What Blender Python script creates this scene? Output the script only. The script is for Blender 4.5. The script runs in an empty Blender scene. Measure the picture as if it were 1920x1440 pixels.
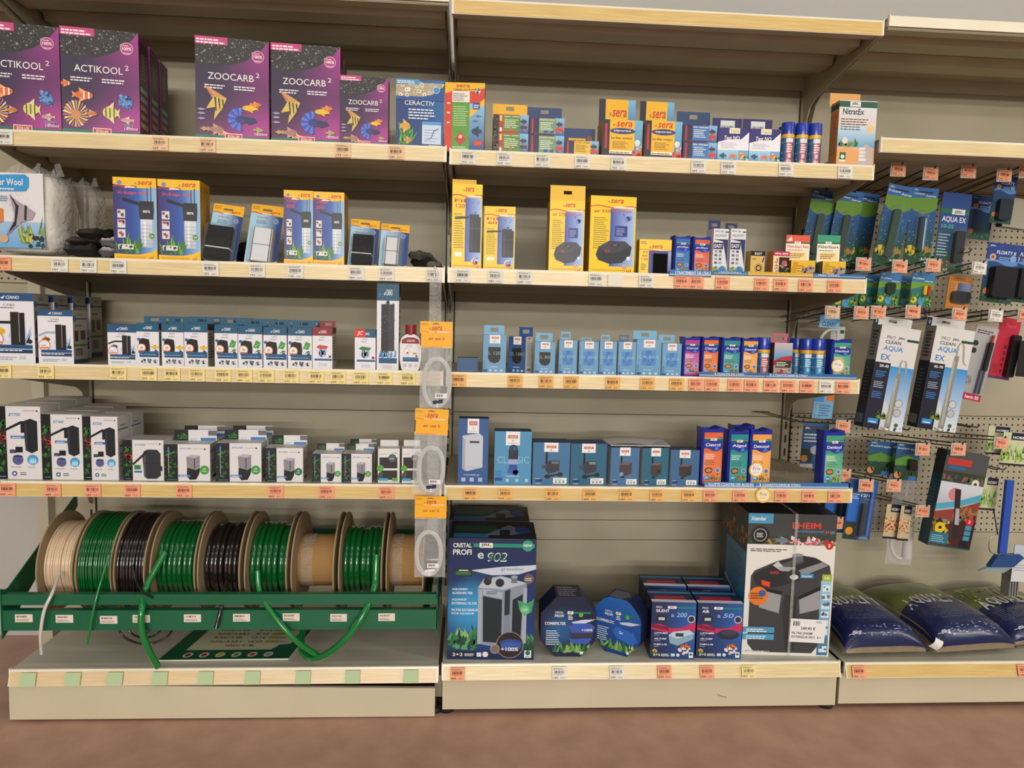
import bpy, math, random
from mathutils import Vector, Matrix
PI = math.pi
SC = bpy.context.scene
COL = SC.collection
# ------------------------------------------------------------------ camera
F_PX, YAW, PITCH, ROLL = 1324.6, 0.0641042, -0.0903395, 0.0239701
CAM = Vector((0.0646, -2.0543, 1.1993))
_fw = Vector((math.sin(YAW)*math.cos(PITCH), math.cos(YAW)*math.cos(PITCH), math.sin(PITCH)))
_r = Vector((math.cos(YAW), -math.sin(YAW), 0)); _u = _r.cross(_fw)
_R = _r*math.cos(ROLL)+_u*math.sin(ROLL); _U = -_r*math.sin(ROLL)+_u*math.cos(ROLL)
cd = bpy.data.cameras.new('camera'); cam = bpy.data.objects.new('camera', cd); COL.objects.link(cam)
cd.sensor_width = 36; cd.lens = 36*F_PX/1920; cd.clip_start = .05
m3 = Matrix((_R, _U, -_fw)).transposed().to_4x4(); m3.translation = CAM
cam.matrix_world = m3; SC.camera = cam
# ------------------------------------------------------------------ world, shop lamps, exposure
SC.view_settings.view_transform = 'Standard'; SC.view_settings.look = 'None'
SC.view_settings.gamma = 1; SC.view_settings.use_curve_mapping = False
SC.view_settings.exposure = -0.24
wd = bpy.data.worlds.new('shop_ambient'); SC.world = wd; wd.use_nodes = True
wd.node_tree.nodes['Background'].inputs[0].default_value = (1.0, .93, .84, 1)
wd.node_tree.nodes['Background'].inputs[1].default_value = 0.30
def lamp(loc, sx, sy, power, col=(1, .955, .88), target=None):
    l = bpy.data.lights.new('ceiling_lamp', 'AREA'); l.shape = 'RECTANGLE'; l.size = sx; l.size_y = sy
    l.energy = power; l.color = col
    o = bpy.data.objects.new('ceiling_lamp', l); COL.objects.link(o); o.location = loc
    d = Vector(target or (loc[0], loc[1], 0))-Vector(loc)
    o.rotation_euler = d.to_track_quat('-Z', 'Y').to_euler()
    return o
lamp((0.3, -1.9, 3.7), 4.5, .16, 17)
lamp((0.3, -4.2, 3.7), 6.0, .16, 26, target=(0.3, -2.6, 0))
lamp((0.6, -9.0, 3.7), 8.0, .3, 170, target=(.3, -1, 1))
lamp((0.6, -16.0, 3.7), 10.0, .3, 640, target=(.3, -1, 1))
lamp((0.6, -27.0, 3.7), 14.0, .3, 2100, target=(.3, -1, 1))
lamp((4.8, -2.2, 3.2), .25, 3.0, 48, col=(1, .97, .93), target=(.8, .4, .9))

# ------------------------------------------------------------------ pixel helper: a point seen at (px, py) on the plane y = Y
def at(px, py, Y):
    d = _fw + _R*((px-960)/F_PX) - _U*((py-720)/F_PX)
    return CAM + d*((Y-CAM.y)/d.y)
def proj(p):
    d = Vector(p)-CAM; z = d.dot(_fw)
    return 960+F_PX*d.dot(_R)/z, 720-F_PX*d.dot(_U)/z
def sx(px, Y, Z):
    lo, hi = -3., 4.
    for _ in range(40):
        m = (lo+hi)/2
        if proj((m, Y, Z))[0] < px: lo = m
        else: hi = m
    return (lo+hi)/2
def sz(py, X, Y):
    lo, hi = -1., 3.
    for _ in range(40):
        m = (lo+hi)/2
        if proj((X, Y, m))[1] > py: lo = m
        else: hi = m
    return (lo+hi)/2

# ------------------------------------------------------------------ colours and materials
_cc = {}
def C(h):
    if not isinstance(h, str): return h
    if h not in _cc:
        x = h.lstrip('#')
        v = [int(x[i:i+2], 16)/255 for i in (0, 2, 4)]
        _cc[h] = tuple((a/12.92 if a <= .04045 else ((a+.055)/1.055)**2.4) for a in v)+(1.,)
    return _cc[h]
def mix(a, b, t):
    a = C(a); b = C(b); t = min(1, max(0, t))
    return tuple(a[i]*(1-t)+b[i]*t for i in range(3))+(1.,)
def _mat(name, rough=.5, metal=0., coat=0., bump=0., bscale=200., spec=.5):
    m = bpy.data.materials.new(name); m.use_nodes = True; nt = m.node_tree; b = nt.nodes['Principled BSDF']
    a = nt.nodes.new('ShaderNodeAttribute'); a.attribute_name = 'Col'
    nt.links.new(a.outputs['Color'], b.inputs['Base Color'])
    b.inputs['Roughness'].default_value = rough; b.inputs['Metallic'].default_value = metal
    b.inputs['Coat Weight'].default_value = coat; b.inputs['Coat Roughness'].default_value = .12
    b.inputs['Specular IOR Level'].default_value = spec
    if bump:
        n = nt.nodes.new('ShaderNodeTexNoise'); n.inputs['Scale'].default_value = bscale; n.inputs['Detail'].default_value = 4
        tc = nt.nodes.new('ShaderNodeTexCoord'); nt.links.new(tc.outputs['Object'], n.inputs['Vector'])
        bp = nt.nodes.new('ShaderNodeBump'); bp.inputs['Strength'].default_value = bump; bp.inputs['Distance'].default_value = .002
        nt.links.new(n.outputs[0], bp.inputs['Height']); nt.links.new(bp.outputs[0], b.inputs['Normal'])
    return m
def noisy(name, c1, c2, scale, rough=.6, bump=.1, stretch=(1, 1, 1), detail=5, dots=None):
    m = bpy.data.materials.new(name); m.use_nodes = True; nt = m.node_tree; b = nt.nodes['Principled BSDF']; L = nt.links.new
    tc = nt.nodes.new('ShaderNodeTexCoord'); mp = nt.nodes.new('ShaderNodeMapping'); mp.inputs['Scale'].default_value = stretch
    n = nt.nodes.new('ShaderNodeTexNoise'); n.inputs['Scale'].default_value = scale; n.inputs['Detail'].default_value = detail
    r = nt.nodes.new('ShaderNodeValToRGB'); r.color_ramp.elements[0].position = .32; r.color_ramp.elements[1].position = .68
    r.color_ramp.elements[0].color = C(c1); r.color_ramp.elements[1].color = C(c2)
    L(tc.outputs['Object'], mp.inputs['Vector']); L(mp.outputs[0], n.inputs['Vector']); L(n.outputs[0], r.inputs[0])
    out = r.outputs[0]
    if dots:                                   # punched holes on a square pitch
        sp = nt.nodes.new('ShaderNodeSeparateXYZ'); L(tc.outputs['Object'], sp.inputs[0]); sq = []
        for k in (0, 2):
            d = nt.nodes.new('ShaderNodeMath'); d.operation = 'DIVIDE'; d.inputs[1].default_value = dots[0]; L(sp.outputs[k], d.inputs[0])
            f = nt.nodes.new('ShaderNodeMath'); f.operation = 'FRACT'; L(d.outputs[0], f.inputs[0])
            s = nt.nodes.new('ShaderNodeMath'); s.operation = 'SUBTRACT'; s.inputs[1].default_value = .5; L(f.outputs[0], s.inputs[0])
            p = nt.nodes.new('ShaderNodeMath'); p.operation = 'MULTIPLY'; L(s.outputs[0], p.inputs[0]); L(s.outputs[0], p.inputs[1]); sq.append(p)
        a = nt.nodes.new('ShaderNodeMath'); a.operation = 'ADD'; L(sq[0].outputs[0], a.inputs[0]); L(sq[1].outputs[0], a.inputs[1])
        lt = nt.nodes.new('ShaderNodeMath'); lt.operation = 'LESS_THAN'; lt.inputs[1].default_value = (dots[1]/dots[0])**2; L(a.outputs[0], lt.inputs[0])
        mx = nt.nodes.new('ShaderNodeMix'); mx.data_type = 'RGBA'; L(lt.outputs[0], mx.inputs[0]); L(out, mx.inputs[6]); mx.inputs[7].default_value = C('14120e'); out = mx.outputs[2]
    L(out, b.inputs['Base Color']); b.inputs['Roughness'].default_value = rough
    if bump:
        n2 = nt.nodes.new('ShaderNodeTexNoise'); n2.inputs['Scale'].default_value = scale*8; L(mp.outputs[0], n2.inputs['Vector'])
        bp = nt.nodes.new('ShaderNodeBump'); bp.inputs['Strength'].default_value = bump; bp.inputs['Distance'].default_value = .001
        L(n2.outputs[0], bp.inputs['Height']); L(bp.outputs[0], b.inputs['Normal'])
    return m
def film(name, tint, alpha, rough=.08, wrinkle=0.):
    m = bpy.data.materials.new(name); m.use_nodes = True; nt = m.node_tree; nt.nodes.clear(); L = nt.links.new
    o = nt.nodes.new('ShaderNodeOutputMaterial'); t = nt.nodes.new('ShaderNodeBsdfTransparent'); p = nt.nodes.new('ShaderNodeBsdfPrincipled')
    p.inputs['Base Color'].default_value = C(tint); p.inputs['Roughness'].default_value = rough
    fr = nt.nodes.new('ShaderNodeLayerWeight'); fr.inputs[0].default_value = .5
    pw = nt.nodes.new('ShaderNodeMath'); pw.operation = 'POWER'; pw.inputs[1].default_value = 4; L(fr.outputs['Facing'], pw.inputs[0])
    a = nt.nodes.new('ShaderNodeMath'); a.operation = 'ADD'; a.inputs[1].default_value = alpha; a.use_clamp = True; L(pw.outputs[0], a.inputs[0])
    mx = nt.nodes.new('ShaderNodeMixShader'); L(a.outputs[0], mx.inputs[0]); L(t.outputs[0], mx.inputs[1]); L(p.outputs[0], mx.inputs[2]); L(mx.outputs[0], o.inputs[0])
    if wrinkle:
        n = nt.nodes.new('ShaderNodeTexNoise'); n.inputs['Scale'].default_value = 22; n.inputs['Detail'].default_value = 3; n.inputs['Distortion'].default_value = 2
        tc = nt.nodes.new('ShaderNodeTexCoord'); L(tc.outputs['Object'], n.inputs['Vector'])
        bp = nt.nodes.new('ShaderNodeBump'); bp.inputs['Strength'].default_value = wrinkle; bp.inputs['Distance'].default_value = .02
        L(n.outputs[0], bp.inputs['Height']); L(bp.outputs[0], p.inputs['Normal']); L(bp.outputs[0], fr.inputs['Normal'])
    return m
M = dict(deck=noisy('lit_deck_enamel', 'c0bcaa', 'cac6b4', 6, .35, .05), card=_mat('printed_card', .45, coat=.06, spec=.35), gloss=_mat('glossy_plastic', .25, coat=.2), matte=_mat('matte_print', .75, bump=.15, bscale=300, spec=.3),  # deck: enamel paler than the shelves, the light on its top put into the colour
    metal=_mat('bare_metal', .3, metal=.9), paint=_mat('painted_metal', .38), foam=_mat('foam', .95, bump=1., bscale=500, spec=.1),
    fluff=_mat('filter_wool', .95, bump=.6, bscale=60, spec=.1), tube=_mat('hose_plastic', .16, coat=.5), board=_mat('grey_cardboard', .85, bump=.2, bscale=400, spec=.2),
    bag=_mat('printed_film', .28, coat=.3, bump=.5, bscale=35),
    shelf=noisy('beige_shelf_enamel', 'aaa188', 'b3aa90', 6, .42, .05), panel=noisy('beige_panel_enamel', 'a49b84', 'aea58d', 5, .55, .12),
    peg=noisy('perforated_panel', 'a49b84', 'aea58d', 5, .55, .12, dots=(.0226, .0036)),
    rail=noisy('pale_wood_insert', 'd6bf8b', 'e9d5a3', 9, .33, .05, (1, 1, 22)), gold=noisy('golden_wood_insert', 'cfae68', 'e0c27e', 9, .33, .05, (1, 1, 22)),
    rose=noisy('rosy_wood_insert', 'dcc092', 'e8cfa4', 9, .33, .05, (1, 1, 22)),
    lip=noisy('cream_profile', 'e9dfc6', 'f0e8d2', 8, .3, 0), wall=noisy('plaster_wall', 'adaaa4', 'b4b1ab', 3, .8, .1),
    floor=noisy('brown_resin_floor', 'b08874', 'c49a84', 9, .45, .15, detail=8), kick=noisy('kick_panel_enamel', 'c6bb9f', 'cdc2a6', 4, .42, .05),
    clear=film('clear_film', 'ffffff', .17, .10, 1.), blister=film('clear_blister', 'dfe8ee', .03, .05), wrap=film('clear_wrap', 'e8e6df', .18, .2, 1.0))

# ------------------------------------------------------------------ mesh builder with printed colour
class MB:
    def __init__(s): s.v = []; s.f = []; s.c = []
    def poly(s, pts, col):
        n = len(s.v); s.v.extend([tuple(p) for p in pts]); s.f.append(tuple(range(n, n+len(pts))))
        if isinstance(col, list): s.c.extend([C(c) for c in col])
        else: s.c.extend([C(col)]*len(pts))
    def box(s, x0, x1, y0, y1, z0, z1, col):
        c = col if isinstance(col, dict) else {}
        g = lambda k: c.get(k, c.get('*')) if c else col
        P = lambda x, y, z: (x, y, z)
        s.poly([P(x0, y0, z0), P(x1, y0, z0), P(x1, y0, z1), P(x0, y0, z1)], g('f'))
        s.poly([P(x1, y1, z0), P(x0, y1, z0), P(x0, y1, z1), P(x1, y1, z1)], g('b'))
        s.poly([P(x1, y0, z0), P(x1, y1, z0), P(x1, y1, z1), P(x1, y0, z1)], g('r'))
        s.poly([P(x0, y1, z0), P(x0, y0, z0), P(x0, y0, z1), P(x0, y1, z1)], g('l'))
        s.poly([P(x0, y0, z1), P(x1, y0, z1), P(x1, y1, z1), P(x0, y1, z1)], g('t'))
        s.poly([P(x0, y1, z0), P(x1, y1, z0), P(x1, y0, z0), P(x0, y0, z0)], g('u'))
    def prism(s, pts, a, b, ax='y', col='ffffff'):   # pts 2-D outline, extruded from a to b
        f = {'y': lambda p, t: (p[0], t, p[1]), 'x': lambda p, t: (t, p[0], p[1]), 'z': lambda p, t: (p[0], p[1], t)}[ax]
        A = [f(p, a) for p in pts]; B = [f(p, b) for p in pts]
        s.poly(A, col); s.poly(B[::-1], col); n = len(pts)
        for i in range(n): s.poly([A[(i+1) % n], A[i], B[i], B[(i+1) % n]], col)
    def lathe(s, prof, c=(0, 0), n=24, col='ffffff', ax='z'):   # prof [(r, h)] or [(r, h, colour)]
        def P(r, h, k):
            a = 2*PI*k/n
            if ax == 'x': return (h, c[0]+r*math.cos(a), c[1]+r*math.sin(a))
            return (c[0]+r*math.cos(a), c[1]+r*math.sin(a), h)
        for i in range(len(prof)-1):
            r0, h0 = prof[i][:2]; r1, h1 = prof[i+1][:2]; cc = prof[i][2] if len(prof[i]) > 2 else col
            for k in range(n):
                q = [P(r0, h0, k), P(r0, h0, k+1), P(r1, h1, k+1), P(r1, h1, k)]
                if r0 < 1e-6: q = q[1:]
                elif r1 < 1e-6: q = q[:3]
                s.poly(q, cc)
    def tube(s, path, r, col, n=10, closed=False):
        pts = [Vector(p) for p in path]; N = len(pts); rings = []; up = Vector((.13, .31, .94)).normalized()
        for i, p in enumerate(pts):
            a = pts[(i-1) % N] if closed else pts[max(0, i-1)]; b = pts[(i+1) % N] if closed else pts[min(N-1, i+1)]
            t = (b-a).normalized(); u = (up-t*up.dot(t)).normalized(); w = t.cross(u); up = u
            rings.append([p+(u*math.cos(2*PI*k/n)+w*math.sin(2*PI*k/n))*r for k in range(n)])
        for i in range(N if closed else N-1):
            A = rings[i]; B = rings[(i+1) % N]
            for k in range(n): s.poly([A[k], A[(k+1) % n], B[(k+1) % n], B[k]], col)
        if not closed: s.poly(rings[0][::-1], col); s.poly(rings[-1], col)
    def grid(s, fn, nu, nv, col):                 # fn(u, v) -> point ; col(u, v)
        for i in range(nu):
            for j in range(nv):
                q = [(i/nu, j/nv), ((i+1)/nu, j/nv), ((i+1)/nu, (j+1)/nv), (i/nu, (j+1)/nv)]
                s.poly([fn(*a) for a in q], [col(*a) for a in q] if callable(col) else col)
    def build(s, name, mat='card', parent=None, smooth=False, loc=None, weld=False):
        me = bpy.data.meshes.new(name); me.from_pydata(s.v, [], s.f)
        ca = me.color_attributes.new('Col', 'FLOAT_COLOR', 'CORNER')
        ca.data.foreach_set('color', [x for c in s.c for x in c])
        me.materials.append(M[mat] if isinstance(mat, str) else mat)
        if smooth or weld:
            import bmesh
            bm = bmesh.new(); bm.from_mesh(me); bmesh.ops.remove_doubles(bm, verts=bm.verts, dist=1e-5)
            if smooth:
                for f in bm.faces: f.smooth = True
                for e in bm.edges:
                    if len(e.link_faces) == 2 and e.calc_face_angle(0) > .7: e.smooth = False
            bm.to_mesh(me); bm.free()
        me.update()
        o = bpy.data.objects.new(name, me); COL.objects.link(o)
        if parent: o.parent = parent
        if loc: o.location = loc
        return o
def arc(pts, n=8):                                # smooth a polyline (Catmull-Rom)
    P = [Vector(p) for p in pts]; P = [P[0]*2-P[1]]+P+[P[-1]*2-P[-2]]; out = []
    for i in range(1, len(P)-2):
        for k in range(n):
            t = k/n; a, b, c, d = P[i-1:i+3]
            out.append(.5*((2*b)+(c-a)*t+(2*a-5*b+4*c-d)*t*t+(3*b-a-3*c+d)*t**3))
    out.append(P[-2]); return out
# ------------------------------------------------------------------ lettering as mesh
_tx = {}
def glyphs(s, bold=False, shear=0.):
    k = (s, bold, shear)
    if k not in _tx:
        c = bpy.data.curves.new('t', 'FONT'); c.body = s; c.resolution_u = 2 if len(s) > 9 else 3; c.offset = .016 if bold else .0; c.shear = shear
        o = bpy.data.objects.new('t', c); COL.objects.link(o)
        dg = bpy.context.evaluated_depsgraph_get(); me = bpy.data.meshes.new_from_object(o.evaluated_get(dg))
        V = [(v.co.x, v.co.y) for v in me.vertices]; Fc = [tuple(p.vertices) for p in me.polygons]
        bpy.data.objects.remove(o); bpy.data.curves.remove(c); bpy.data.meshes.remove(me)
        x0 = min(v[0] for v in V); x1 = max(v[0] for v in V); y0 = min(v[1] for v in V); y1 = max(v[1] for v in V)
        _tx[k] = ([((a-x0)/(x1-x0), (b-y0)/(y1-y0)) for a, b in V], Fc)
    return _tx[k]
class CV:                                          # a printed face: unit coordinates, x right, y up
    def __init__(s, mb, fn, W, H, seed=1): s.mb = mb; s.fn = fn; s.W = W; s.H = H; s.z = .00012; s.sub = 1; s.r = random.Random(seed)
    def _p(s, x, y): return s.fn(min(1, max(0, x)), min(1, max(0, y)), s.z)
    def up(s): s.z += .000025
    def poly(s, pts, col): s.mb.poly([s._p(*p) for p in pts], col); s.up()
    def rect(s, x0, y0, x1, y1, col):
        n = max(1, round(abs(x1-x0)*s.sub))
        for i in range(n):
            a = x0+(x1-x0)*i/n; b = x0+(x1-x0)*(i+1)/n; s.mb.poly([s._p(a, y0), s._p(b, y0), s._p(b, y1), s._p(a, y1)], col)
        s.up()
    def grad(s, x0, y0, x1, y1, a, b, vert=True, n=6):
        for i in range(n):
            t0, t1 = i/n, (i+1)/n; c0, c1 = mix(a, b, t0), mix(a, b, t1)
            if vert: q = [(x0, y0+(y1-y0)*t0), (x1, y0+(y1-y0)*t0), (x1, y0+(y1-y0)*t1), (x0, y0+(y1-y0)*t1)]; cc = [c0, c0, c1, c1]
            else: q = [(x0+(x1-x0)*t0, y0), (x0+(x1-x0)*t1, y0), (x0+(x1-x0)*t1, y1), (x0+(x1-x0)*t0, y1)]; cc = [c0, c1, c1, c0]
            s.mb.poly([s._p(*p) for p in q], cc)
        s.up()
    def field(s, x0, y0, x1, y1, fn, nx=8, ny=8):
        for i in range(nx):
            for j in range(ny):
                q = [(i/nx, j/ny), ((i+1)/nx, j/ny), ((i+1)/nx, (j+1)/ny), (i/nx, (j+1)/ny)]
                s.mb.poly([s._p(x0+(x1-x0)*a, y0+(y1-y0)*b) for a, b in q], [fn(a, b) for a, b in q])
        s.up()
    def ell(s, cx, cy, r, col, ry=None, n=18):      # r in units of the face width, round unless ry (units of height) is given
        ry = ry if ry is not None else r*s.W/s.H
        s.poly([(cx+r*math.cos(2*PI*k/n), cy+ry*math.sin(2*PI*k/n)) for k in range(n)], col)
    def ring(s, cx, cy, r, col, inner, f=.82): s.ell(cx, cy, r, col); s.ell(cx, cy, r*f, inner)
    def wave(s, y0, y1, amp, col, x0=0, x1=1, ph=0, n=10):   # band between a wavy lower edge at y0 and y1
        top = [(x0+(x1-x0)*k/n, y0+amp*math.sin(ph+2*PI*k/n)) for k in range(n+1)]
        for k in range(n): s.mb.poly([s._p(*top[k]), s._p(*top[k+1]), s._p(top[k+1][0], y1), s._p(top[k][0], y1)], col)
        s.up()
    def text(s, t, x, y, w, h, col, bold=True, it=0.):
        V, Fc = glyphs(t, bold, it)
        for f in Fc: s.mb.poly([s._p(x+V[i][0]*w, y+V[i][1]*h) for i in f], col)
        s.up()
    def micro(s, x, y, w, h, n, col, fill=.5):       # lines too small to read
        dh = h/n
        for k in range(n):
            a = x; e = x+w*s.r.uniform(.7, 1)
            while a < e:
                b = min(e, a+w*s.r.uniform(.07, .2)); yy = y+h-dh*(k+1)
                s.mb.poly([s._p(a, yy), s._p(b, yy), s._p(b, yy+dh*fill), s._p(a, yy+dh*fill)], col); a = b+w*.025
        s.up()
    def bars(s, x, y, w, h, col='1c1814', n=15):
        a = x
        for k in range(n):
            b = w/n*s.r.uniform(.2, .85); s.mb.poly([s._p(a, y), s._p(a+b, y), s._p(a+b, y+h), s._p(a, y+h)], col); a += w/n
        s.up()
    def specks(s, x0, y0, x1, y1, n, cols, sz=.02, keep=None, asp=1.):
        for _ in range(n):
            x = s.r.uniform(x0, x1); y = s.r.uniform(y0, y1)
            if keep and not keep(x, y): continue
            q = sz*s.r.uniform(.4, 1); a0 = s.r.uniform(0, PI); c = s.r.choice(cols)
            s.mb.poly([s._p(x+q*math.cos(a0+t)*1., y+q*asp*math.sin(a0+t)*s.W/s.H) for t in (0, 1.5, 3.0, 4.6)], c)
            if _ % 8 == 0: s.up()
        s.up()
    def plants(s, x0, y0, x1, y1, n, cols, h=.2):
        for _ in range(n):
            x = s.r.uniform(x0, x1); y = s.r.uniform(y0, y1); d = s.r.uniform(-.5, .5)*h; hh = h*s.r.uniform(.4, 1); w = .02+.03*s.r.random()
            s.mb.poly([s._p(x-w, y), s._p(x+w, y), s._p(x+w*.7+d*.6, y+hh*.6), s._p(x+d, y+hh)], s.r.choice(cols))
            if _ % 6 == 0: s.up()
        s.up()
    def fish(s, x, y, w, c1, c2='f4f0e8', d=1, tall=.5, stripes=0):
        k = s.W/s.H; h = w*tall*k
        s.poly([(x-d*w*.35, y), (x-d*w*.62, y+h*.4), (x-d*w*.56, y), (x-d*w*.62, y-h*.4)], c2)
        s.poly([(x+d*w*(.5*math.cos(t)), y+h*.5*math.sin(t)*(1 if math.cos(t) > 0 else .9)) for t in [i*PI/6 for i in range(12)]], c1)
        s.poly([(x-d*w*.2, y+h*.3), (x+d*w*.15, y+h*.42), (x-d*w*.25, y+h*.85)], c2)
        s.poly([(x-d*w*.2, y-h*.3), (x+d*w*.15, y-h*.42), (x-d*w*.25, y-h*.85)], c2)
        for i in range(stripes):
            xx = x+d*w*(.28-.26*i); s.poly([(xx-w*.035, y-h*.38), (xx+w*.035, y-h*.38), (xx+w*.035, y+h*.38), (xx-w*.035, y+h*.38)], '2a241c' if c1 != 'e06a28' else 'ffffff')
        s.ell(x+d*w*.36, y+h*.08, w*.03, '15120e', n=6)
def plane_cv(mb, o, u, v, seed=1):                 # flat face: origin, full-width vector, full-height vector
    o = Vector(o); u = Vector(u); v = Vector(v); n = u.cross(v).normalized()
    return CV(mb, lambda x, y, z: o+u*x+v*y+n*z, u.length, v.length, seed)

# ------------------------------------------------------------------ things, parts, copies
LABELS = {}
def tag(o, label, cat, group=None, kind=None):
    if label:
        o['label'] = label; o['category'] = cat
        if not 4 <= len(label.split()) <= 16: print('LABEL LENGTH', len(label.split()), label)
        if label in LABELS and not group: print('LABEL TWICE', label)
        LABELS[label] = 1
    if group: o['group'] = group
    if kind: o['kind'] = kind
    return o
def thing(name, label, cat, loc=(0, 0, 0), rot=0, group=None, tilt=0, lean=0):
    o = bpy.data.objects.new(name, None); COL.objects.link(o); o.empty_display_size = .05
    o.location = loc; o.rotation_euler = (math.radians(lean), math.radians(tilt), math.radians(rot))
    return tag(o, label, cat, group)
def copy_tree(o, parent=None):
    c = o.copy(); COL.objects.link(c)
    if parent: c.parent = parent; c.matrix_parent_inverse = o.matrix_parent_inverse
    for ch in list(o.children): copy_tree(ch, c)
    return c
def dup(o, label, loc=None, rot=None, group=None):
    c = copy_tree(o); tag(c, label, c['category'], group)
    if loc is not None: c.location = loc
    if rot is not None: c.rotation_euler.z = math.radians(rot)
    return c
def struct(o): o['kind'] = 'structure'; return o
# ------------------------------------------------------------------ the room
def slab(name, x0, x1, y0, y1, z0, z1, mat):
    b = MB(); b.box(x0, x1, y0, y1, z0, z1, 'ffffff'); return struct(b.build(name, mat))
slab('floor', -6, 7, -12, .60, -.05, 0, 'floor')
slab('wall_back', -6, 7, .56, .66, 0, 3.8, 'wall')
slab('baseboard_back', -6, 7, .545, .56, 0, .0, 'wall') if False else None

W_BAY = 1.25
BAY = {'L': (-W_BAY+.006, -.006), 'R': (.006, W_BAY-.006), '3': (W_BAY+.012, 2*W_BAY), '0': (-2*W_BAY, -W_BAY-.006)}
ZR = {'cL': 2.102, 'cR': 2.084, '1L': 1.682, '1R': 1.676, '13': 1.757, '2L': 1.344, '2R': 1.345, '3L': 1.0466, '3R': 1.045,
      '4L': .711, '4R': .710, 'dL': .154, 'dR': .161, 'd3': .157, 'c3': at(1700, 31, 0).z, 'c0': 2.09, '10': 1.69}
def surf(row): return ZR[row]-.002
DEPTH = .475
def shelf(row, label, rail='rail', railh=.043, deck=False, group=None):
    x0, x1 = BAY[row[1]]; zs = ZR[row]; t = thing('metal_shelf', label, 'shelf', (x0, 0, zs), group='metal shelves')
    w = x1-x0
    b = MB(); b.box(0, w, .004, DEPTH, -.006, -.002, 'ffffff'); b.box(0, w, .004, .007, -.034, -.006, 'ffffff')
    b.box(0, w, .007, .045, -.036, -.033, 'ffffff'); b.box(0, w, DEPTH-.006, DEPTH-.003, -.05, -.006, 'ffffff')
    b.build('shelf_board', 'deck' if deck else 'shelf', t)
    if not deck:
        for y in (.09, .25):
            s = MB(); s.prism([(y, -.007), (y+.012, -.034), (y+.085, -.034), (y+.097, -.007)], .012, w-.012, 'x', 'ffffff'); s.build('stiffener', 'shelf', t)
        for x in (.001, w-.004):
            s = MB(); s.prism([(.012, -.008), (.012, -.034), (.05, -.046), (.385, -.105), (.42, -.125), (.445, -.18), (.468, -.19), (.468, -.008)], x, x+.003, 'x', 'ffffff')
            s.build('bracket', 'shelf', t)
    dy = -.014 if deck else -.003
    s = MB(); s.prism([(.006, .0), (-.0015, .0), (-.003, -.004), (-.0015+dy, -railh), (.003+dy, -railh), (.003, -.003)], 0, w, 'x', 'ffffff'); r = s.build('price_rail', 'lip', t)
    if rail:
        s = MB(); f = lambda k, o: (-.003+(dy+.0015)*k-o, -.004-(railh-.004)*k)
        a, c = f(.06, .0002), f(.95, .0002); a2, c2 = f(.06, .0014), f(.95, .0014)
        s.prism([a, a2, c2, c], .004, w-.004, 'x', 'ffffff'); s.build('wood_insert', rail, r)
    for x in (-.002, w-.001):                     # end caps of the rail
        s = MB(); s.box(x, x+.003, -.004, .006, -railh, .003, 'ffffff'); s.build('end_cap', 'lip', r)
    return t
shelf('cL', 'empty top shelf with a plain white rail, above the purple cartons', None, .03)
shelf('cR', 'empty top shelf with golden wood rail, above the small aquarium boxes', 'gold')
shelf('c3', 'empty top shelf with narrow white rail, above the perforated panel', None, .03)
shelf('c0', 'top shelf past the far left upright, only its underside visible', None)
shelf('1L', 'beige shelf with pale wood rail carrying the purple carbon cartons', 'rail')
shelf('1R', 'beige shelf with pale wood rail carrying small media and test boxes', 'rail')
shelf('13', 'bare beige shelf with pale wood rail above the hanging goods', 'rail')
shelf('2L', 'beige shelf carrying filter wool bags and yellow blue filter cartons', 'rail')
shelf('2R', 'beige shelf carrying yellow pump cartons and small treatment boxes', 'rail')
shelf('3L', 'beige shelf carrying white filter boxes with dark blue tops', 'rail')
shelf('3R', 'beige shelf carrying light blue foam boxes and blue bottles', 'rail')
shelf('4L', 'beige shelf carrying black and white internal filter cartons', 'gold')
shelf('4R', 'beige shelf carrying blue pump boxes and tall blue bottles', 'gold')
shelf('dL', 'bottom deck shelf under the green hose reel rack', 'rose', .044, True)
shelf('dR', 'bottom deck shelf under the large external filter cartons', 'rail', .044, True)
shelf('d3', 'bottom deck shelf under the gravel bags', 'gold', .044, True)

def frame(bay, label, panels, posts, feet):
    x0, x1 = BAY[bay]; t = thing('shelving_frame', label, 'shelving', (0, .49, 0), group='shelving frames')
    o = lambda b, n, m: b.build(n, m, t, loc=(0, -.49, 0))
    for z0, z1, m in panels:
        b = MB(); b.box(x0+.012, x1-.012, DEPTH+.007, DEPTH+.02, z0+.0012, z1-.0012, 'ffffff'); o(b, 'back_panel', m)
    for x in posts:
        b = MB(); b.box(x-.013, x+.013, DEPTH+.001, .53, 0, 2.09, 'aaa188')
        z = .22
        while z < 2.05: b.box(x-.0035, x+.0035, DEPTH, DEPTH+.0015, z, z+.028, '16130f'); z += .05
        o(b, 'upright', 'paint')
        b = MB(); b.box(x-.018, x+.018, .05, .50, .03, .10, 'a59c84'); o(b, 'base_leg', 'paint')
    for x, y in feet:
        b = MB(); b.lathe([(0, 0), (.024, 0), (.026, .008), (.02, .014), (.008, .016), (.008, .032), (0, .032)], (x, y), 20, '1c1a18'); o(b, 'levelling_foot', 'paint')
    return t
frame('L', 'left shelving frame with plain beige back panels behind the hose reels', [(.05, .43, 'panel'), (.43, .865, 'panel'), (.865, 1.304, 'panel'), (1.304, 1.743, 'panel'), (1.743, 2.1, 'panel')], (-W_BAY, 0), [(-1.2, .03), (-.015, .03)])
frame('R', 'middle shelving frame with plain beige back panels behind the blue boxes', [(.05, .394, 'panel'), (.394, .469, 'panel'), (.469, .865, 'panel'), (.865, 1.304, 'panel'), (1.304, 1.743, 'panel'), (1.743, 2.1, 'panel')], (W_BAY,), [(.02, .03), (1.222, .03)])
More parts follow.
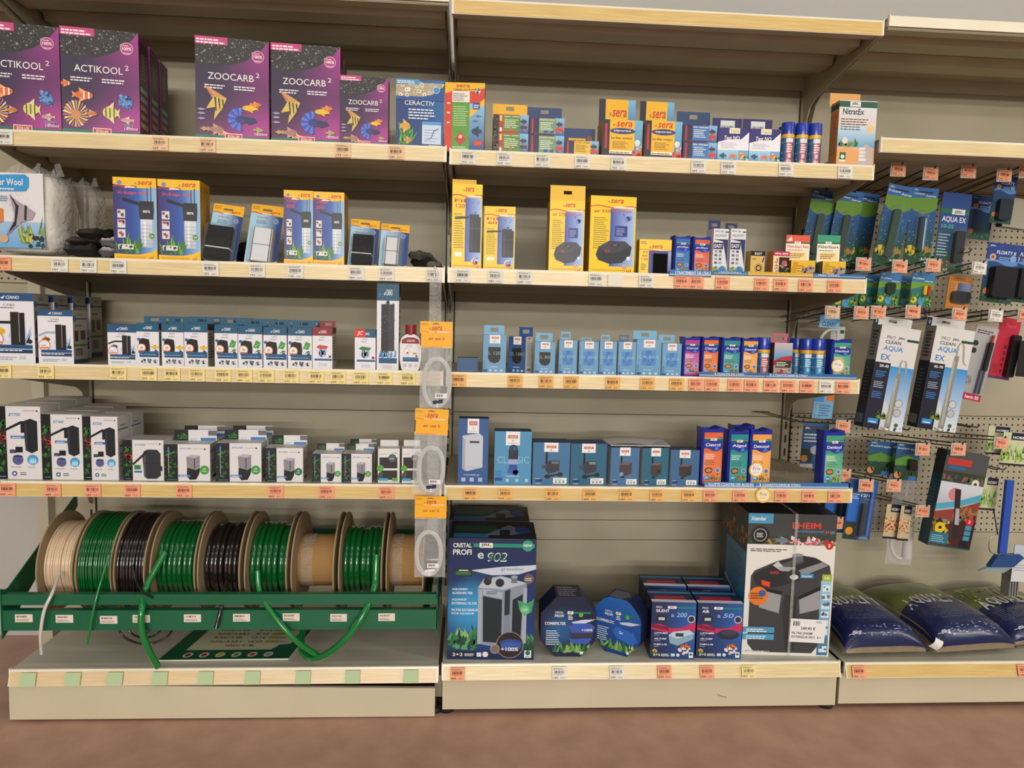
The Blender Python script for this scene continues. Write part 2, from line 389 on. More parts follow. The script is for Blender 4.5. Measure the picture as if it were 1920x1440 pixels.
frame('3', 'right shelving frame with perforated back panels and hooks', [(.03, .43, 'panel'), (.43, .879, 'peg'), (.879, 1.266, 'panel'), (1.266, 1.70, 'peg'), (1.70, 2.1, 'panel')], (2*W_BAY,), [(2.3, .03)])
frame('0', 'shelving panels past the far left upright, perforated at mid height', [(.72, 1.285, 'panel'), (1.285, 1.40, 'peg'), (1.40, 2.1, 'panel')], (), [])
b = MB(); b.box(-.02, .02, -.02, .035, -.55, 1.45, 'b5ad98'); tag(b.build('steel_post', 'paint', loc=(-1.405, .475, .56)), 'grey steel post beside the left upright, in front of the wall', 'post')
b = MB(); b.box(-.06, .056, -.003, .003, -.3, .3, 'aaa188'); tag(b.build('filler_panel', 'paint', loc=(-1.325, .50, .40)), 'narrow beige panel between the steel post and the left upright', 'panel')
# kick panels below the decks; the left one has dropped and leans out
def kick(x0, x1, label, pts, tilt=0):
    b = MB(); b.prism(pts, x0, x1, 'x', 'ffffff'); o = b.build('kick_panel', 'kick'); tag(o, label, 'panel'); return o
b = MB(); y = -.03; P = lambda x, z, yy: (x, yy, z)
L0, L1 = -1.243, -.014
q = [P(L0, .008, -.013), P(L1, .003, -.013), P(L1, .090, -.011), P(L0, .113, -.011)]; q2 = [(a, c+.012, d) for a, c, d in q]
b.poly(q, 'ffffff'); b.poly(q2[::-1], 'ffffff')
for i in range(4): b.poly([q[(i+1) % 4], q[i], q2[i], q2[(i+1) % 4]], 'ffffff')
tag(b.build('kick_panel', 'kick'), 'loose beige kick panel dropped and leaning under the hose rack deck', 'panel')
KP = kick(.008, 1.240, 'beige kick panel with a small scuff below the middle deck', [(.002, .016), (.002, .118), (.014, .118), (.014, .016)])
m = MB(); p = at(1352, 1306, 0); m.tube([(p.x-.012, .0016, p.z+.006), (p.x, .0016, p.z+.001), (p.x+.018, .0016, p.z-.004)], .0009, '6a6252', 6); m.build('scuff_mark', 'matte', KP)
kick(1.252, 2.5, 'beige kick panel below the gravel bag deck', [(.006, .018), (.006, .116), (.018, .116), (.018, .018)])
# ------------------------------------------------------------------ printed fronts
DK = '17140f'; WH = 'f1efea'
def zolux(cv, x, y, w, h): cv.rect(x-.01, y-.008, x+w+.01, y+h+.008, 'e8d8d4'); cv.rect(x, y, x+w, y+h, 'c03028'); cv.text('ZOLUX', x+w*.12, y+h*.22, w*.76, h*.56, WH)
def carbon(name):
    def f(cv):
        cv.field(0, 0, 1, 1, lambda a, b: mix(mix('30223f', '3a2050', a), 'ac3490', max(0, min(1, (a-.35)*1.5))*(.35+.65*abs(b-.5)*2)*(1 if b > .5 else 1)+(.9*(.35-b)*2 if b < .35 else 0)*(.3+a)), 10, 12)
        cv.poly([(0, 1), (0, .74), (.2, .72), (.45, .735), (.68, .79), (.86, .88), (1, 1)], '2c2a28')
        cv.specks(0, .73, 1, 1, 380, ['8a8680', '1a1817', '5b5852', '4b4843', '9a968e', '141312', '2b2927'], .015, lambda x, y: y > .745+max(0, x-.4)**1.6*.55)
        cv.rect(0, .925, .44, 1, 'c2407c'); cv.micro(.02, .932, .38, .055, 2, 'f3dfe6', .6)
        cv.ring(.85, .84, .085, 'e8b8d0', 'b03880', .9); cv.text('100%', .79, .825, .12, .03, WH); cv.micro(.8, .865, .1, .012, 1, WH); cv.micro(.8, .795, .1, .012, 1, WH)
        cv.text(name, .17, .59, .62, .065, WH, False); cv.text('2', .82, .635, .05, .045, WH, False)
        cv.micro(.12, .50, .34, .05, 2, 'e6dfe6'); cv.micro(.52, .50, .38, .05, 2, 'e6dfe6')
        if name[0] == 'A':
            cv.fish(.28, .37, .24, 'e06a28', 'f0a060', 1, .5, 2); cv.fish(.06, .47, .13, 'e06a28', 'f0a060', 1, .5, 1)
            cv.ell(.82, .33, .095, '3f6aa8', n=14); cv.specks(.74, .26, .9, .4, 30, ['6f9ad0', '2c4a86'], .03); cv.ell(.82, .33, .03, '5f8ac8', n=8)
            for k in range(22):
                a = k*2*PI/22; cv.poly([(.18, .17), (.18+.15*math.cos(a), .19+.12*math.sin(a)), (.18+.17*math.cos(a+.18), .19+.13*math.sin(a+.18))], ['e8c850', 'c890a8', 'f0dc80', 'b06a90'][k % 4])
            cv.ell(.18, .18, .06, 'd08a50'); cv.fish(.62, .22, .2, 'd8d070', 'e0d8a0', -1, .9, 3); cv.fish(.38, .2, .14, 'c07a30', 'd8b070', 1, .5)
            cv.fish(.83, .16, .16, 'c89a90', 'e8d0c0', -1, .4); cv.fish(.84, .11, .13, '8a6a90', 'c0a0c0', -1, .4)
        else:
            cv.poly([(.12, .53), (.32, .455), (.42, .41), (.37, .34), (.24, .40)], 'd09850'); cv.poly([(.24, .42), (.42, .41), (.36, .31), (.24, .19), (.27, .32), (.14, .30)], 'd8bc5c'); cv.poly([(.12, .53), (.24, .44), (.22, .41)], 'c8705c')
            for k in range(3): cv.poly([(.25+k*.05, .42-.01*k), (.275+k*.05, .415-.01*k), (.285+k*.05, .28+.02*k), (.27+k*.05, .28+.02*k)], '3a3020')
            [cv.poly([(.60, .215), (.60+.17*math.cos(a), .215+.115*math.sin(a)), (.60+.17*math.cos(a+.22), .215+.115*math.sin(a+.22))], ['4a5fc4', '5f7ee0', '3a4aa4'][i % 3]) for i, a in enumerate([1.3+.2*j for j in range(18)])]; cv.ell(.62, .215, .09, '2c3a80', ry=.04); cv.poly([(.6, .25), (.80, .235), (.84, .20), (.72, .165)], '262c5c')
            cv.fish(.73, .33, .2, 'e8c028', 'f0a828', -1, .4); cv.fish(.82, .37, .14, 'e88030', 'f0a030', 1, .4)
            for yy in (.20, .25, .29): cv.fish(.08, yy, .1, 'a89ab8', '9080a0', 1, .28)
            cv.fish(.28, .10, .2, 'a8786a', 'c89a80', 1, .5); cv.fish(.40, .055, .17, 'e08a50', 'f0c0a0', 1, .4); cv.fish(.86, .12, .13, 'a8a060', 'b8a878', 1, .4); cv.fish(.12, .10, .1, 'b8a060', 'a89060', 1, .5)
        cv.rect(0, 0, 1, .045, '1f6e52'); zolux(cv, .40, .015, .22, .045); cv.text('1800ml', .80, .065, .17, .028, 'f0d8e8')
    return f
def carbon_side(cv):
    cv.grad(0, 0, 1, 1, '5a1c3c', '2c1620'); cv.rect(0, .94, 1, 1, '6a3048')
    for k, c in enumerate(['a88a40', '8a5a48', '8a4a3a', '3f7aa8', '4f8a62']): cv.rect(.1, .12+k*.085, .92, .175+k*.085, c); cv.micro(.15, .125+k*.085, .7, .045, 2, 'c8b8a8')
    cv.micro(.3, .6, .4, .25, 7, '8a7a80'); cv.text('ZOLUX', .15, .04, .7, .03, 'b04030')
def ceractiv(cv):
    cv.field(0, 0, 1, 1, lambda a, b: mix('143a78', '1f7ac0', max(0, a+b*.6-.75)), 5, 6); cv.rect(0, .76, 1, .96, 'b0a48a')
    for k in range(34):
        x = cv.r.random(); y = cv.r.uniform(.77, .95); cv.ell(x, y, .045, cv.r.choice(['ddd2b8', 'efe6d0', 'c8bc9e']), n=8); cv.ell(x, y, .016, '7a6f58', n=6)
    cv.poly([(0, .76), (.4, .74), (.75, .79), (1, .92), (1, .7), (0, .7)], '1b4f94'); cv.rect(0, .93, .48, 1, '3f94cc'); cv.micro(.02, .94, .4, .05, 2, WH)
    cv.ring(.84, .86, .07, 'd0e4f4', '3f8ccc', .9); cv.text('CERACTIV', .18, .63, .62, .065, WH, False); cv.micro(.26, .43, .6, .17, 4, 'dfe8f2', .45)
    cv.plants(.08, .05, .3, .1, 16, ['4f9a3c', '2f7a34', '86b84a'], .35); cv.fish(.2, .32, .2, 'd8a040', 'e0c060', 1, .9); cv.fish(.26, .12, .15, 'd87a40', 'e8c890', 1, .6)
    cv.rect(.55, .07, .95, .40, 'c8d8ec'); cv.rect(.55, .35, .95, .40, '4f9cd4'); cv.micro(.6, .11, .3, .2, 5, '6a7a94', .2)
    cv.poly([(.6, .12), (.75, .16), (.8, .26), (.9, .3), (.9, .31), (.79, .27), (.74, .17)], '34465c'); cv.rect(0, 0, 1, .035, '1f6e52'); zolux(cv, .70, .005, .26, .045)
def sera(cv, x, y, w, h, col='c8281e'): cv.text('sera', x+w*.2, y, w*.8, h, col, True, .25); cv.poly([(x, y+h*.35), (x+w*.13, y+h*.7), (x+w*.1, y)], 'd88a1e'); cv.poly([(x+w*.05, y+h*.35), (x+w*.15, y+h*.6), (x+w*.14, y+h*.1)], '6a9a38')
def swoosh(cv, y, c='c83228', x0=0, x1=1):
    n = 10; P = [(x0+(x1-x0)*k/n, y+.012*math.sin(k*.9)) for k in range(n+1)]
    for k in range(n): cv.mb.poly([cv._p(*P[k]), cv._p(*P[k+1]), cv._p(P[k+1][0], P[k+1][1]+.014), cv._p(P[k][0], P[k][1]+.014)], c)
    cv.up(); cv.rect(x0+(x1-x0)*.5, y-.004, x1-.05, y+.012, 'f0e8ea')
def supercarbon(cv):
    cv.rect(0, 0, 1, 1, 'd83a2c'); cv.poly([(0, 1), (0, .84), (.3, .9), (.7, .88), (1, .93), (1, 1)], 'f0b81c'); cv.grad(.62, 0, 1, .7, '1d3f84', '8fc4e4'); cv.poly([(.62, .6), (1, .78), (1, .7), (.62, .5)], 'f0b81c')
    cv.rect(.18, .72, .62, .88, 'e8e4d8'); cv.micro(.2, .74, .4, .12, 4, '8a8478'); cv.rect(.18, 0, .62, .72, '5f9a34'); cv.micro(.22, .38, .36, .3, 9, 'b8d49a', .4)
    cv.text('sera', .28, .93, .34, .04, 'c8281e'); cv.text('super carbon', .2, .885, .55, .035, '3a7a2c'); cv.ell(.82, .88, .07, 'e0dccc'); cv.specks(.77, .85, .87, .92, 12, [DK, '6a6458'], .04)
    cv.rect(.7, .62, .88, .72, '2f4f9c'); cv.micro(.72, .64, .14, .06, 2, WH); cv.fish(.85, .52, .16, '5a7a98', '4a6a88', 1, .3); cv.fish(.78, .45, .16, '5a7a98', '4a6a88', 1, .3); cv.fish(.8, .3, .24, '243a5a', '182a4a', -1, .7); cv.fish(.84, .13, .22, 'd84a20', 'c03018', -1, .6)
    cv.poly([(.26, .18), (.4, .3), (.54, .18), (.4, .1)], 'c83228'); cv.ell(.4, .22, .05, 'e8c0a0'); cv.micro(.2, .03, .4, .06, 2, 'd8e8c0')
    for k in range(3): cv.ell(.09, .7-k*.14, .045, 'f0e0c8', ry=.012)
def sera_pack(kind):
    P = {'carbon': ('b8382c', '5f8a30', 'f0b81c'), 'phos': ('2a2444', '7a9a6c', '2f5a90'), 'bio': ('2a2444', 'f0c030', '2f5a90'), 'nitrat': ('2a2444', '3f78b8', '2f5a90')}[kind]
    def f(cv):
        cv.rect(0, 0, 1, 1, P[0]); cv.grad(.72, 0, 1, 1, '2a5a98', '8ac0e0'); cv.rect(.28, .12, .76, .98, P[1])
        cv.rect(0, 0, .16, 1, DK) if kind == 'carbon' else cv.rect(.07, .1, .12, .95, 'c02c3c')
        if kind == 'carbon': cv.specks(0, 0, .16, 1, 30, ['4a4640', '2c2a28', '6a665c'], .04); cv.rect(.18, .1, .24, .3, WH); cv.rect(.18, .65, .24, .95, 'f0d060')
        cv.micro(.32, .3, .4, .5, 5, 'e8eedc' if kind != 'bio' else '4a3a20', .4); cv.text({'carbon': 'super carbon', 'phos': 'phosphate remover', 'bio': 'bio filter medium', 'nitrat': 'bio nitrate'}[kind], .3, .84, .44, .1, WH if kind != 'bio' else DK)
        if kind != 'carbon':
            for k in range(12): cv.rect(.16+k*.06, .02, .19+k*.06, .12, '7a2c5a')
        cv.fish(.86, .35, .22, 'c8402c' if kind != 'carbon' else '2c4a68', 'd86a50', -1, .6); cv.fish(.86, .65, .18, '2c3a58', '7a5a68', 1, .6); cv.ell(.5, .25, .05, 'c86a3c') if kind == 'carbon' else None
        if kind == 'phos': cv.rect(.42, .15, .54, .3, '2c5a9c'); cv.rect(.6, .15, .7, .3, '2c5a9c')
    return f
def seratab(yel):
    def f(cv):
        cv.rect(0, 0, 1, 1, 'f0b41c' if yel else '26406c')
        if yel: cv.text('sera', .32, .1, .3, .3, 'c8281e')
        else: cv.rect(.2, 0, .72, .48, 'f2b81e'); sera(cv, .28, .06, .38, .34); cv.ell(.84, .35, .09, '8a4a3a', ry=.3)
    f.base = 'f0b41c' if yel else '26406c'; return f
def siporax(hi):
    def f(cv):
        cv.rect(0, 0, 1, 1, '201c2c'); cv.grad(.76, 0, 1, 1, '3a78ac', '7ab8dc'); cv.rect(.18, .12 if not hi else 0, .8, 1 if not hi else 1, 'f2b81e')
        if hi: sera(cv, .26, .38, .5, .26); cv.ell(.5, .02, .32, '2c3a72', ry=.26); cv.text('siporax', .26, .0, .46, .18, WH)
        else:
            sera(cv, .24, .82, .5, .13); cv.ell(.5, .71, .32, '2c3a72', ry=.08); cv.text('siporax', .28, .68, .44, .065, WH); cv.text('bio filter medium', .22, .5, .52, .055, DK); cv.micro(.26, .26, .44, .2, 5, '6a4a20', .4); cv.rect(.18, .12, .8, .2, 'f4ecc8'); cv.micro(.2, .14, .58, .04, 1, DK)
            cv.rect(.06, .25, .12, .9, 'b8283c'); cv.ell(.88, .42, .07, 'e8e8e4'); cv.specks(.8, .2, 1, .4, 14, ['e8e0d8', 'b8a898'], .06); cv.specks(.78, .02, 1, .2, 14, ['c82c2c', 'e04a3c'], .08)
            for k in range(12): cv.rect(.18+k*.05, .02, .2+k*.05, .1, '7a2c5a')
    return f
def testno(cv):
    cv.rect(0, 0, 1, 1, 'eceaf0'); cv.poly([(0, 1), (0, .58), (.3, .66), (.75, .68), (1, .9), (1, 1)], '342c74'); cv.rect(.36, .84, .7, 1.0, 'ece8d0'); cv.text('Tetra', .39, .87, .28, .09, 'b8a020'); cv.text('Test NO', .2, .66, .5, .11, WH, True, .2)
    cv.micro(.1, .42, .6, .18, 4, '7a7888', .25); cv.grad(0, 0, .33, .36, '3a8cc8', 'a8d4ec'); cv.grad(.34, 0, .66, .36, '4a98d0', 'a0d0ec'); cv.grad(.67, 0, 1, .36, '4a98d0', '70b0d8')
    cv.fish(.17, .19, .2, '34506c', '24405c', -1, .6); cv.fish(.5, .18, .2, 'd8764a', 'e89a70', 1, .7); cv.fish(.8, .2, .26, 'e07a30', 'f0b080', 1, .6); cv.specks(.8, .02, 1, .18, 14, ['f0ecc8', 'e8d870', '3a7a50'], .06)
def testtab(cv): cv.rect(0, 0, 1, 1, '2c2660'); cv.rect(.28, .1, .76, .85, 'dcdad8'); cv.bars(.32, .2, .4, .3)
def nitratex(cv):
    cv.grad(0, 0, 1, 1, 'e8a050', 'd8e4ec'); cv.field(0, .3, 1, .62, lambda a, b: mix('6fa8cc', 'c8dce8', b), 4, 4); cv.plants(.02, .3, .5, .33, 18, ['3f6a34', '6a9a4a', '8a7a3a'], .12); cv.ell(.2, .4, .07, 'e8dcd0', ry=.05)
    cv.wave(.26, 0, .03, 'e8a868'); cv.rect(0, .9, 1, .99, '2c5a48'); cv.rect(.28, .91, .56, .985, 'e8e4dc'); cv.text('JBL', .32, .925, .2, .05, DK); cv.text('NitratEx', .1, .79, .56, .09, DK); cv.micro(.06, .56, .75, .19, 5, '5a5448', .4)
    cv.ell(.86, .58, .1, 'ecc888'); cv.poly([(.55, .04), (.95, .04), (.95, .3), (.75, .36), (.62, .26)], 'c8b8b4'); cv.micro(.6, .1, .2, .22, 4, WH, .7); cv.rect(.08, .08, .24, .22, '1f6a48'); cv.ell(.16, .155, .05, 'e0e8e0'); cv.rect(.08, .08, .24, .11, 'e8f0e8'); cv.rect(0, 0, 1, .035, '1f6a48')
def nitratex_side(cv): cv.rect(0, 0, 1, 1, 'd88a4a'); cv.rect(0, .88, 1, .96, '2c4a3c'); cv.micro(.1, .2, .8, .62, 18, '9a5a2c', .4)
def xedge(n, small=False):
    def f(cv):
        cv.field(0, 0, 1, 1, lambda a, b: mix(mix('3a2c6c', '2a5ab0', min(1, a*1.6)), '9cc8e8', max(0, a-.55)*2), 7, 3)
        cv.poly([(0, 1), (0, .915), (.25, .90), (.6, .875), (1, .885), (1, 1)], 'f4c01c'); swoosh(cv, .88, 'c83228', 0, .55)
        cv.ell(.15, .935, .055, '7a8ab0'); sera(cv, .48, .915, .42, .045)
        if small: cv.text('X-Edge', .08, .83, .38, .045, 'd8382c'); cv.text('300', .08, .765, .28, .045, 'd8382c')
        else: cv.text('X-Edge 450', .09, .79, .72, .045, 'e04a3c')
        cv.poly([(.2, .72), (.62, .66), (.62, .70), (.22, .76)], '1c1e24'); cv.rect(.60, .62, .93, .72, '24262c'); cv.rect(.78, .72, .80, .88, '20242c'); cv.rect(.86, .70, .88, .9, '20242c')
        cv.poly([(.58, .66), (.94, .64), (.92, .5), (.60, .5)], '2c2e34'); cv.text('sera', .68, .58, .16, .03, WH); cv.grad(.62, .16, .90, .5, 'b8c0d0', 'd8dce4'); cv.rect(.70, .18, .74, .48, 'eef0f4')
        for k in range(6): cv.rect(.63, .2+k*.045, .9, .205+k*.045, '8a94a8')
        for k in range(3): cv.rect(.09, .51-k*.12, .27, .61-k*.12, 'dcdcdc'); cv.specks(.12, .53-k*.12, .24, .59-k*.12, 5, ['4a4a4a', 'b05040'], .05)
        cv.plants(.05, .08, .6, .16, 26, ['3f7a34', '6aa04a', '2c5a2c', '8ab85a'], .2); cv.ell(.88, .30, .085, 'd0d8c8'); cv.ell(.88, .30, .072, '5a8a50'); cv.text('7W', .84, .285, .08, .025, WH)
        cv.rect(.1, .13, .45, .19, 'd8dcd0'); cv.specks(.12, .14, .43, .18, 8, ['3a3a3a'], .04)
        cv.poly([(0, 0), (0, .075), (.3, .07), (.6, .07), (.85, .10), (1, .14), (1, 0)], 'f4c01c')
        for k in range(16): cv.poly([(.06+k*.042, .035), (.085+k*.042, .05), (.085+k*.042, .02)], 'd86a1c')
        for k in range(3): cv.poly([(.80+k*.04, .02), (.82+k*.04, .02), (.83+k*.04, .05+.015*k)], 'c8281e')
    return f
def yel_side(cv): cv.rect(0, 0, 1, 1, 'c8941c'); cv.micro(.06, .03, .9, .92, 34, '6a4c14', .38)
def precision(title, sub, pump):
    def f(cv):
        cv.rect(0, 0, 1, 1, 'f4ce1a'); cv.field(.44, .09, .97, .84, lambda a, b: mix('3a4aa8', 'a8c4ec', a), 5, 2); sera(cv, .36, .91, .36, .05); swoosh(cv, .855, 'd0502c')
        cv.text(title, .08, .785, .36, .04, 'b83a1c');
        if sub: (cv.text(sub, .48, .785, .42, .04, 'd83a34') if pump != 'filter' else cv.text(sub, .12, .72, .3, .045, 'b83a1c'))
        cv.micro(.08, .32 if pump != 'filter' else .25, .33, .42, 15, '8a6a1c', .35)
        if pump == 'filter':
            cv.poly([(.1, .585), (.56, .60), (.56, .625), (.1, .61)], '1e2024'); cv.field(.58, .2, .96, .62, lambda a, b: mix('2c2e34', '17181c', a), 3, 2); cv.rect(.66, .24, .675, .58, '5a5e66'); cv.rect(.6, .48, .94, .485, '6a6e76'); cv.rect(.58, .6, .9, .65, '26282e')
            cv.specks(.68, .66, .9, .82, 8, ['5a6ab0', '8a9ad8'], .06); cv.ell(.78, .1, .12, 'e0c8d8'); cv.specks(.7, .06, .88, .13, 8, ['8a5a3a', '3a8ac8', 'c83a6a'], .06); cv.rect(.1, .15, .34, .2, WH)
        else:
            cv.poly([(.14, .24), (.2, .34), (.42, .42), (.78, .42), (.93, .35), (.90, .24), (.72, .14), (.45, .12), (.2, .17)], '2a2c34'); cv.poly([(.2, .33), (.42, .41), (.78, .41), (.90, .35), (.66, .28), (.4, .26)], '3c3f48'); cv.ell(.56, .36, .1, '32353e', ry=.035); cv.ell(.56, .365, .04, 'a04038', ry=.012); cv.rect(.34, .27, .44, .31, '8a3830')
            cv.rect(.55, .48, .82, .62, '2c3a8c'); cv.micro(.58, .5, .2, .1, 5, 'c8d0ec', .3); cv.specks(.7, .66, .88, .82, 9, ['4a5ab0', '7a8ad0'], .05); cv.ell(.86, .2, .04, WH); cv.ell(.78, .09, .06, 'c8a898')
        for k in range(18): cv.poly([(.05+k*.045, .04), (.075+k*.045, .052), (.075+k*.045, .028)], 'd07a1c')
        for k in range(3): cv.poly([(.82+k*.04, .02), (.845+k*.04, .02), (.86+k*.04, .05+.012*k)], 'c8281e')
    return f
def blister_print(cv):
    cv.field(0, 0, 1, .86, lambda a, b: mix('a8d0e4', '26407c', max(0, (a-.4)*2.2)), 8, 2); cv.poly([(0, 1), (0, .87), (.5, .85), (1, .82), (1, 1)], 'f2b41c'); swoosh(cv, .845, 'c8382c', 0, .7)
    cv.text('sera', .62, .87, .28, .03, 'c8281e'); cv.micro(.04, .92, .25, .06, 3, '6a5a20', .4); cv.text('X-EDGE', .2, .77, .34, .03, 'c8403c'); cv.micro(.2, .68, .4, .07, 3, '3a4a6c', .4); cv.ell(.8, .74, .08, 'a8b4cc'); cv.ell(.8, .74, .06, '6a7aa8')
    cv.poly([(.6, 0), (1, 0), (1, .08), (.85, .05)], 'f0a030')
def ciano(kind):
    top = {'red': '8c2c34'}.get(kind, '27507c' if kind in ('big', 'mid', 'cf20') else '1f5878')
    def f(cv):
        cv.rect(0, 0, 1, 1, 'e6e4ea'); cv.rect(0, .885 if kind in ('big', 'mid') else .80, 1, 1, top); t = .915 if kind in ('big', 'mid') else .86
        cv.text('CIANO', .42, t, .28, .045 if t > .9 else .07, WH); cv.poly([(.30, t+.01), (.4, t+.05), (.37, t)], 'd8e4ee')
        cv.text({'big': 'CF80', 'mid': 'CF40', 'cf20': 'CF20', 'fish': 'FISH', 'plant': 'PLANTS', 'red': 'WATER', 'tallf': 'WATER', 'water': 'WATER'}[kind], .36, .81 if t > .9 else .74, .24, .035, '4a4a52', False); cv.micro(.3, .78 if t > .9 else .69, .38, .03, 1, '6a6a72')
        if kind in ('big', 'mid', 'cf20'):
            cv.plants(.35, .25, .95, .3, 20, ['b8cce8', 'cfdcf0', '9ab4dc'], .28); cv.rect(.5, .24, .68, .73, '26201f'); cv.rect(.68, .25, .80, .72, '191516'); cv.rect(.675, .3, .685, .72, 'c8c4c8')
            cv.poly([(.02, .50), (.25, .56), (.5, .56), (.5, .60), (.25, .60), (.02, .54)], '221e20' if kind != 'mid' else '9ab0cc')
            cv.fish(.24, .45, .3 if kind == 'big' else .22, {'big': 'e0b828', 'mid': '8a4a2c', 'cf20': '3a4a9c'}[kind], 'b89020', 1, .6); cv.ring(.18, .34, .17, 'd8603c', 'f0ecec', .88); cv.rect(.06, .28, .30, .31, 'e07a50'); cv.micro(.08, .33, .2, .03, 1, '3a8ab0')
            cv.grad(.08, .14, .95, .26, '1c2c54', '2c5480'); cv.micro(.1, .17, .8, .03, 1, 'dfe8f2', .5); cv.rect(.08, .195, .95, .205, 'd0dcea'); cv.ell(.9, .31, .05, '2c2c34')
            cv.micro(.12, .04, .5, .06, 2, 'a8a8b0', .6); cv.rect(.66, .05, .8, .1, 'c8c8cc')
        elif kind in ('fish', 'plant'):
            cv.poly([(.08, .3), (.12, .62), (.28, .65), (.56, .62), (.6, .45), (.58, .3)], '1e191b'); cv.ring(.22, .42, .19, 'e08a58', 'f4ecdc', .85); cv.rect(.1, .34, .34, .365, 'd85a3c'); cv.text('30', .16, .4, .12, .05, '3a4a7c')
            cv.grad(.12, .2, .98, .34, '1c4a74', '2c6088'); cv.micro(.14, .25, .8, .03, 1, 'a8c8dc', .4); cv.ell(.86, .34, .07, '2c4a74')
            if kind == 'fish': cv.fish(.8, .44, .3, 'e8c020', 'c89820', -1, .5)
            else: cv.poly([(.62, .48), (.75, .66), (.95, .6), (.85, .46)], '3f9a44'); cv.poly([(.68, .36), (.85, .44), (.96, .4)], '2f7a38'); cv.poly([(.7, .52), (.95, .6), (.72, .5)], 'a8d88a')
            cv.ell(.1, .62, .07, '2a6a98')
            for k in range(3): cv.rect(.2+k*.26, .05, .40+k*.26, .15, 'd0ced4'); cv.specks(.23+k*.26, .06, .37+k*.26, .14, 5, ['2c2c30', '6a6a70'], .07)
        elif kind in ('red', 'water'):
            if kind == 'water': cv.rect(0, .8, .5, 1, 'd8382c'); cv.text('JC', .1, .84, .3, .12, WH, True, .3)
            cv.plants(.25, .28, .7, .35, 24, ['b8c8e8', 'd0dcf4', '94aad8'], .26); cv.poly([(.2, .53), (.35, .58), (.8, .55), (.7, .48), (.3, .49)], 'c84a40' if kind == 'red' else '3a7a44'); cv.grad(.1, .2, .98, .25, '26507c', '3a6a94'); cv.ell(.88, .3, .07, '9c2c30'); cv.rect(.3, .06, .75, .14, 'cfcdd2')
        elif kind == 'tallf':
            cv.specks(.2, .25, .8, .78, 90, ['35353a', '1c1c20'], .05); cv.rect(.2, .2, .52, .76, '242428'); cv.rect(.52, .22, .8, .76, '38383e'); cv.specks(.2, .22, .8, .76, 60, ['5a5a62', '141416', '48484e'], .035); cv.ell(.5, .78, .08, '222226')
            cv.plants(.1, .14, .9, .16, 20, ['5a9cc8', 'a8cce4', '3a7cb0'], .09); cv.rect(.1, .08, .92, .14, '1f5480'); cv.rect(.25, .02, .7, .06, 'cfcdd2'); cv.ell(.14, .87, .08, '2a6a98')
    return f
def ciano_side(cv):
    cv.rect(0, 0, 1, 1, '9a9488'); cv.rect(0, .83, 1, .85, '262a44'); cv.ell(.12, .845, .12, '3a5a84'); cv.micro(.3, .9, .4, .05, 2, '5a564c'); cv.rect(0, 0, 1, .08, '2a4060'); cv.micro(.15, .7, .7, .06, 1, '5a564c')
    cv.rect(.1, .42, .35, .62, '3a3830'); cv.rect(.5, .45, .85, .62, '4a3a38'); cv.rect(0, .33, 1, .36, '3f6a34'); cv.rect(.15, .15, .6, .28, '4a463e'); cv.bars(.17, .16, .4, .1, '9a9488')
def foam_side(cv): cv.rect(0, 0, 1, 1, 'b8b2a4'); cv.micro(.1, .2, .8, .6, 9, '4a463e'); cv.rect(0, .85, 1, 1, '34322e')
def zbox(title, dark=False, foam='blue'):
    base = '6fa0c4' if not dark else '2f4f80'
    def f(cv):
        cv.grad(0, 0, 1, 1, mix(base, '4f88b4', .2), base); cv.rect(.28, .78, .74, 1.0, 'e8e6e4'); cv.rect(.36, .90, .66, .95, 'c04038'); cv.text('ZOLUX', .40, .91, .22, .03, WH); cv.micro(.4, .82, .22, .03, 1, '8a8a90'); cv.ell(.51, .86, .03, 'b8b8bc', n=8)
        if foam == 'black': cv.poly([(.22, .68), (.22, .38), (.3, .29), (.5, .25), (.68, .29), (.76, .38), (.76, .68)], '26211f')
        else: cv.field(.22, .28, .78, .70, lambda a, b: mix('3a6cb0', '5a94d0', .5+.5*math.sin(9*a)*math.cos(7*b)), 6, 6); cv.specks(.22, .28, .78, .7, 40, ['4478bc', '6aa0d8', '3464a4'], .03)
        cv.text(title, .08, .48, .84, .085, '9cc4dc' if foam != 'black' else '8aa8bc', False); cv.micro(.3, .15, .4, .03, 1, 'd4e4f0')
        cv.rect(.02, .03, .2, .09, '1c4888')
        for k in range(3): cv.rect(.28+k*.24, .04, .38+k*.24, .09, 'c8dcea')
        cv.micro(.03, .12, .1, .2, 4, '3a74b0')
    return f
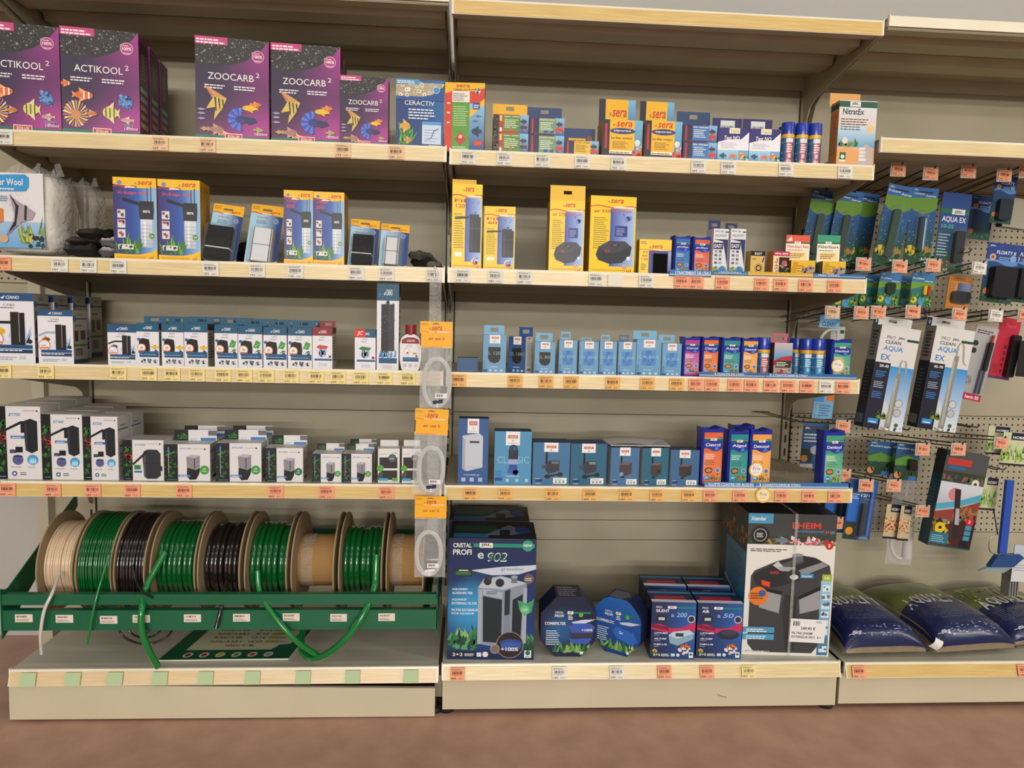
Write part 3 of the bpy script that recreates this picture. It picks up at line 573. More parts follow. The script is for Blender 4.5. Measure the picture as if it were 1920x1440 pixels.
def zpump(kind, teal=False):
    base = {'cascade': '2f5a94', 'cls': '4f92bc', 'a': '3f729c', 'b': '2c6482', 'c': '46729c', 'd': '2c6880', 'e': '3c6690'}[kind]
    def f(cv):
        cv.rect(0, 0, 1, 1, base); big = kind == 'cls'; cv.rect(.3, .78 if kind != 'cls' else .74, .68, 1.0, 'ecebe9'); y = .93 if kind in ('cascade',) else .90
        cv.rect(.36, y-.03, .62, y+.03, 'c04038'); cv.text('ZOLUX', .39, y-.018, .2, .036, WH); cv.ell(.49, y-.075, .03, 'b8b8bc', n=8); cv.text('AQUAYA', .36, y-.135, .26, .022, '6a6a70', False)
        if kind == 'cascade':
            cv.poly([(.14, .74), (.7, .78), (.82, .73), (.82, .26), (.3, .20), (.14, .24)], 'c4c8d4'); cv.poly([(.14, .72), (.24, .68), (.24, .20), (.14, .24)], 'a8acbc'); cv.rect(.38, .63, .7, .66, '26262c'); cv.text('CASCADE 60', .2, .13, .52, .025, 'd0dcec', False)
            for k in range(3): cv.rect(.12+k*.28, .04, .26+k*.28, .10, 'a8bcd8')
            for k in range(7): cv.rect(.32+k*.05, .24, .33+k*.05, .27, '7a8098')
        elif kind == 'cls':
            cv.text('CLASSIC', .08, .40, .86, .13, '8abcd8', False); cv.rect(.38, .48, .64, .65, '20242c'); cv.ell(.51, .67, .12, '26303c'); cv.ell(.54, .68, .05, '2a54a0'); cv.rect(.38, .38, .64, .47, '9aa4c8'); cv.rect(.40, .24, .62, .38, '2c4a9c'); cv.specks(.4, .2, .62, .26, 8, ['3a5ab0'], .1)
            cv.text('CLASSIC 80', .32, .145, .36, .025, WH, False); cv.rect(.02, .07, .22, .13, '1d4a9c')
            for k in range(4): cv.rect(.03, .15+k*.03, .2, .165+k*.03, '2f78bc')
            for k in range(3): cv.rect(.32+k*.26, .05, .40+k*.26, .11, 'a8cce0')
        else:
            dx = -.03; cv.rect(.34, .48, .40, .78, '17171a')
            if kind in 'ab': cv.poly([(.36, .50), (.44, .58), (.72, .58), (.72, .34), (.42, .26), (.34, .36)], '34363c'); cv.poly([(.5, .56), (.7, .56), (.7, .5), (.52, .5)], '6a6e76' if kind == 'a' else '7a8a8c'); cv.ell(.29, .43, .05, '1a1a1e'); cv.ell(.29, .43, .03, '5a5e64'); cv.ell(.40, .2, .08, '17171a', ry=.05); cv.ell(.74, .25, .08, '17171a', ry=.05); cv.poly([(.36, .22), (.76, .28), (.76, .24), (.4, .18)], '1c1c20')
            else: cv.poly([(.30, .3), (.30, .55), (.42, .62), (.74, .6), (.74, .32), (.5, .24)], '4a3f40' if kind != 'e' else '35302f'); cv.poly([(.3, .55), (.42, .62), (.74, .6), (.6, .54)], '6a5c5c'); cv.ell(.38 if kind == 'c' else .62, .30 if kind == 'c' else .38, .07, '7aa0bc' if kind == 'c' else '24242c'); cv.rect(.36, .2, .48, .25, '1a1a1c')
            cv.rect(.08, .07, .26, .13, '20306c'); cv.micro(.08, .14, .16, .02, 1, WH); cv.micro(.08, .03, .16, .02, 1, WH); cv.rect(.56, .03, .93, .17, 'ecebe6')
            for k in range(3): cv.rect(.61+k*.1, .05, .67+k*.1, .11, '9a9a9c')
            cv.micro(.6, .13, .28, .02, 1, '6a6a6c')
    return f
def aquavie(title, kind):
    def f(c0):
        q = {'bt': .23, 'can': .23, 'btc': .30}[kind]; c0.grad(0, 0, q, 1, '11150f', '14171a', n=2); c0.plants(.02, .08, q-.04, .8, 26, ['1f4a20', '2f6a2c', '16301a', '3f8a3a'], .10)
        if kind != 'btc': c0.specks(.02, .5, q-.03, .72, 12, ['8a2c24', 'c04a34', '5a2020'], .07)
        else: c0.rect(.08, .78, .12, .92, '3a7ab8'); c0.rect(.09, .2, .105, .76, '9aa0a8')
        c0.micro(.05, .03, q-.08, .03, 1, '6a8ab0'); f0 = c0.fn; cv = CV(c0.mb, lambda x, y, z: f0(q+(1-q)*x, y, z), c0.W*(1-q), c0.H, 7); cv.z = c0.z
        cv.rect(0, 0, 1, 1, 'dedbdc'); cv.text(title, .08, .865 if kind == 'bt' else .86, .34, .045, '2c78b4', True, .25)
        if kind == 'bt':
            cv.text('AQUAVIE', .48, .93, .36, .025, '4a5a70', False, .2); cv.ell(.9, .94, .03, '3a4656'); cv.poly([(0, .70), (.42, .80), (.55, .80), (.55, .76), (.42, .76), (0, .665)], '14161a'); c0.z = cv.z; c0.poly([(.08, .66), (q+.01, .70), (q+.01, .665), (.08, .63)], '1d2024'); cv.rect(.42, .64, .54, .79, '191b20')
            cv.poly([(.5, .8), (.7, .835), (.9, .80), (.9, .40), (.72, .36), (.54, .40)], '1c1f24'); cv.poly([(.54, .42), (.6, .4), (.6, .78), (.54, .76)], '33383f'); cv.rect(.56, .46, .88, .465, '0e0f12'); cv.rect(.12, .56, .52, .60, '3f6fb0'); cv.micro(.16, .57, .34, .02, 1, WH, .6)
            cv.rect(.08, .36, .27, .41, '4a4664'); cv.rect(.25, .37, .46, .45, '1a1a1c'); cv.ell(.31, .27, .16, '54688c'); cv.poly([(.2, .29), (.42, .31), (.42, .24), (.24, .22)], '5a5490'); cv.rect(.18, .31, .45, .325, '1c1f26'); cv.ell(.74, .27, .16, '3a98cc'); cv.ell(.74, .25, .11, '8fd0ee', ry=.03)
            for k in range(4): cv.rect(.66+k*.05, .21, .675+k*.05, .30, 'd0ecf8')
            cv.micro(.1, .165, .36, .015, 1, '6a6a70'); cv.micro(.6, .165, .28, .015, 1, '6a6a70'); cv.ell(.2, .08, .075, '24407c'); cv.ell(.2, .08, .04, 'dedbdc'); cv.micro(.36, .06, .25, .05, 2, '5a5a60')
        elif kind == 'can':
            cv.text('V100', .06, .80, .24, .05, '4a4a50', False) if False else None
            cv.text('AQUAVIE', .5, .895, .32, .03, '4a5a70', False, .2); cv.ell(.88, .905, .03, '3a4656'); cv.poly([(.32, .60), (.36, .72), (.5, .77), (.8, .76), (.9, .66), (.9, .12), (.76, .04), (.46, .04), (.36, .1)], '2c2e34'); cv.poly([(.36, .68), (.42, .7), (.42, .1), (.36, .12)], '50545c'); cv.rect(.36, .42, .9, .43, '17181c'); cv.rect(.88, .24, .95, .36, '222429'); cv.poly([(0, .42), (.42, .72), (.5, .70), (.02, .37)], '191a1e')
            cv.rect(.05, .27, .26, .38, '3f7a3c'); cv.rect(.05, .19, .3, .24, '3f6fb0')
        else:
            cv.text('AQUAVIE', .46, .86, .32, .03, '4a5a70', False, .2); cv.ell(.84, .87, .03, '3a4656'); cv.poly([(.26, .66), (.42, .72), (.68, .70), (.68, .36), (.56, .30), (.28, .36)], '8c8890'); cv.poly([(.26, .66), (.42, .72), (.68, .70), (.54, .62)], 'b4b0b8'); cv.rect(.5, .34, .53, .62, '3a3638')
            cv.poly([(.28, .36), (.56, .30), (.68, .36), (.66, .2), (.56, .04), (.36, .03), (.27, .14)], '161517'); cv.rect(.02, .11, .38, .17, '3f7ab8'); cv.micro(.06, .125, .28, .03, 1, WH, .7); cv.ell(.82, .30, .15, '4a9a44' if title != 'BTC400' else '2c6a48'); cv.text('x2', .77, .31, .09, .045, WH)
            cv.micro(.74, .26, .16, .03, 1, WH)
    return f
def aqua_side(cv):
    cv.grad(0, 0, 1, 1, '101418', '14180f'); cv.plants(0, .08, 1, .8, 34, ['1f4a20', '2f6a2c', '16301a', '3f8a3a'], .12); cv.specks(0, .5, .95, .72, 14, ['8a2c24', 'c04a34', '5a2020'], .16); cv.micro(.3, .03, .6, .03, 1, '6a8ab0')
def aqua_side2(cv):
    cv.grad(0, 0, 1, 1, '101216', '16191a'); cv.plants(.3, .25, .95, .7, 22, ['2f6a2c', '16301a', '4f9a3a'], .14); cv.rect(.14, .78, .3, .92, '3a7ab8'); cv.rect(.2, .2, .24, .76, '9aa0a8'); cv.micro(.3, .05, .6, .04, 1, 'b8c4d0')
def aqua_right(cv): cv.rect(0, 0, 1, 1, 'c4c0bc'); cv.micro(.15, .84, .6, .04, 1, '6a6a70'); cv.rect(0, .78, .8, .8, '3a4a6c'); cv.rect(.1, .52, .9, .54, '3a5a8c'); cv.micro(.1, .2, .7, .25, 4, '8a8688'); cv.rect(.3, .05, .8, .13, '4a4648')
def aqua_tab(cv): cv.rect(0, 0, 1, 1, 'dedbdc'); cv.rect(0, 0, .33, 1, '14171a'); cv.plants(.05, .2, .3, .5, 8, ['2f6a2c', '3f8a3a'], .3); cv.text('BTC', .38, .05, .16, .2, '8aa8c4', True, .2); cv.rect(.62, .05, .98, .3, '3f7ab8'); cv.rect(.8, .5, 1, .95, '6a686c')
def foamset(cv):
    cv.rect(0, 0, 1, 1, 'e4e2df'); cv.rect(0, 0, .06, 1, '23241f'); cv.text('V100', .66, .84, .2, .05, '4a9cc8'); cv.micro(.12, .83, .4, .03, 1, '8a8a8c'); cv.rect(.12, .42, .9, .74, '2b2523'); cv.rect(.16, .08, .9, .36, '2b2523'); cv.ell(.68, .72, .18, '4a5c5c'); cv.micro(.56, .68, .24, .06, 2, 'c8d0d0')
    cv.ell(.16, .42, .15, '5aa83c'); cv.poly([(0, .06), (.24, .1), (.3, .3), (.1, .3)], '4a4c4a'); cv.rect(.1, .05, .5, .13, '4aa0d4'); cv.rect(.68, .04, .92, .14, '5fa83f')
def easytest(cv):
    cv.rect(0, 0, 1, 1, 'dedfe4'); cv.text('PRO JBL', .1, .92, .6, .04, '3a4a48'); cv.rect(.78, .92, .98, .95, '1f6a50'); cv.text('AQUATEST', .08, .83, .8, .05, '2a2c38'); cv.poly([(0, .78), (.55, .74), (.98, .78), (.98, .2), (.8, .5), (.6, .78)], '2b3566'); cv.rect(.02, .57, .66, .71, '262e58'); cv.text('EASY', .08, .6, .52, .08, WH)
    for k in range(4):
        for j in range(2): cv.rect(.12+j*.28, .26+k*.08, .30+j*.28, .31+k*.08, '9a9ca8' if (k+j) % 2 else '5a6070')
    cv.rect(0, .02, .35, .2, '9aa060'); cv.ell(.66, .13, .28, '5c9ccc'); cv.ell(.66, .13, .2, '4a80b0'); cv.specks(.1, .03, .9, .2, 12, ['c88a40', '3f6a3c'], .06)
def exitbox(cv):
    cv.rect(0, 0, 1, 1, 'dcb86a'); cv.rect(0, .82, 1, 1, '1a1814'); cv.text('EXIT', .28, .86, .5, .09, WH); cv.ring(.58, .36, .28, '1a1814', 'dcb86a', .9); cv.ring(.58, .36, .2, '1a1814', 'dcb86a', .6); cv.poly([(.78, .6), (.9, .78), (1, .78), (.86, .56)], '5a3f78'); cv.poly([(.1, .02), (.22, .18), (.3, .14), (.22, 0)], '5a3f78'); cv.micro(.1, .68, .4, .06, 1, '6a5a30')
def eshabox(cv):
    cv.rect(0, 0, 1, 1, 'f0dca0'); cv.rect(0, .82, 1, 1, 'c02c54'); cv.text('eSHa 2000', .1, .87, .8, .08, WH); cv.rect(.36, .2, 1, .78, '261a20'); cv.ell(.7, .55, .18, 'b85a5c'); cv.ell(.62, .4, .12, '2c4030'); cv.specks(.4, .2, 1, .5, 12, ['5a7a4a', 'c8a890', '1c1418'], .08)
    V, Fc = glyphs('eSHa', True, 0)
    for f in Fc: cv.mb.poly([cv._p(.30-V[i][1]*.2, .18+V[i][0]*.56) for i in f], 'b03878')
    cv.up(); cv.rect(.34, .06, .8, .13, '6a4a90'); cv.micro(.08, .03, .2, .1, 2, 'c85a50')
def fstart(red):
    def f(cv):
        a = 'e05a44' if red else '3a9a74'; cv.rect(0, 0, 1, 1, 'efe6d2'); cv.rect(0, .72, 1, 1, a); cv.rect(0, .68, 1, .73, '2c5a40'); cv.rect(.36, .66, .62, .76, WH); cv.text('JBL', .4, .68, .18, .06, DK); cv.text('FilterStart Red' if red else 'FilterStart', .06, .52, .88, .1, 'b8402c' if red else '1f4a3c'); cv.micro(.1, .42, .8, .06, 1, a)
        cv.rect(.1, .1, .88, .38, 'f0d890'); cv.micro(.15, .14, .66, .2, 3, '8a5a30', .5)
        if red: cv.poly([(.02, .76), (.22, .96), (.26, .78)], 'f0dcd0')
    f.base = 'e05a44' if red else '3a9a74'; return f
def fstart_box(cv): cv.rect(0, 0, 1, 1, 'e8b81c'); cv.poly([(.15, 0), (.3, .9), (.1, .9), (0, .4)], 'c89a18'); cv.poly([(.4, 0), (.5, .5), (.75, .75), (1, .6), (1, 0)], 'a8988a'); cv.specks(.4, 0, 1, .6, 20, ['e8dcd0', '5a5048', 'c87a60', '2c2824'], .08); cv.micro(.25, .1, .3, .7, 5, '9a7814', .4)
def spspack(cv):
    cv.rect(0, 0, 1, 1, 'f2cc1c'); cv.rect(.3, .0, 1, .68, '3a3a88'); sera(cv, .3, .74, .42, .1); swoosh(cv, .69, 'd03a2c'); cv.text('Fil', .12, .60, .14, .06, 'b83a1c'); cv.text('60', .1, .5, .16, .06, 'b83a1c'); cv.text('120', .08, .4, .2, .06, 'b83a1c'); cv.micro(.06, .12, .2, .2, 4, '8a6a1c'); cv.micro(.04, .86, .2, .1, 3, '8a6a1c'); cv.grad(.9, 0, 1, .66, '6a5a98', '9aa8dc')
def jbl_lab(name, c1, c2):
    def f(cv):
        cv.rect(0, 0, 1, 1, '23349c'); n = 10
        cv.poly([(0, 1)]+[(k/n, .88-.03*math.sin(k*.55)) for k in range(n+1)]+[(1, 1)], c1)
        cv.rect(0, .845, 1, .885, '1f6a44'); cv.rect(0, .885, 1, .89, 'dfe8d8'); cv.rect(.34, .842, .68, .89, 'e8e4da'); cv.text('JBL', .4, .85, .2, .03, DK)
        cv.text(name, .08, .735, .8, .06 if len(name) > 5 else .07, WH); cv.poly([(0, 0)]+[(k/n, .67+.03*math.sin(k*.6+1)) for k in range(n+1)]+[(1, 0)], c1)
        cv.field(0, .0, 1, .62, lambda a, b: mix(c2, c1, .2+.7*a*b+.2*(1-b)), 4, 4); cv.poly([(.55, .66), (.7, .76), (.82, .68), (.7, .66)], '4a78c8'); cv.micro(.08, .50, .6, .1, 3, 'eeeae0', .35); cv.micro(.08, .38, .7, .1, 3, '3c4238', .35)
        cv.ell(.3, .27, .22, '3a2c24', ry=.06); cv.fish(.3, .27, .34, 'c88a50', 'a85a34', -1, .6); cv.plants(.05, .06, .95, .12, 22, ['2f6a34', '5f9a3c', '1f4a2c'], .1); cv.specks(.4, .08, .95, .2, 14, ['c84a34', 'd88a3c', '8ab03c'], .07)
        cv.ring(.8, .27, .13, 'd8dcc8', '5a7ab0', .8); cv.rect(.04, .10, .36, .16, '4a9cd4'); cv.text('JBL', .1, .115, .2, .03, WH); cv.rect(0, .0, 1, .05, c1)
    return f
def canlab(c='c8302c'):
    def f(cv):
        cv.rect(0, 0, 1, 1, '2a6a9c'); cv.rect(0, .88, 1, 1, 'e8b020'); cv.rect(.33, .0, .66, .86, c); cv.rect(.33, .72, .66, .86, WH); cv.micro(.36, .4, .28, .3, 4, WH, .5); cv.ell(.5, .28, .06, 'b8d8e0', ry=.08); cv.micro(.36, .06, .26, .1, 2, 'f4dcd0')
        cv.specks(.68, .1, 1, .8, 20, ['3a8ac0', 'c8a040', '1c4a78', '7ab0cc'], .05); cv.specks(0, .1, .3, .8, 20, ['3a8ac0', 'd0b060', '1c4a78'], .05)
    return f
def e902(cv):
    cv.field(0, 0, 1, 1, lambda a, b: mix(mix('1d3c7c', '14224c', b), '3a9ad0', max(0, 1-((a-.3)**2*5+(b-.42)**2*14))), 8, 12)
    cv.text('CRISTAL', .05, .925, .21, .035, WH); cv.text('PROFI', .05, .865, .21, .045, WH); cv.rect(.28, .93, .98, .96, '1f8a70'); cv.rect(.35, .925, .50, .965, 'ece8e0'); cv.text('JBL', .365, .933, .12, .026, DK)
    cv.ell(.9, .945, .065, '3a9a80'); cv.text('NEW', .85, .937, .1, .022, WH, True, .1); cv.text('e', .33, .835, .07, .05, 'c8dcd8'); cv.text('902', .445, .812, .22, .075, 'dfeee4', True, .2); cv.text('902', .455, .82, .2, .06, '1f5a44', True, .2)
    cv.poly([(.25, .74), (.6, .77), (1, .79), (1, .755), (.8, .71), (.5, .70)], 'c8d0e0'); cv.text('greenline', .60, .735, .26, .032, '3a7a50', False)
    cv.rect(.07, .69, .27, .755, '1c2c24'); cv.rect(.085, .70, .255, .73, '3a6a4c'); cv.micro(.12, .735, .12, .015, 1, WH)
    for k, t in enumerate(['AQUARIEN-', 'AUSSENFILTER', 'AQUARIUM', 'EXTERNAL FILTER', 'FILTRE EXTERIEUR', 'POUR AQUARIUM']): cv.text(t, .045, .572-.030*k-.028*(k//2)*.9, .021*len(t)*.82+.03, .020, 'e8eef4')
    cv.plants(0, .07, .32, .18, 46, ['2f6a4c', '1f4a38', '5a9a6a', '8ab87a', '3a7a4a'], .13); cv.plants(.8, .07, 1, .16, 22, ['2f6a4c', '1f4a38', '5a9a6a'], .1)
    cv.grad(0, 0, 1, .075, '14244c', '1c2c54', n=2)
    cv.poly([(.34, .6), (.40, .67), (.60, .70), (.90, .64), (.90, .60), (.86, .13), (.6, .10), (.38, .13)], '8a94a6'); cv.poly([(.34, .6), (.42, .665), (.62, .69), (.90, .64), (.64, .585)], 'b8c0cc'); cv.poly([(.40, .53), (.62, .50), (.62, .14), (.41, .15)], '1f2730'); cv.poly([(.74, .50), (.86, .55), (.84, .14), (.74, .18)], '1a222c')
    cv.poly([(.645, .57), (.72, .60), (.72, .14), (.645, .12)], '7c8798'); cv.poly([(.65, .57), (.71, .59), (.71, .38), (.65, .37)], '232a33'); cv.poly([(.40, .59), (.62, .56), (.62, .51), (.40, .54)], 'a8b0be'); cv.micro(.44, .545, .14, .03, 2, '3a424e')
    cv.rect(.345, .13, .39, .58, 'a4adbb'); cv.rect(.86, .14, .905, .6, 'a4adbb')
    cv.ell(.45, .65, .045, '20262e'); cv.ell(.59, .64, .05, '20262e'); cv.rect(.72, .64, .79, .69, '6a7480'); cv.ell(.755, .69, .04, '9aa4b0', ry=.012); cv.ell(.47, .675, .03, '343c46'); cv.ell(.92, .675, .06, '6a5a50'); cv.micro(.88, .66, .08, .03, 2, 'd8d0c8')
    cv.poly([(.80, .50), (.90, .47), (.99, .51), (.96, .40), (.88, .37), (.82, .42)], '3f9a60'); cv.ell(.885, .42, .055, '6ab884'); cv.text('11W', .855, .41, .06, .02, WH)
    cv.ring(.72, .125, .16, '9a8a80', '2c2020', .95); cv.ell(.735, .14, .13, '2c4a94', ry=.035); cv.ell(.735, .115, .12, '3a5aa8', ry=.04); cv.text('+100%', .62, .075, .2, .03, WH); cv.ring(.55, .09, .055, 'b8a8a0', '7a6a64', .88)
    cv.rect(.05, .025, .33, .06, '0c142c'); cv.text('2+2', .06, .03, .12, .026, WH); cv.micro(.2, .03, .12, .025, 3, WH, .5); cv.rect(.34, .025, .395, .06, 'c8dcec'); cv.ell(.44, .045, .035, 'e8dcdc', n=8); cv.rect(.89, .02, .97, .08, 'e8f0ec'); cv.ell(.93, .06, .028, '1f6a58'); cv.text('JBL', .90, .023, .06, .012, DK)
def e902top(cv): cv.rect(0, 0, 1, 1, '141c28'); cv.rect(.05, .4, .55, .75, '1f4a34'); cv.rect(.05, .05, .45, .3, '2a6a94'); cv.poly([(.4, .2), (.7, .8), (.8, .6), (.95, .4), (.7, .2)], '6a7a88'); cv.ell(.85, .5, .09, '1f3f84', ry=.2); cv.rect(.58, .1, .7, .5, '14181c')
def eheim(cv):
    cv.rect(0, 0, 1, 1, 'e2dfd8'); cv.rect(0, .80, 1, 1, '3d3e3e'); cv.rect(0, .93, .28, 1, '4a9ac4'); cv.text('Xtender', .03, .95, .17, .028, WH); cv.text('EHEIM', .50, .90, .32, .042, 'e0442c'); cv.text('professionel', .54, .868, .32, .025, '5a94c8', False, .3); cv.text('4+', .87, .868, .05, .022, 'd8503c'); cv.text('600', .93, .868, .05, .02, '7aa8cc', False)
    cv.field(0, .785, 1, .845, lambda a, b: mix('3a2c2c', '2c4030', a), 4, 2); cv.plants(0, .785, .5, .80, 30, ['3a6a3c', '8a4a3c', '2c4a2c', 'b07a5a'], .045); cv.plants(.5, .785, 1, .80, 30, ['c87a8c', 'd8a0ac', '6a8a3c', '9a3c4c'], .045); cv.specks(.5, .79, .8, .84, 26, ['e0b8b8', 'c05a6a', 'f0d8d0'], .03); cv.fish(.4, .815, .13, '6a7a90', '8a8a98', 1, .5)
    cv.ell(.14, .85, .105, '17181a'); cv.ring(.14, .85, .075, 'b8b8b0', '17181a', .9); cv.micro(.1, .835, .08, .035, 3, 'd8d8d0'); cv.ell(.93, .785, .045, 'c82c28'); cv.text('3', .915, .775, .025, .022, WH); cv.micro(.04, .735, .46, .025, 2, '4a4a4c', .5)
    cv.poly([(.06, .56), (.10, .60), (.35, .67), (.62, .715), (.78, .70), (.95, .645), (.97, .58), (.90, .10), (.80, .02), (.14, .02), (.06, .08)], '3c3c3f')
    cv.poly([(.08, .57), (.36, .665), (.62, .71), (.80, .69), (.94, .64), (.72, .58), (.55, .52), (.3, .48), (.12, .50)], '232426'); cv.poly([(.56, .60), (.86, .67), (.93, .645), (.62, .56)], '8a8a8c'); cv.poly([(.36, .64), (.60, .70), (.66, .67), (.42, .61)], '4e5052')
    cv.poly([(.16, .47), (.42, .44), (.40, .30), (.17, .34)], '98989a'); cv.poly([(.62, .42), (.90, .50), (.88, .34), (.64, .30)], '98989a'); cv.poly([(.14, .49), (.43, .455), (.42, .43), (.16, .465)], '151618'); cv.poly([(.60, .42), (.92, .52), (.92, .49), (.62, .40)], '151618'); cv.poly([(.46, .44), (.6, .42), (.6, .04), (.5, .04), (.44, .3)], '2e2e31')
    cv.rect(.26, .575, .38, .60, '2c2c2e'); cv.text('EHEIM', .28, .58, .09, .018, 'c83a2c'); cv.poly([(.18, .535), (.28, .52), (.28, .485), (.19, .50)], 'e0482c'); cv.rect(.52, .67, .64, .715, '5c5e60'); cv.ell(.58, .715, .06, '8a8c8e', ry=.012); cv.poly([(.3, .64), (.36, .67), (.44, .62), (.4, .60)], 'c4c4c4'); cv.poly([(.36, .63), (.56, .63), (.56, .60), (.40, .60)], 'a0a0a0')
    cv.ring(.55, .565, .085, '34404c', '2a2b2d', .9); cv.ell(.55, .56, .05, 'cfcfcc', ry=.018); cv.rect(.62, .555, .77, .585, '3f8cc0'); cv.text('Xtender', .635, .562, .12, .014, WH)
    cv.ell(.155, .42, .11, 'e0762c'); cv.micro(.07, .40, .14, .05, 3, '5a2c14'); cv.ell(.2, .44, .04, '3a5a9c'); cv.rect(0, .16, .36, .20, '4a98c0'); cv.micro(.04, .165, .24, .028, 2, WH); cv.rect(0, .11, .36, .15, '4a98c0'); cv.micro(.04, .115, .28, .028, 2, WH)
    cv.grad(.86, .01, .98, .54, '2f6a98', '9cc8e0'); cv.rect(.87, .535, .98, .585, 'a0b43c'); cv.text('10', .9, .548, .05, .022, WH)
    for k in range(8): cv.rect(.88, .03+k*.062, .97, .075+k*.062, 'd4e4ec' if k != 1 else '4a8a8c'); cv.specks(.895, .04+k*.062, .955, .068+k*.062, 3, ['3a6a9c', '5a7a8c'], .03)
    cv.micro(.04, .02, .26, .018, 1, 'd0d8dc'); cv.text('Made in Germany', .04, .02, .28, .014, 'b8c4cc')
def eheim_side(cv):
    cv.rect(0, 0, 1, 1, '2c3436'); cv.grad(0, 0, 1, .72, '2a5a7c', '4a8cb4'); cv.poly([(0, .8), (0, 1), (1, 1), (1, .78)], '34302e'); cv.specks(.1, .75, 1, .88, 40, ['8a4a30', '4a3a28', '3a5a34', 'b07a4a'], .07); cv.text('EHEIM', .3, .92, .4, .03, 'a0342c')
    cv.poly([(.3, .72), (.95, .6), (.95, .35), (.3, .42)], '3f84b0'); cv.micro(.36, .42, .5, .24, 12, '2c5878', .4); cv.poly([(.2, .42), (.98, .3), (.98, .31), (.2, .435)], 'c8d8e4'); cv.rect(0, .1, .25, .75, '223038'); cv.micro(.3, .05, .6, .2, 8, '3a7098', .4)
def jblpump(silent):
    def f(cv):
        cv.field(0, 0, 1, 1, lambda a, b: mix('1f2c58', '2f6cc0', max(0, a*1.2-.3)*(1-abs(b-.6))), 5, 5); cv.text('PRO', .1, .89, .13, .035, WH, False); cv.rect(.36, .885, .55, .93, WH); cv.text('JBL', .4, .892, .11, .03, DK); cv.rect(.55, .89, 1, .925, '1f7a7c'); cv.text('SILENT' if silent else 'AIR', .1, .82, .3 if silent else .16, .05, WH)
        cv.text('a', .44, .74, .07, .05, '9ab0e0'); cv.text('200' if silent else '50', .56, .74, .24, .08, '8cb8e8', True, .2); cv.rect(.12, .66, .34, .76, '1c2420'); cv.rect(.16, .68, .3, .73, 'b8c4c0'); cv.ring(.9, .71, .085, 'd8d8e0', '2a2a34', .8)
        cv.poly([(0, .6), (.2, .62), (.45, .54), (.7, .56), (1, .66), (1, .5), (.7, .48), (.4, .46), (0, .52)], 'c02c5c'); cv.poly([(0, .62), (.4, .56), (.4, .5), (0, .55)], '7a1c3c')
        if silent: cv.poly([(.4, .42), (.5, .48), (.86, .52), (.98, .46), (.96, .36), (.62, .24), (.44, .28)], '86a8bc'); cv.poly([(.4, .42), (.5, .48), (.86, .52), (.98, .46), (.6, .36)], 'b8d0dc'); cv.rect(.56, .4, .74, .46, '2c3848')
        else: cv.ell(.7, .44, .24, '262b3c', ry=.09); cv.ell(.72, .47, .18, '3a4056', ry=.05)
        for k, t in enumerate(['LUFTPUMPE', 'AIR PUMP', 'POMPE A AIR']): cv.text(t, .08, .44-k*.1, .3-.02*(k == 1), .03, 'e8ecf4'); cv.micro(.08, .415-k*.1, .16, .014, 1, 'b8c4dc')
        cv.fish(.78, .22, .2, 'd87a30', 'c85a20', -1, .6, 2); cv.specks(.66, .08, .9, .2, 16, ['d8c8d8', '3a5a3c', 'e8dce8'], .05); cv.ell(.1, .13, .06, 'd0a040'); cv.plants(.02, .04, .3, .08, 10, ['2f5a3c', '1f4a3c'], .1)
        cv.text('2+2', .07, .055, .16, .04, WH); cv.micro(.25, .05, .2, .05, 3, WH, .5); cv.rect(.47, .05, .56, .1, 'c8d8e8'); cv.ell(.63, .075, .04, 'e0dce0', n=8); cv.rect(.88, .03, .97, .13, 'e0ecec'); cv.ell(.925, .09, .028, '1f4a44')
    return f
def combi(b):
    def f(cv):
        base = '161c3a' if b else '1c3c80'
        cv.field(0, 0, 1, 1, lambda x, y: mix(base, '2c6ca8' if b else '2f6cc0', max(0, .7-((x-.35)**2*6+(y-.45)**2*6)) if b else max(0, y*.8)), 6, 6); cv.text('CRISTAL', .25, .72, .15, .035, WH, False); cv.text('PROFI', .25, .66, .16, .045, WH); cv.rect(.46, .72, .9, .75, '1f7a64'); cv.rect(.48, .71, .58, .76, WH); cv.text('JBL', .495, .72, .07, .03, DK); cv.micro(.49, .62, .09, .08, 3, WH, .5)
        cv.text('COMBIFILTER' if b else 'COMBIBLOC', .07, .53, .38, .05, WH); cv.poly([(.55, .58), (.75, .62), (.99, .63), (.8, .56), (.6, .55)], 'c8d4e4'); cv.micro(.1, .2, .26, .26, 7, 'd0dce8', .4); cv.plants(.22, .06, .95, .1, 36, ['2f6a3c', '5f9a4a', '1f4a30', '8ab060'], .2)
        if b: cv.poly([(.5, .5), (.6, .56), (.9, .56), (.98, .5), (.92, .4), (.56, .4)], '3a58b0'); cv.poly([(.5, .49), (.56, .40), (.92, .4), (.98, .49), (.94, .33), (.58, .32)], '34343e'); cv.poly([(.5, .32), (.58, .22), (.86, .22), (.93, .3), (.9, .32), (.56, .3)], '3a58b0'); cv.text('+100%', .74, .43, .2, .04, WH)
        else: cv.poly([(.42, .4), (.5, .5), (.85, .45), (.95, .3), (.8, .22), (.5, .3)], '2f6ac8'); cv.text('2x', .56, .38, .08, .05, WH); cv.text('1x', .78, .16, .08, .05, WH)
        cv.ell(.72, .70, .04, '5ab050'); cv.rect(.72, .04, .78, .09, 'dfe8e4')
    return f
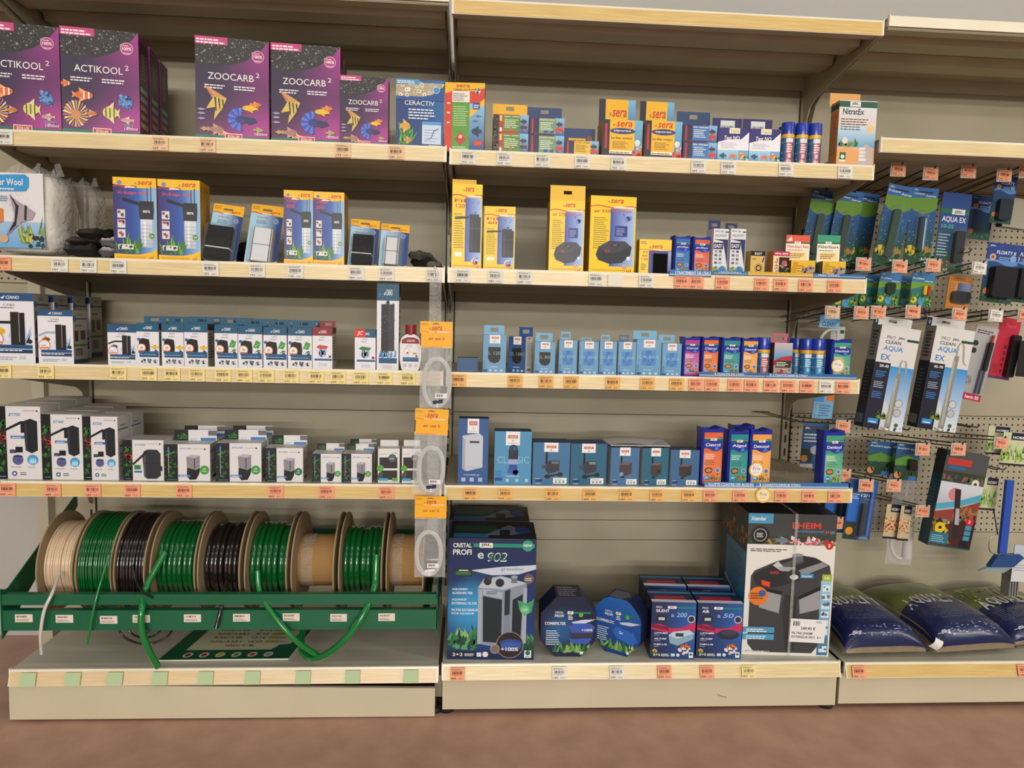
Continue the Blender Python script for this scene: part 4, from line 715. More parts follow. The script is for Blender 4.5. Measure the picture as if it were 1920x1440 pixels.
# ------------------------------------------------------------------ cartons standing on the shelves
def faces(mb, W, D, H, front, left='8a8478', right=None, top='b0aaa0', seed=1, z0=0):
    right = right or left; g = lambda c: c if isinstance(c, str) else 'ffffff'
    mb.box(-W/2, W/2, 0, D, z0, z0+H, {'f': g(front), 'b': '77736a', 'l': g(left), 'r': g(right), 't': g(top), 'u': '8a867c'})
    if callable(front): front(plane_cv(mb, (-W/2, 0, z0), (W, 0, 0), (0, 0, H), seed))
    if callable(right): right(plane_cv(mb, (W/2, 0, z0), (0, D, 0), (0, 0, H), seed))
    if callable(left): left(plane_cv(mb, (-W/2, D, z0), (0, -D, 0), (0, 0, H), seed))
    if callable(top): top(plane_cv(mb, (-W/2, 0, z0+H), (W, 0, 0), (0, D, 0), seed))
def tabmesh(mb, x0, x1, y, z0, z1, col, hole=.3, hw=.012, hy=.55, th=.0009, seed=3):
    zc = z0+(z1-z0)*hy; xc = (x0+x1)/2; hh = (z1-z0)*hole/2; c = col if isinstance(col, str) else getattr(col, 'base', 'd0ccc4')
    if hole:
        for a in ((x0, x1, z0, zc-hh), (x0, x1, zc+hh, z1), (x0, xc-hw, zc-hh, zc+hh), (xc+hw, x1, zc-hh, zc+hh)):
            mb.box(a[0], a[1], y, y+th, a[2], a[3], c)
    else: mb.box(x0, x1, y, y+th, z0, z1, c)
    if callable(col): col(plane_cv(mb, (x0, y, z0), (x1-x0, 0, 0), (0, 0, (z1-z0)*(hy-hole/2) if hole else z1-z0), seed))
def carton(name, label, row, xl, xr, yt, D, front, left='8a8478', right=None, top='b0aaa0', Y=.022, rot=0, tab=None, group=None,
           behind=(), seed=1, cat='box', zoff=0, mat='card', lean=0):
    Z = surf(row)+zoff; ca = math.cos(math.radians(rot))
    x0, x1 = sx(xl, Y, Z), sx(xr, Y, Z); W = (x1-x0)/ca; xm = (x0+x1)/2; H = sz(yt, xm, Y)-Z
    if tab:
        t = thing(name, label, cat, (xm, Y, Z), rot, group, lean=lean); m = MB(); faces(m, W, D, H, front, left, right, top, seed); m.build('carton', mat, t)
        w0, w1, py, col = tab[:4]; yy = D if len(tab) < 5 else tab[4]; h = tab[5] if len(tab) > 5 else .3
        z1 = sz(py, xm, Y+yy)-Z; m = MB(); tabmesh(m, -W/2+W*w0, -W/2+W*w1, yy, H-.002, z1, col, h, min(.012, W*.2)); m.build('hang_tab', mat, t)
    else:
        m = MB(); faces(m, W, D, H, front, left, right, top, seed); t = m.build(name, mat); t.location = (xm, Y, Z); t.rotation_euler = (math.radians(lean), 0, math.radians(rot)); tag(t, label, cat, group)
    t['_w'] = W; t['_h'] = H
    out = [t]; r = math.radians(rot)
    for k, (dy, lab) in enumerate(behind):
        out.append(dup(t, lab, (xm-math.sin(r)*dy, Y+math.cos(r)*dy, Z), group=group))
    return out
for k in ():
    pass
# top row, left
A = carton('carbon_carton', 'purple Actikool-lettered carton cut off at the photo left edge'.replace('Actikool-lettered ', 'clownfish '), '1L', -26, 111, 44, .085, carbon('ACTIKOOL'), carbon_side, carbon_side, '2a2626', rot=8, Y=.02)[0]
carton('carbon_carton', 'front purple clownfish carton, right of the one at the photo edge', '1L', 123, 259, 55, .085, carbon('ACTIKOOL'), carbon_side, carbon_side, '2a2626', rot=8, Y=.02,
       behind=[(.105, 'purple clownfish carton directly behind the front one, only its dark side showing'), (.21, 'rearmost purple clownfish carton, third in the file, dark side showing')])
carton('carbon_carton', 'tall purple angelfish carton, left one of the large pair', '1L', 371, 503, 72, .085, carbon('ZOOCARB'), carbon_side, carbon_side, '2a2626', rot=7)
carton('carbon_carton', 'tall purple angelfish carton, right one of the large pair', '1L', 510, 637, 84, .085, carbon('ZOOCARB'), carbon_side, carbon_side, '2a2626', rot=4,
       behind=[(.1, 'large purple angelfish carton behind the right one of the pair')])
carton('carbon_carton', 'small purple angelfish carton beside the two tall ones', '1L', 638, 727, 143, .07, carbon('ZOOCARB'), carbon_side, carbon_side, '2a2626', rot=3)
carton('ceramic_ring_carton', 'blue carton picturing white ceramic rings and a green plant', '1L', 742, 831, 150, .06, ceractiv, '23406c', '34506c', '8a8070', rot=2, Y=.03)
carton('carbon_carton', 'yellow red and green carbon carton standing at the shelf joint', '1R', 833, 907, 155, .06, supercarbon, 'a83428', '22406c', 'd8a41c', rot=-3, Y=.02)
# top row, middle shelf
def stack2(xl, xr, ym, yt, tabpy, kind, la, lb, yel, D=.07):
    s = sera_pack(kind); sd = '1c1814' if kind == 'carbon' else '241f34'
    a = carton('filter_media_box', la, '1R', xl, xr, ym, D, s, sd, '2a5a8c', 'c8a02c' if yel else '26406c', Y=.02)[0]
    carton('filter_media_box', lb, '1R', xl, xr, yt, D, lambda cv: None, sd, '2a5a8c', 'c8a02c' if yel else '26406c', Y=.024) if False else None
    h = a['_h']; xm = a.location.x; t = thing('filter_media_box', lb, 'box', (xm, .024, a.location.z+h+.0005)); W = a['_w']; H = sz(yt, xm, .024)-t.location.z
    m = MB(); faces(m, W, D, H, s, sd, '2a5a8c', 'c8a02c' if yel else '26406c', 5); m.build('carton', 'card', t)
    m = MB(); z1 = sz(tabpy, xm, .024+D)-t.location.z; tabmesh(m, -W/2, W/2, D, H-.002, z1, seratab(yel), .22, .012, .75); m.build('hang_tab', 'card', t)
stack2(924, 990, 250, 215, 196, 'carbon', 'lower red and green fish box under the yellow-tabbed one', 'upper red and green fish box with a yellow hang tab', True)
stack2(991, 1057, 254, 221, 202, 'phos', 'lower pale green phosphate box of the stacked pair', 'upper pale green phosphate box with a dark blue hang tab', False)
carton('filter_media_box', 'single low yellow media box between the pale green and tall yellow boxes', '1R', 1058, 1122, 264, .07, sera_pack('bio'), '241f34', '2a5a8c', '26406c', tab=(0, 1, 241, seratab(False), .07, .0))
for i, (a, c, yt, tp, w) in enumerate([(1128, 1203, 225, 187, 'left'), (1207, 1277, 227, 191, 'right')]):
    carton('filter_media_box', 'tall yellow and dark blue media box, %s one of the pair' % w, '1R', a, c, yt, .075, siporax(False), yel_side, '3a78ac', '26406c', tab=(.02, .96, tp, siporax(True), .075, 0), rot=1)
for k in (0,):
    stack2(1279, 1343, 267, 235, 210, 'nitrat', 'lower dark blue media box beside the purple water tests', 'upper dark blue media box with a blue hang tab', False)
carton('water_test_box', 'purple and white nitrate test box, left of the two', '1R', 1344, 1402, 240, .05, testno, '342c74', 'c8c4d4', '342c74', tab=(-.02, .95, 222, testtab, .05, 0))
carton('water_test_box', 'purple and white nitrate test box, right of the two', '1R', 1403, 1461, 242, .05, testno, '342c74', 'c8c4d4', '342c74', tab=(-.04, .93, 224, testtab, .05, 0))
carton('nitrate_remover_box', 'tall orange and white nitrate box at the shelf right end', '1R', 1567, 1637, 189, .048, nitratex, nitratex_side, 'c87a50', 'd89a60', rot=0, tab=(.0, .82, 176, 'e0a860', .06, 0))
# second row, left
carton('filter_carton', 'yellow and blue canister filter carton, left one of the big pair', '2L', 216, 295, 333, .09, xedge(450), yel_side, yel_side, 'd8a41c', rot=3)
carton('filter_carton', 'yellow and blue canister filter carton, right one of the big pair', '2L', 299, 376, 337, .09, xedge(450), yel_side, yel_side, 'd8a41c', rot=3)
carton('filter_carton', 'narrow yellow and blue filter carton, left one of the slim pair', '2L', 533, 587, 357, .085, xedge(300, True), yel_side, yel_side, 'd8a41c', rot=2)
carton('filter_carton', 'narrow yellow and blue filter carton, right one of the slim pair', '2L', 588, 645, 360, .085, xedge(300, True), yel_side, yel_side, 'd8a41c', rot=2)
# second row, right
carton('filter_carton', 'tall yellow carton with black internal filter at the shelf left end', '2R', 846, 902, 345, .07, precision('Fil', '120', 'filter'), yel_side, yel_side, 'd8a41c', rot=3, tab=(.0, .8, 337, 'e8b81c', .012, 0))
carton('filter_carton', 'shorter yellow internal filter carton beside the tall one', '2R', 906, 964, 387, .065, precision('Fil', '60', 'filter'), yel_side, yel_side, 'd8a41c', rot=-2, behind=())
carton('air_pump_carton', 'narrow yellow air pump carton with a tall hang tab', '2R', 1028, 1093, 376, .07, precision('air 275', 'R plus', 'pump'), yel_side, yel_side, 'd8a41c', tab=(0, 1, 348, 'ecbc1c', .002, .22))
carton('air_pump_carton', 'wide yellow air pump carton without a hang tab', '2R', 1103, 1189, 368, .08, precision('air 550', 'R plus', 'pump'), yel_side, yel_side, 'd8a41c', rot=4)
for a, c, w, yt, tp in ((1334, 1363, 'left', 429, 413), (1366, 1395, 'right', 429, 419)):
    carton('water_test_box', 'slim white water test box, %s one of the pair' % w, '2R', a, c, yt, .05, easytest, 'd8d8dc', 'c8c8cc', '2b3566', tab=(0, .8, tp, '2b3566', .04, .3), rot=5)
carton('remedy_box', 'small sand coloured box with black top band', '2R', 1405, 1433, 471, .03, exitbox, 'b8965a', 'b8965a', '1a1814', rot=8)
carton('remedy_box', 'small pink and cream box showing a dark red fish', '2R', 1447, 1479, 471, .035, eshabox, 'b8803c', 'c89a60', 'a82c4c', rot=8)
for red, a, c, yt, tp, w in ((True, 1482, 1527, 488, 441, 'red'), (False, 1541, 1584, 490, 441, 'green')):
    carton('filter_start_box', 'yellow filter starter box with a %s and cream back card' % w, '2R', a, c, yt, .03, fstart_box, 'a8641c' if red else '6a6a58', 'c89a28', 'd8a41c', Y=.018, tab=(-.08, .92, tp, fstart(red), .03, 0))
# third row, left
carton('filter_carton', 'large white filter carton with navy top, at the photo left edge', '3L', -22, 67, 549, .072, ciano('big'), ciano_side, ciano_side, '34506c', Y=.03,
       behind=[(.10, 'large white filter carton behind the one at the left edge, grey side showing'), (.20, 'large white filter carton second from the back, grey side showing'), (.30, 'rearmost large white filter carton in the left corner file')])
carton('filter_carton', 'medium white filter carton with navy top and striped fish picture', '3L', 73, 139, 581, .075, ciano('mid'), ciano_side, ciano_side, '34506c', Y=.03)
carton('filter_carton', 'small white filter carton, leftmost of the low row', '3L', 203, 257, 608, .05, ciano('cf20'), ciano_side, foam_side, '27507c', Y=.03)
for i, (a, c, yt, kind, lab) in enumerate([(257, 299, 606, 'fish', 'white fish foam box, leftmost with yellow fish print'), (304, 345, 607, 'fish', 'white fish foam box, middle with yellow fish print'), (346, 390, 607, 'fish', 'white fish foam box, rightmost with yellow fish print'),
      (403, 446, 609, 'plant', 'white plant foam box, first of four with green leaf print'), (447, 492, 611, 'plant', 'white plant foam box, second of four with green leaf print'), (494, 538, 613, 'plant', 'white plant foam box, third of four with green leaf print'), (540, 585, 614, 'plant', 'white plant foam box, last of four with green leaf print')]):
    c1 = carton('foam_cartridge_box', lab, '3L', a, c, yt, .05, ciano(kind), ciano_side, foam_side, '1f5878', Y=.026, tab=(.0, 1, yt-13, '2a5c78', .05, .4))[0]
    back = dup(c1, lab.split(',')[0].replace('white', 'blue-tabbed')+' hidden in the second line behind, '+['first', 'second', 'third', 'fourth', 'fifth', 'sixth', 'seventh'][i]+' from left', (c1.location.x+.012, c1.location.y+.075, c1.location.z))
carton('foam_cartridge_box', 'white box with dark red top, right end of the foam boxes', '3L', 586, 623, 614, .06, ciano('red'), ciano_side, foam_side, '8c2c34', Y=.026, tab=(.2, 1, 602, '8c2c34', .05, .4))
carton('filter_media_box', 'small white box with red corner sticker beside the tall carton', '3L', 665, 704, 618, .05, ciano('water'), ciano_side, foam_side, '1f4a68', Y=.024)
carton('foam_cartridge_box', 'tall narrow white carton picturing a long black foam', '3L', 706, 747, 531, .05, ciano('tallf'), ciano_side, foam_side, '27507c', Y=.024)
# third row, right
carton('foam_cartridge_box', 'low plain blue box lying beside the hanging air sets', '3R', 857, 896, 671, .06, '40608a', '33507a', '33507a', '4a4c50', Y=.07)
for a, c, yt, title, kind, dark, tb, lab, rot in [(905, 948, 628, 'CL 120C', 'black', False, (.05, .95, 610), 'light blue box with black foam window, tallest at the left', 1), (1002, 1040, 641, 'CL 80C', 'black', False, (.1, .95, 624), 'light blue box with black foam window, the smaller one', 1),
      (1047, 1081, 638, 'CL 120A', 'blue', False, (.2, .75, 622), 'light blue foam box with narrow high tab, first of the row', 1), (1085, 1121, 640, 'CL 120A', 'blue', False, (.2, .75, 633), 'light blue foam box with low curled tab, second of the row', 0),
      (1123, 1155, 640, 'CL 80A', 'blue', False, (.2, .75, 628), 'light blue foam box, third from left in the blue row', 0), (1158, 1191, 641, 'CL 60A', 'blue', False, (.2, .75, 628), 'light blue foam box with darker tab, fourth in the blue row', 0),
      (1192, 1238, 637, 'CA 60A', 'blue', False, (-.02, .95, 620), 'widest light blue foam box with glossy tab', 0), (1240, 1276, 644, 'CA 30A', 'blue', False, (.0, .85, 628), 'light blue foam box standing against the purple label bottle', 0)]:
    carton('foam_cartridge_box', lab, '3R', a, c, yt, .045, zbox(title, dark, kind), 'b8c4cc', 'a8b4bc', '4a7ca0', Y=.022, rot=rot, tab=tb+('7ab0d0' if 'darker' not in lab else '3a6a98', .045, .4))
carton('foam_cartridge_box', 'dark blue foam box turned to show its white side', '3R', 953, 984, 631, .055, zbox('CL 120C', True, 'black'), '2f4f80', lambda cv: (cv.rect(0, 0, 1, 1, 'd0cccc'), cv.micro(.15, .2, .7, .7, 16, '8a8a90', .4), cv.rect(.3, .93, .7, .97, 'c04038'), cv.bars(.2, .04, .6, .08)), '2f4f80', Y=.035, rot=-26, tab=(.2, 1.0, 613, '2f5a94', .055, .4))
# fourth row, left
for a, c, yt, t, lab, D, bh in [(-4, 80, 762, 'BT700', 'tallest white and black filter carton, at the left edge', .09, ['tallest white filter carton behind the front left one', 'rearmost tall white filter carton in the left file']),
                        (81, 157, 777, 'BT400', 'middle size white and black filter carton, second in line', .085, ['middle size white filter carton second in its file', 'middle size white filter carton third in its file']), (158, 223, 781, 'BT200', 'smallest tall white and black filter carton, third in line', .08, ['smallest tall white filter carton second in its file'])]:
    carton('filter_carton', lab, '4L', a, c, yt, D, aquavie(t, 'bt'), aqua_side, aqua_right, 'cfccc6', Y=.03, rot=0, behind=[(D+.004+k*(D+.004), l) for k, l in enumerate(bh)])
carton('filter_carton', 'white carton picturing a round black canister filter', '4L', 232, 308, 825, .09, aquavie('V100', 'can'), aqua_side, aqua_right, 'b8b4b0', Y=.03, rot=0)
for a, c, yt, t, tp, lab, lb in [(309, 394, 833, 'BTC700', 806, 'white foam refill box with black side, left large one', 'second large foam refill box behind the left one'), (406, 490, 831, 'BTC700', 806, 'white foam refill box with black side, right large one', 'second large foam refill box behind the right one'),
      (498, 568, 840, 'BTC400', 816, 'medium white foam refill box with dark green dot', None), (585, 640, 851, 'BTC200', 831, 'small white foam refill box, left of the two small ones', None), (642, 697, 851, 'BTC200', 832, 'small white foam refill box, right of the two small ones', 'small foam refill box behind the right small one')]:
    carton('foam_refill_box', lab, '4L', a, c, yt, .065, aquavie(t, 'btc'), aqua_side2, aqua_right, 'cfccc6', Y=.028, rot=2, tab=(.05, 1, tp, aqua_tab, .064, 0), behind=[(.085, lb)] if lb else ())
for a, c, w in ((706, 749, 'left'), (751, 790, 'right')):
    carton('foam_refill_box', 'small white box with two dark foam pads, %s one' % w, '4L', a, c, 841, .045, foamset, aqua_side2, 'c8c4c0', 'cfccc6', Y=.03, rot=2, tab=(.1, .9, 825, 'd8d6d2', .045, 0))
# fourth row, right
for a, c, yt, k, lab, D, rot in [(858, 914, 785, 'cascade', 'tall dark blue carton picturing a white cascade filter', .05, -2), (926, 995, 809, 'cls', 'light blue carton with a small blue and black filter', .06, 0), (998, 1067, 830, 'a', 'blue pump carton with glossy black pump, left one', .075, 0),
      (1069, 1136, 832, 'b', 'teal pump carton with glossy black pump, right one', .075, 2), (1144, 1197, 839, 'c', 'blue carton with small brown pump, left of three', .06, 3), (1204, 1252, 840, 'd', 'teal carton with small brown pump, middle of three', .06, 5), (1256, 1309, 844, 'e', 'blue carton with small black pump, beside the tall bottles', .06, 0)]:
    carton('pump_carton', lab, '4R', a, c, yt, D, zpump(k), 'c4ccd4', '2c4a68', '2c4a68', Y=.024, rot=rot)
m = MB(); m.grid(lambda u, v: (u*.19-.095, v*.13, .004*math.sin(5*u)+.006*u*v), 8, 4, 'c8c4bc'); m.box(-.09, .09, .0, .12, -.004, -.001, 'b8b4ac')
zt = sz(841, 0.52, .05); tag(m.build('instruction_leaflet', 'matte', loc=(sx(1196, .05, .83), .02, max(sz(839, .5, .03), surf('4R')+.12)+.006)), 'grey paper leaflet lying on top of the small pump cartons', 'leaflet')
# bottom deck
BX = carton('filter_carton', 'big dark blue filter carton picturing a grey canister', 'dR', 838, 1000, 1010, .18, e902, '16284c', '1c3468', e902top, Y=.03, rot=-2, group=None, seed=5)[0]
for k, (px0, px1) in enumerate([]): pass
dup(BX, 'second big dark blue filter carton standing behind the front one', (BX.location.x-.005, BX.location.y+.19, BX.location.z))
carton('filter_carton', 'very large white and grey filter carton tied with clear tape', 'dR', 1392, 1550, 964, .28, eheim, eheim_side, '3a3a3a', '2a2826', Y=.045, rot=-4, seed=7)
PS = []
for s, a, c, yt, w in ((True, 1219, 1300, 1129, 'silent'), (False, 1305, 1387, 1131, 'plain')):
    front = carton('air_pump_carton', 'blue and pink air pump carton, %s' % ('left front one showing a silver pump' if s else 'right front one showing a black pump'), 'dR', a, c, yt, .10, jblpump(s), '141a34', '1f3c78', lambda cv: (cv.rect(0, 0, 1, 1, '1c2a50'), cv.rect(.0, .0, 1, .2, 'e4e0e4'), cv.rect(.1, .2, .8, .5, 'a8284c'), cv.rect(0, .7, 1, .85, '3a8ab8')), Y=.025, rot=-4,
        behind=[(.135, 'blue air pump carton behind the %s front one' % ('left' if s else 'right'))])
# octagonal cartons
def octo(label, px, yt, W, D, Y, rot, art, seed):
    Z = surf('dR'); X = sx(px, Y, Z); H = sz(yt, X, Y)-Z; c = .27; m = MB()
    P = [(-W/2+c*W, 0), (W/2-c*W, 0), (W/2, c*H), (W/2, H-c*H), (W/2-c*W, H), (-W/2+c*W, H), (-W/2, H-c*H), (-W/2, c*H)]
    m.prism(P, 0, D, 'y', '1a2342'); cv = plane_cv(m, (-W/2, 0, 0), (W, 0, 0), (0, 0, H), seed)
    def clip(x, y, z, f=cv.fn):
        lim = min(1, max(0, 1)); dx = .5-abs(x-.5); dy = .5-abs(y-.5); s = dx+dy
        if s < c: k = (c-s)/2; x += k*(1 if x < .5 else -1); y += k*(1 if y < .5 else -1)
        return f(x, y, z)
    cv.fn = clip; art(cv)
    top = plane_cv(m, (-W/2+c*W, 0, H), (W-2*c*W, 0, 0), (0, D, 0), seed); top.rect(0, 0, 1, 1, '20242e'); top.micro(.1, .1, .8, .8, 5, '8a94a8', .4)
    t = m.build('filter_basket_carton', 'card', loc=(X, Y, Z)); t.rotation_euler.z = math.radians(rot); tag(t, label, 'box')
octo('dark octagonal filter basket carton facing forward', 1064, 1119, .172, .1, .045, -2, combi(True), 3)
octo('blue octagonal carton turned to show its right side', 1154, 1122, .16, .075, .062, -34, combi(False), 4)
# price sheet and strap taped on the large carton
E0 = [o for o in COL.objects if o.get('label', '').startswith('very large white')][0]
W, H = E0['_w'], E0['_h']
m = MB(); m.box(-.0555, .0555, -.0012, -.0006, -.038, .038, 'e8e6e4'); cv = plane_cv(m, (-.0555, -.0013, -.038), (.111, 0, 0), (0, 0, .076), 2)
cv.bars(.08, .7, .2, .2, '3a3a3a', 12); cv.text('249.90 €', .30, .54, .42, .13, '2a2a2c'); cv.text('FILTRE EHEIM', .06, .34, .58, .1, '2a2a2c'); cv.text('EXTERIEUR PRO  4 +', .06, .18, .84, .1, '2a2a2c'); cv.micro(.72, .86, .2, .08, 2, '5a5a5c')
r = math.radians(-4); lx, lz = W*.23, at(1488, 1180, .045).z-E0.location.z
o = m.build('price_sheet', 'matte', loc=(E0.location.x+lx*math.cos(r), E0.location.y+lx*math.sin(r)-.0065, E0.location.z+lz)); o.rotation_euler = (0, math.radians(1.5), r); tag(o, 'white price sheet reading 249.90 taped on the largest carton', 'price sheet')
m = MB(); m.box(W*.02, W*.02+.009, -.0055, -.0048, .0, H+.002, 'c8c4c0'); m.box(W*.02, W*.02+.009, -.0055, .28, H+.001, H+.0018, 'c8c4c0'); o = m.build('clear_strap', 'wrap', E0)
# ------------------------------------------------------------------ blue bottles with a wavy shoulder
def bottle(label, row, xl, xr, yt, lab, D=.045, Y=.024, rot=-14, seed=1, sticker=False, group=None):
    Z = surf(row); x0, x1 = sx(xl, Y, Z), sx(xr, Y, Z); W = (x1-x0)/math.cos(math.radians(rot)); xm = (x0+x1)/2; H = sz(yt, xm, Y)-Z
    t = thing('conditioner_bottle', label, 'bottle', (xm, Y, Z), rot, group)
    n = 14; wv = lambda k, a: H*a+.0+H*.022*math.cos(2*PI*(k/n)*1.0+.6)
    rr = [(W/2, D*.22), (W/2-D*.22, 0)]
    ring = lambda z: [(-W/2+.004, 0), (W/2-.004, 0), (W/2, .004), (W/2, D-.004), (W/2-.004, D), (-W/2+.004, D), (-W/2, D-.004), (-W/2, .004)]
    m = MB(); rg = ring(0); top = [(x, y, H*.95+H*.02*math.cos(2*PI*(x/W+.5)+.6)) for x, y in rg]
    for i in range(8): m.poly([(rg[(i+1) % 8][0], rg[(i+1) % 8][1], top[(i+1) % 8][2]), (rg[i][0], rg[i][1], top[i][2]), (rg[i][0], rg[i][1], 0), (rg[(i+1) % 8][0], rg[(i+1) % 8][1], 0)][::-1][::-1], '20309c')
    m.poly([(x, y, 0) for x, y in rg][::-1], '20309c'); m.build('bottle_body', 'gloss', t)
    m = MB(); k = 12; z = lambda a: H*.965+H*.035*math.cos(2*PI*a+.6)
    for i in range(k):
        a, b = i/k, (i+1)/k; xa, xb = -W/2+W*a, -W/2+W*b
        m.poly([(xa, -.0004, H*.90), (xb, -.0004, H*.90), (xb, -.0004, z(b)), (xa, -.0004, z(a))], '1c2a94'); m.poly([(xa, -.0004, z(a)), (xb, -.0004, z(b)), (xb, D, z(b)), (xa, D, z(a))], '2436a8')
        m.poly([(xb, D, H*.90), (xa, D, H*.90), (xa, D, z(a)), (xb, D, z(b))], '1c2a94')
    m.poly([(-W/2-.0003, D, H*.9), (-W/2-.0003, 0, H*.9), (-W/2-.0003, 0, z(0)), (-W/2-.0003, D, z(0))], '1c2a94'); m.poly([(W/2+.0003, 0, H*.9), (W/2+.0003, D, H*.9), (W/2+.0003, D, z(1)), (W/2+.0003, 0, z(1))], '1c2a94'); m.build('cap', 'gloss', t)
    m = MB(); lab(plane_cv(m, (-W/2+W*.10, -.0006, H*.03), (W*.88, 0, 0), (0, 0, H*.88), seed)); m.build('front_label', 'card', t)
    if sticker:
        m = MB(); c = plane_cv(m, (-W*.52, -.0026, H*.16), (W*.7, 0, 0), (0, 0, W*.7), 3); c.ell(.5, .5, .5, 'e8b42c', n=24); c.ell(.5, .5, .4, 'f0ece8', n=24); c.text('Prix', .26, .47, .5, .22, '8a3c7c', False); c.micro(.25, .28, .5, .1, 2, 'c8a0a8', .4); c.micro(.3, .74, .4, .06, 1, 'c8b0a0'); m.build('price_sticker', 'card', t)
    return t
for row, a, c, yt, n, c1, c2, lab, st in [
    ('2R', 1262, 1292, 441, 'pH-Plus', '2f6cb8', '5a90c8', 'small blue bottle with blue pH label', 0), ('2R', 1297, 1329, 443, 'pH-Minus', 'e0604a', 'e88a70', 'small blue bottle with coral pH label, beside the test boxes', 0),
    ('3R', 1279, 1310, 631, 'Clynol', 'b03c8c', 'd8a0c8', 'small blue bottle with purple label on the third shelf', 0), ('3R', 1314, 1345, 631, 'Clearol', 'e06a34', 'eca070', 'small blue bottle with orange label on the third shelf', 0),
    ('3R', 1351, 1386, 632, 'Algol', '2a8a90', '6ab4b0', 'small blue bottle with teal label on the third shelf', 0), ('3R', 1388, 1419, 633, 'Detoxol', 'eca048', 'f0c088', 'small blue bottle with pale orange label on the third shelf', 0),
    ('3R', 1556, 1593, 636, 'Denitrol', '3f9a80', '8ac8a8', 'small blue bottle with green label and round price sticker', 1),
    ('4R', 1312, 1352, 801, 'Clearol', 'e0643a', 'ec9468', 'tall blue bottle with orange label', 0), ('4R', 1362, 1400, 805, 'Algol', '2a8a88', '4aa8a4', 'tall blue bottle with teal label', 0),
    ('4R', 1402, 1443, 805, 'Detoxol', 'eca04c', 'f2b878', 'tall blue bottle with light orange label and price sticker', 1), ('4R', 1539, 1578, 807, 'Denitrol', '3f9a78', '8ac8a0', 'tall blue bottle with green label, alone at the shelf end', 0)]:
    B = bottle(lab, row, a, c, yt, jbl_lab(n, c1, c2), D=.045 if row == '4R' else .036, seed=len(n), sticker=st, Y=.03, rot=5)
    if n == 'Detoxol' and row == '4R': dup(B, 'tall blue bottle half hidden behind the light orange one', (B.location.x-.018, B.location.y+.09, B.location.z))
# ------------------------------------------------------------------ round cans with blue caps
def can(label, row, px, r, yt, Y, c='c8302c', capf=.27, group=None, rot=0, name='food_can'):
    Z = surf(row); X = sx(px, Y, Z); H = sz(yt, X, Y)-Z; t = thing(name, label, 'can', (X, Y+r, Z), rot, group)
    m = MB(); m.lathe([(0, 0), (r*.97, 0), (r, .002), (r, H*(1-capf)), (r*.9, H*(1-capf))], n=28, col='2a6a9c')
    cv = CV(m, lambda x, y, z: (math.sin((x-.5)*PI*1.15)*(r+z), -math.cos((x-.5)*PI*1.15)*(r+z), .002+y*(H*(1-capf)-.003)), r*PI*1.15, H*(1-capf), 3); cv.sub = 14; canlab(c)(cv); m.build('can_body', 'gloss', t, smooth=False)
    m = MB(); m.lathe([(r*1.02, H*(1-capf)-.001), (r*1.03, H*(1-capf)+.002), (r*1.03, H-.003), (r*.98, H), (0, H)], n=28, col='1f3aa4'); m.build('cap', 'gloss', t, smooth=True)
    return t
c0 = can('slim blue-capped can, leftmost of the three on the top shelf', '1R', 1479, .0185, 228, .022)
dup(c0, 'slim blue-capped can, middle of the three on the top shelf', (sx(1505, .022, surf('1R')), .0405, surf('1R')))
dup(c0, 'slim blue-capped can, rightmost of the three on the top shelf', (sx(1530, .022, surf('1R')), .0405, surf('1R')))
dup(c0, 'slim blue-capped can half hidden behind the leftmost one', (sx(1472, .07, surf('1R')), .085, surf('1R')))
c0 = can('blue-capped can with red label, beside the small bottles', '3R', 1433, .020, 633, .03, 'd84a34', .29)
c1 = can('blue-capped can with blue label at the front of the can cluster', '3R', 1536, .0185, 636, .03, '3a9cd8', .28)
for px, yy, w in ((1514, .045, 'blue-capped can just left of the front blue one'), (1496, .078, 'blue-capped can, second left of the front blue one'), (1480, .12, 'blue-capped can standing behind the red fish box'), (1519, .12, 'blue-capped can at the back of the cluster'), (1543, .125, 'blue-capped can behind the front blue one')):
    dup(c1, w, (sx(px, yy, surf('3R')), yy+.0185, surf('3R')))
def redpack(cv):
    cv.rect(0, 0, 1, 1, 'a8948a'); cv.field(0, .55, 1, 1, lambda a, b: mix('3a98c8', 'c8b8b4', b), 3, 3); cv.poly([(0, .35), (.5, .5), (1, .4), (1, .65), (.4, .6), (0, .5)], 'b02c38'); cv.rect(.1, .3, .95, .5, '2a2420'); cv.micro(.15, .34, .7, .14, 3, 'e0d8c8', .5); cv.fish(.5, .14, .5, 'b82c2c', '8a2020', 1, .6); cv.specks(.5, .05, .9, .25, 10, ['3a3a60', 'c8c0b0'], .06)
carton('fish_food_pack', 'small red fish food pack with a brown hang card', '3R', 1449, 1483, 643, .035, redpack, '5a2c2c', '8a6a60', '8a3a3a', tab=(.0, .85, 625, 'b0606a', .02, .35))
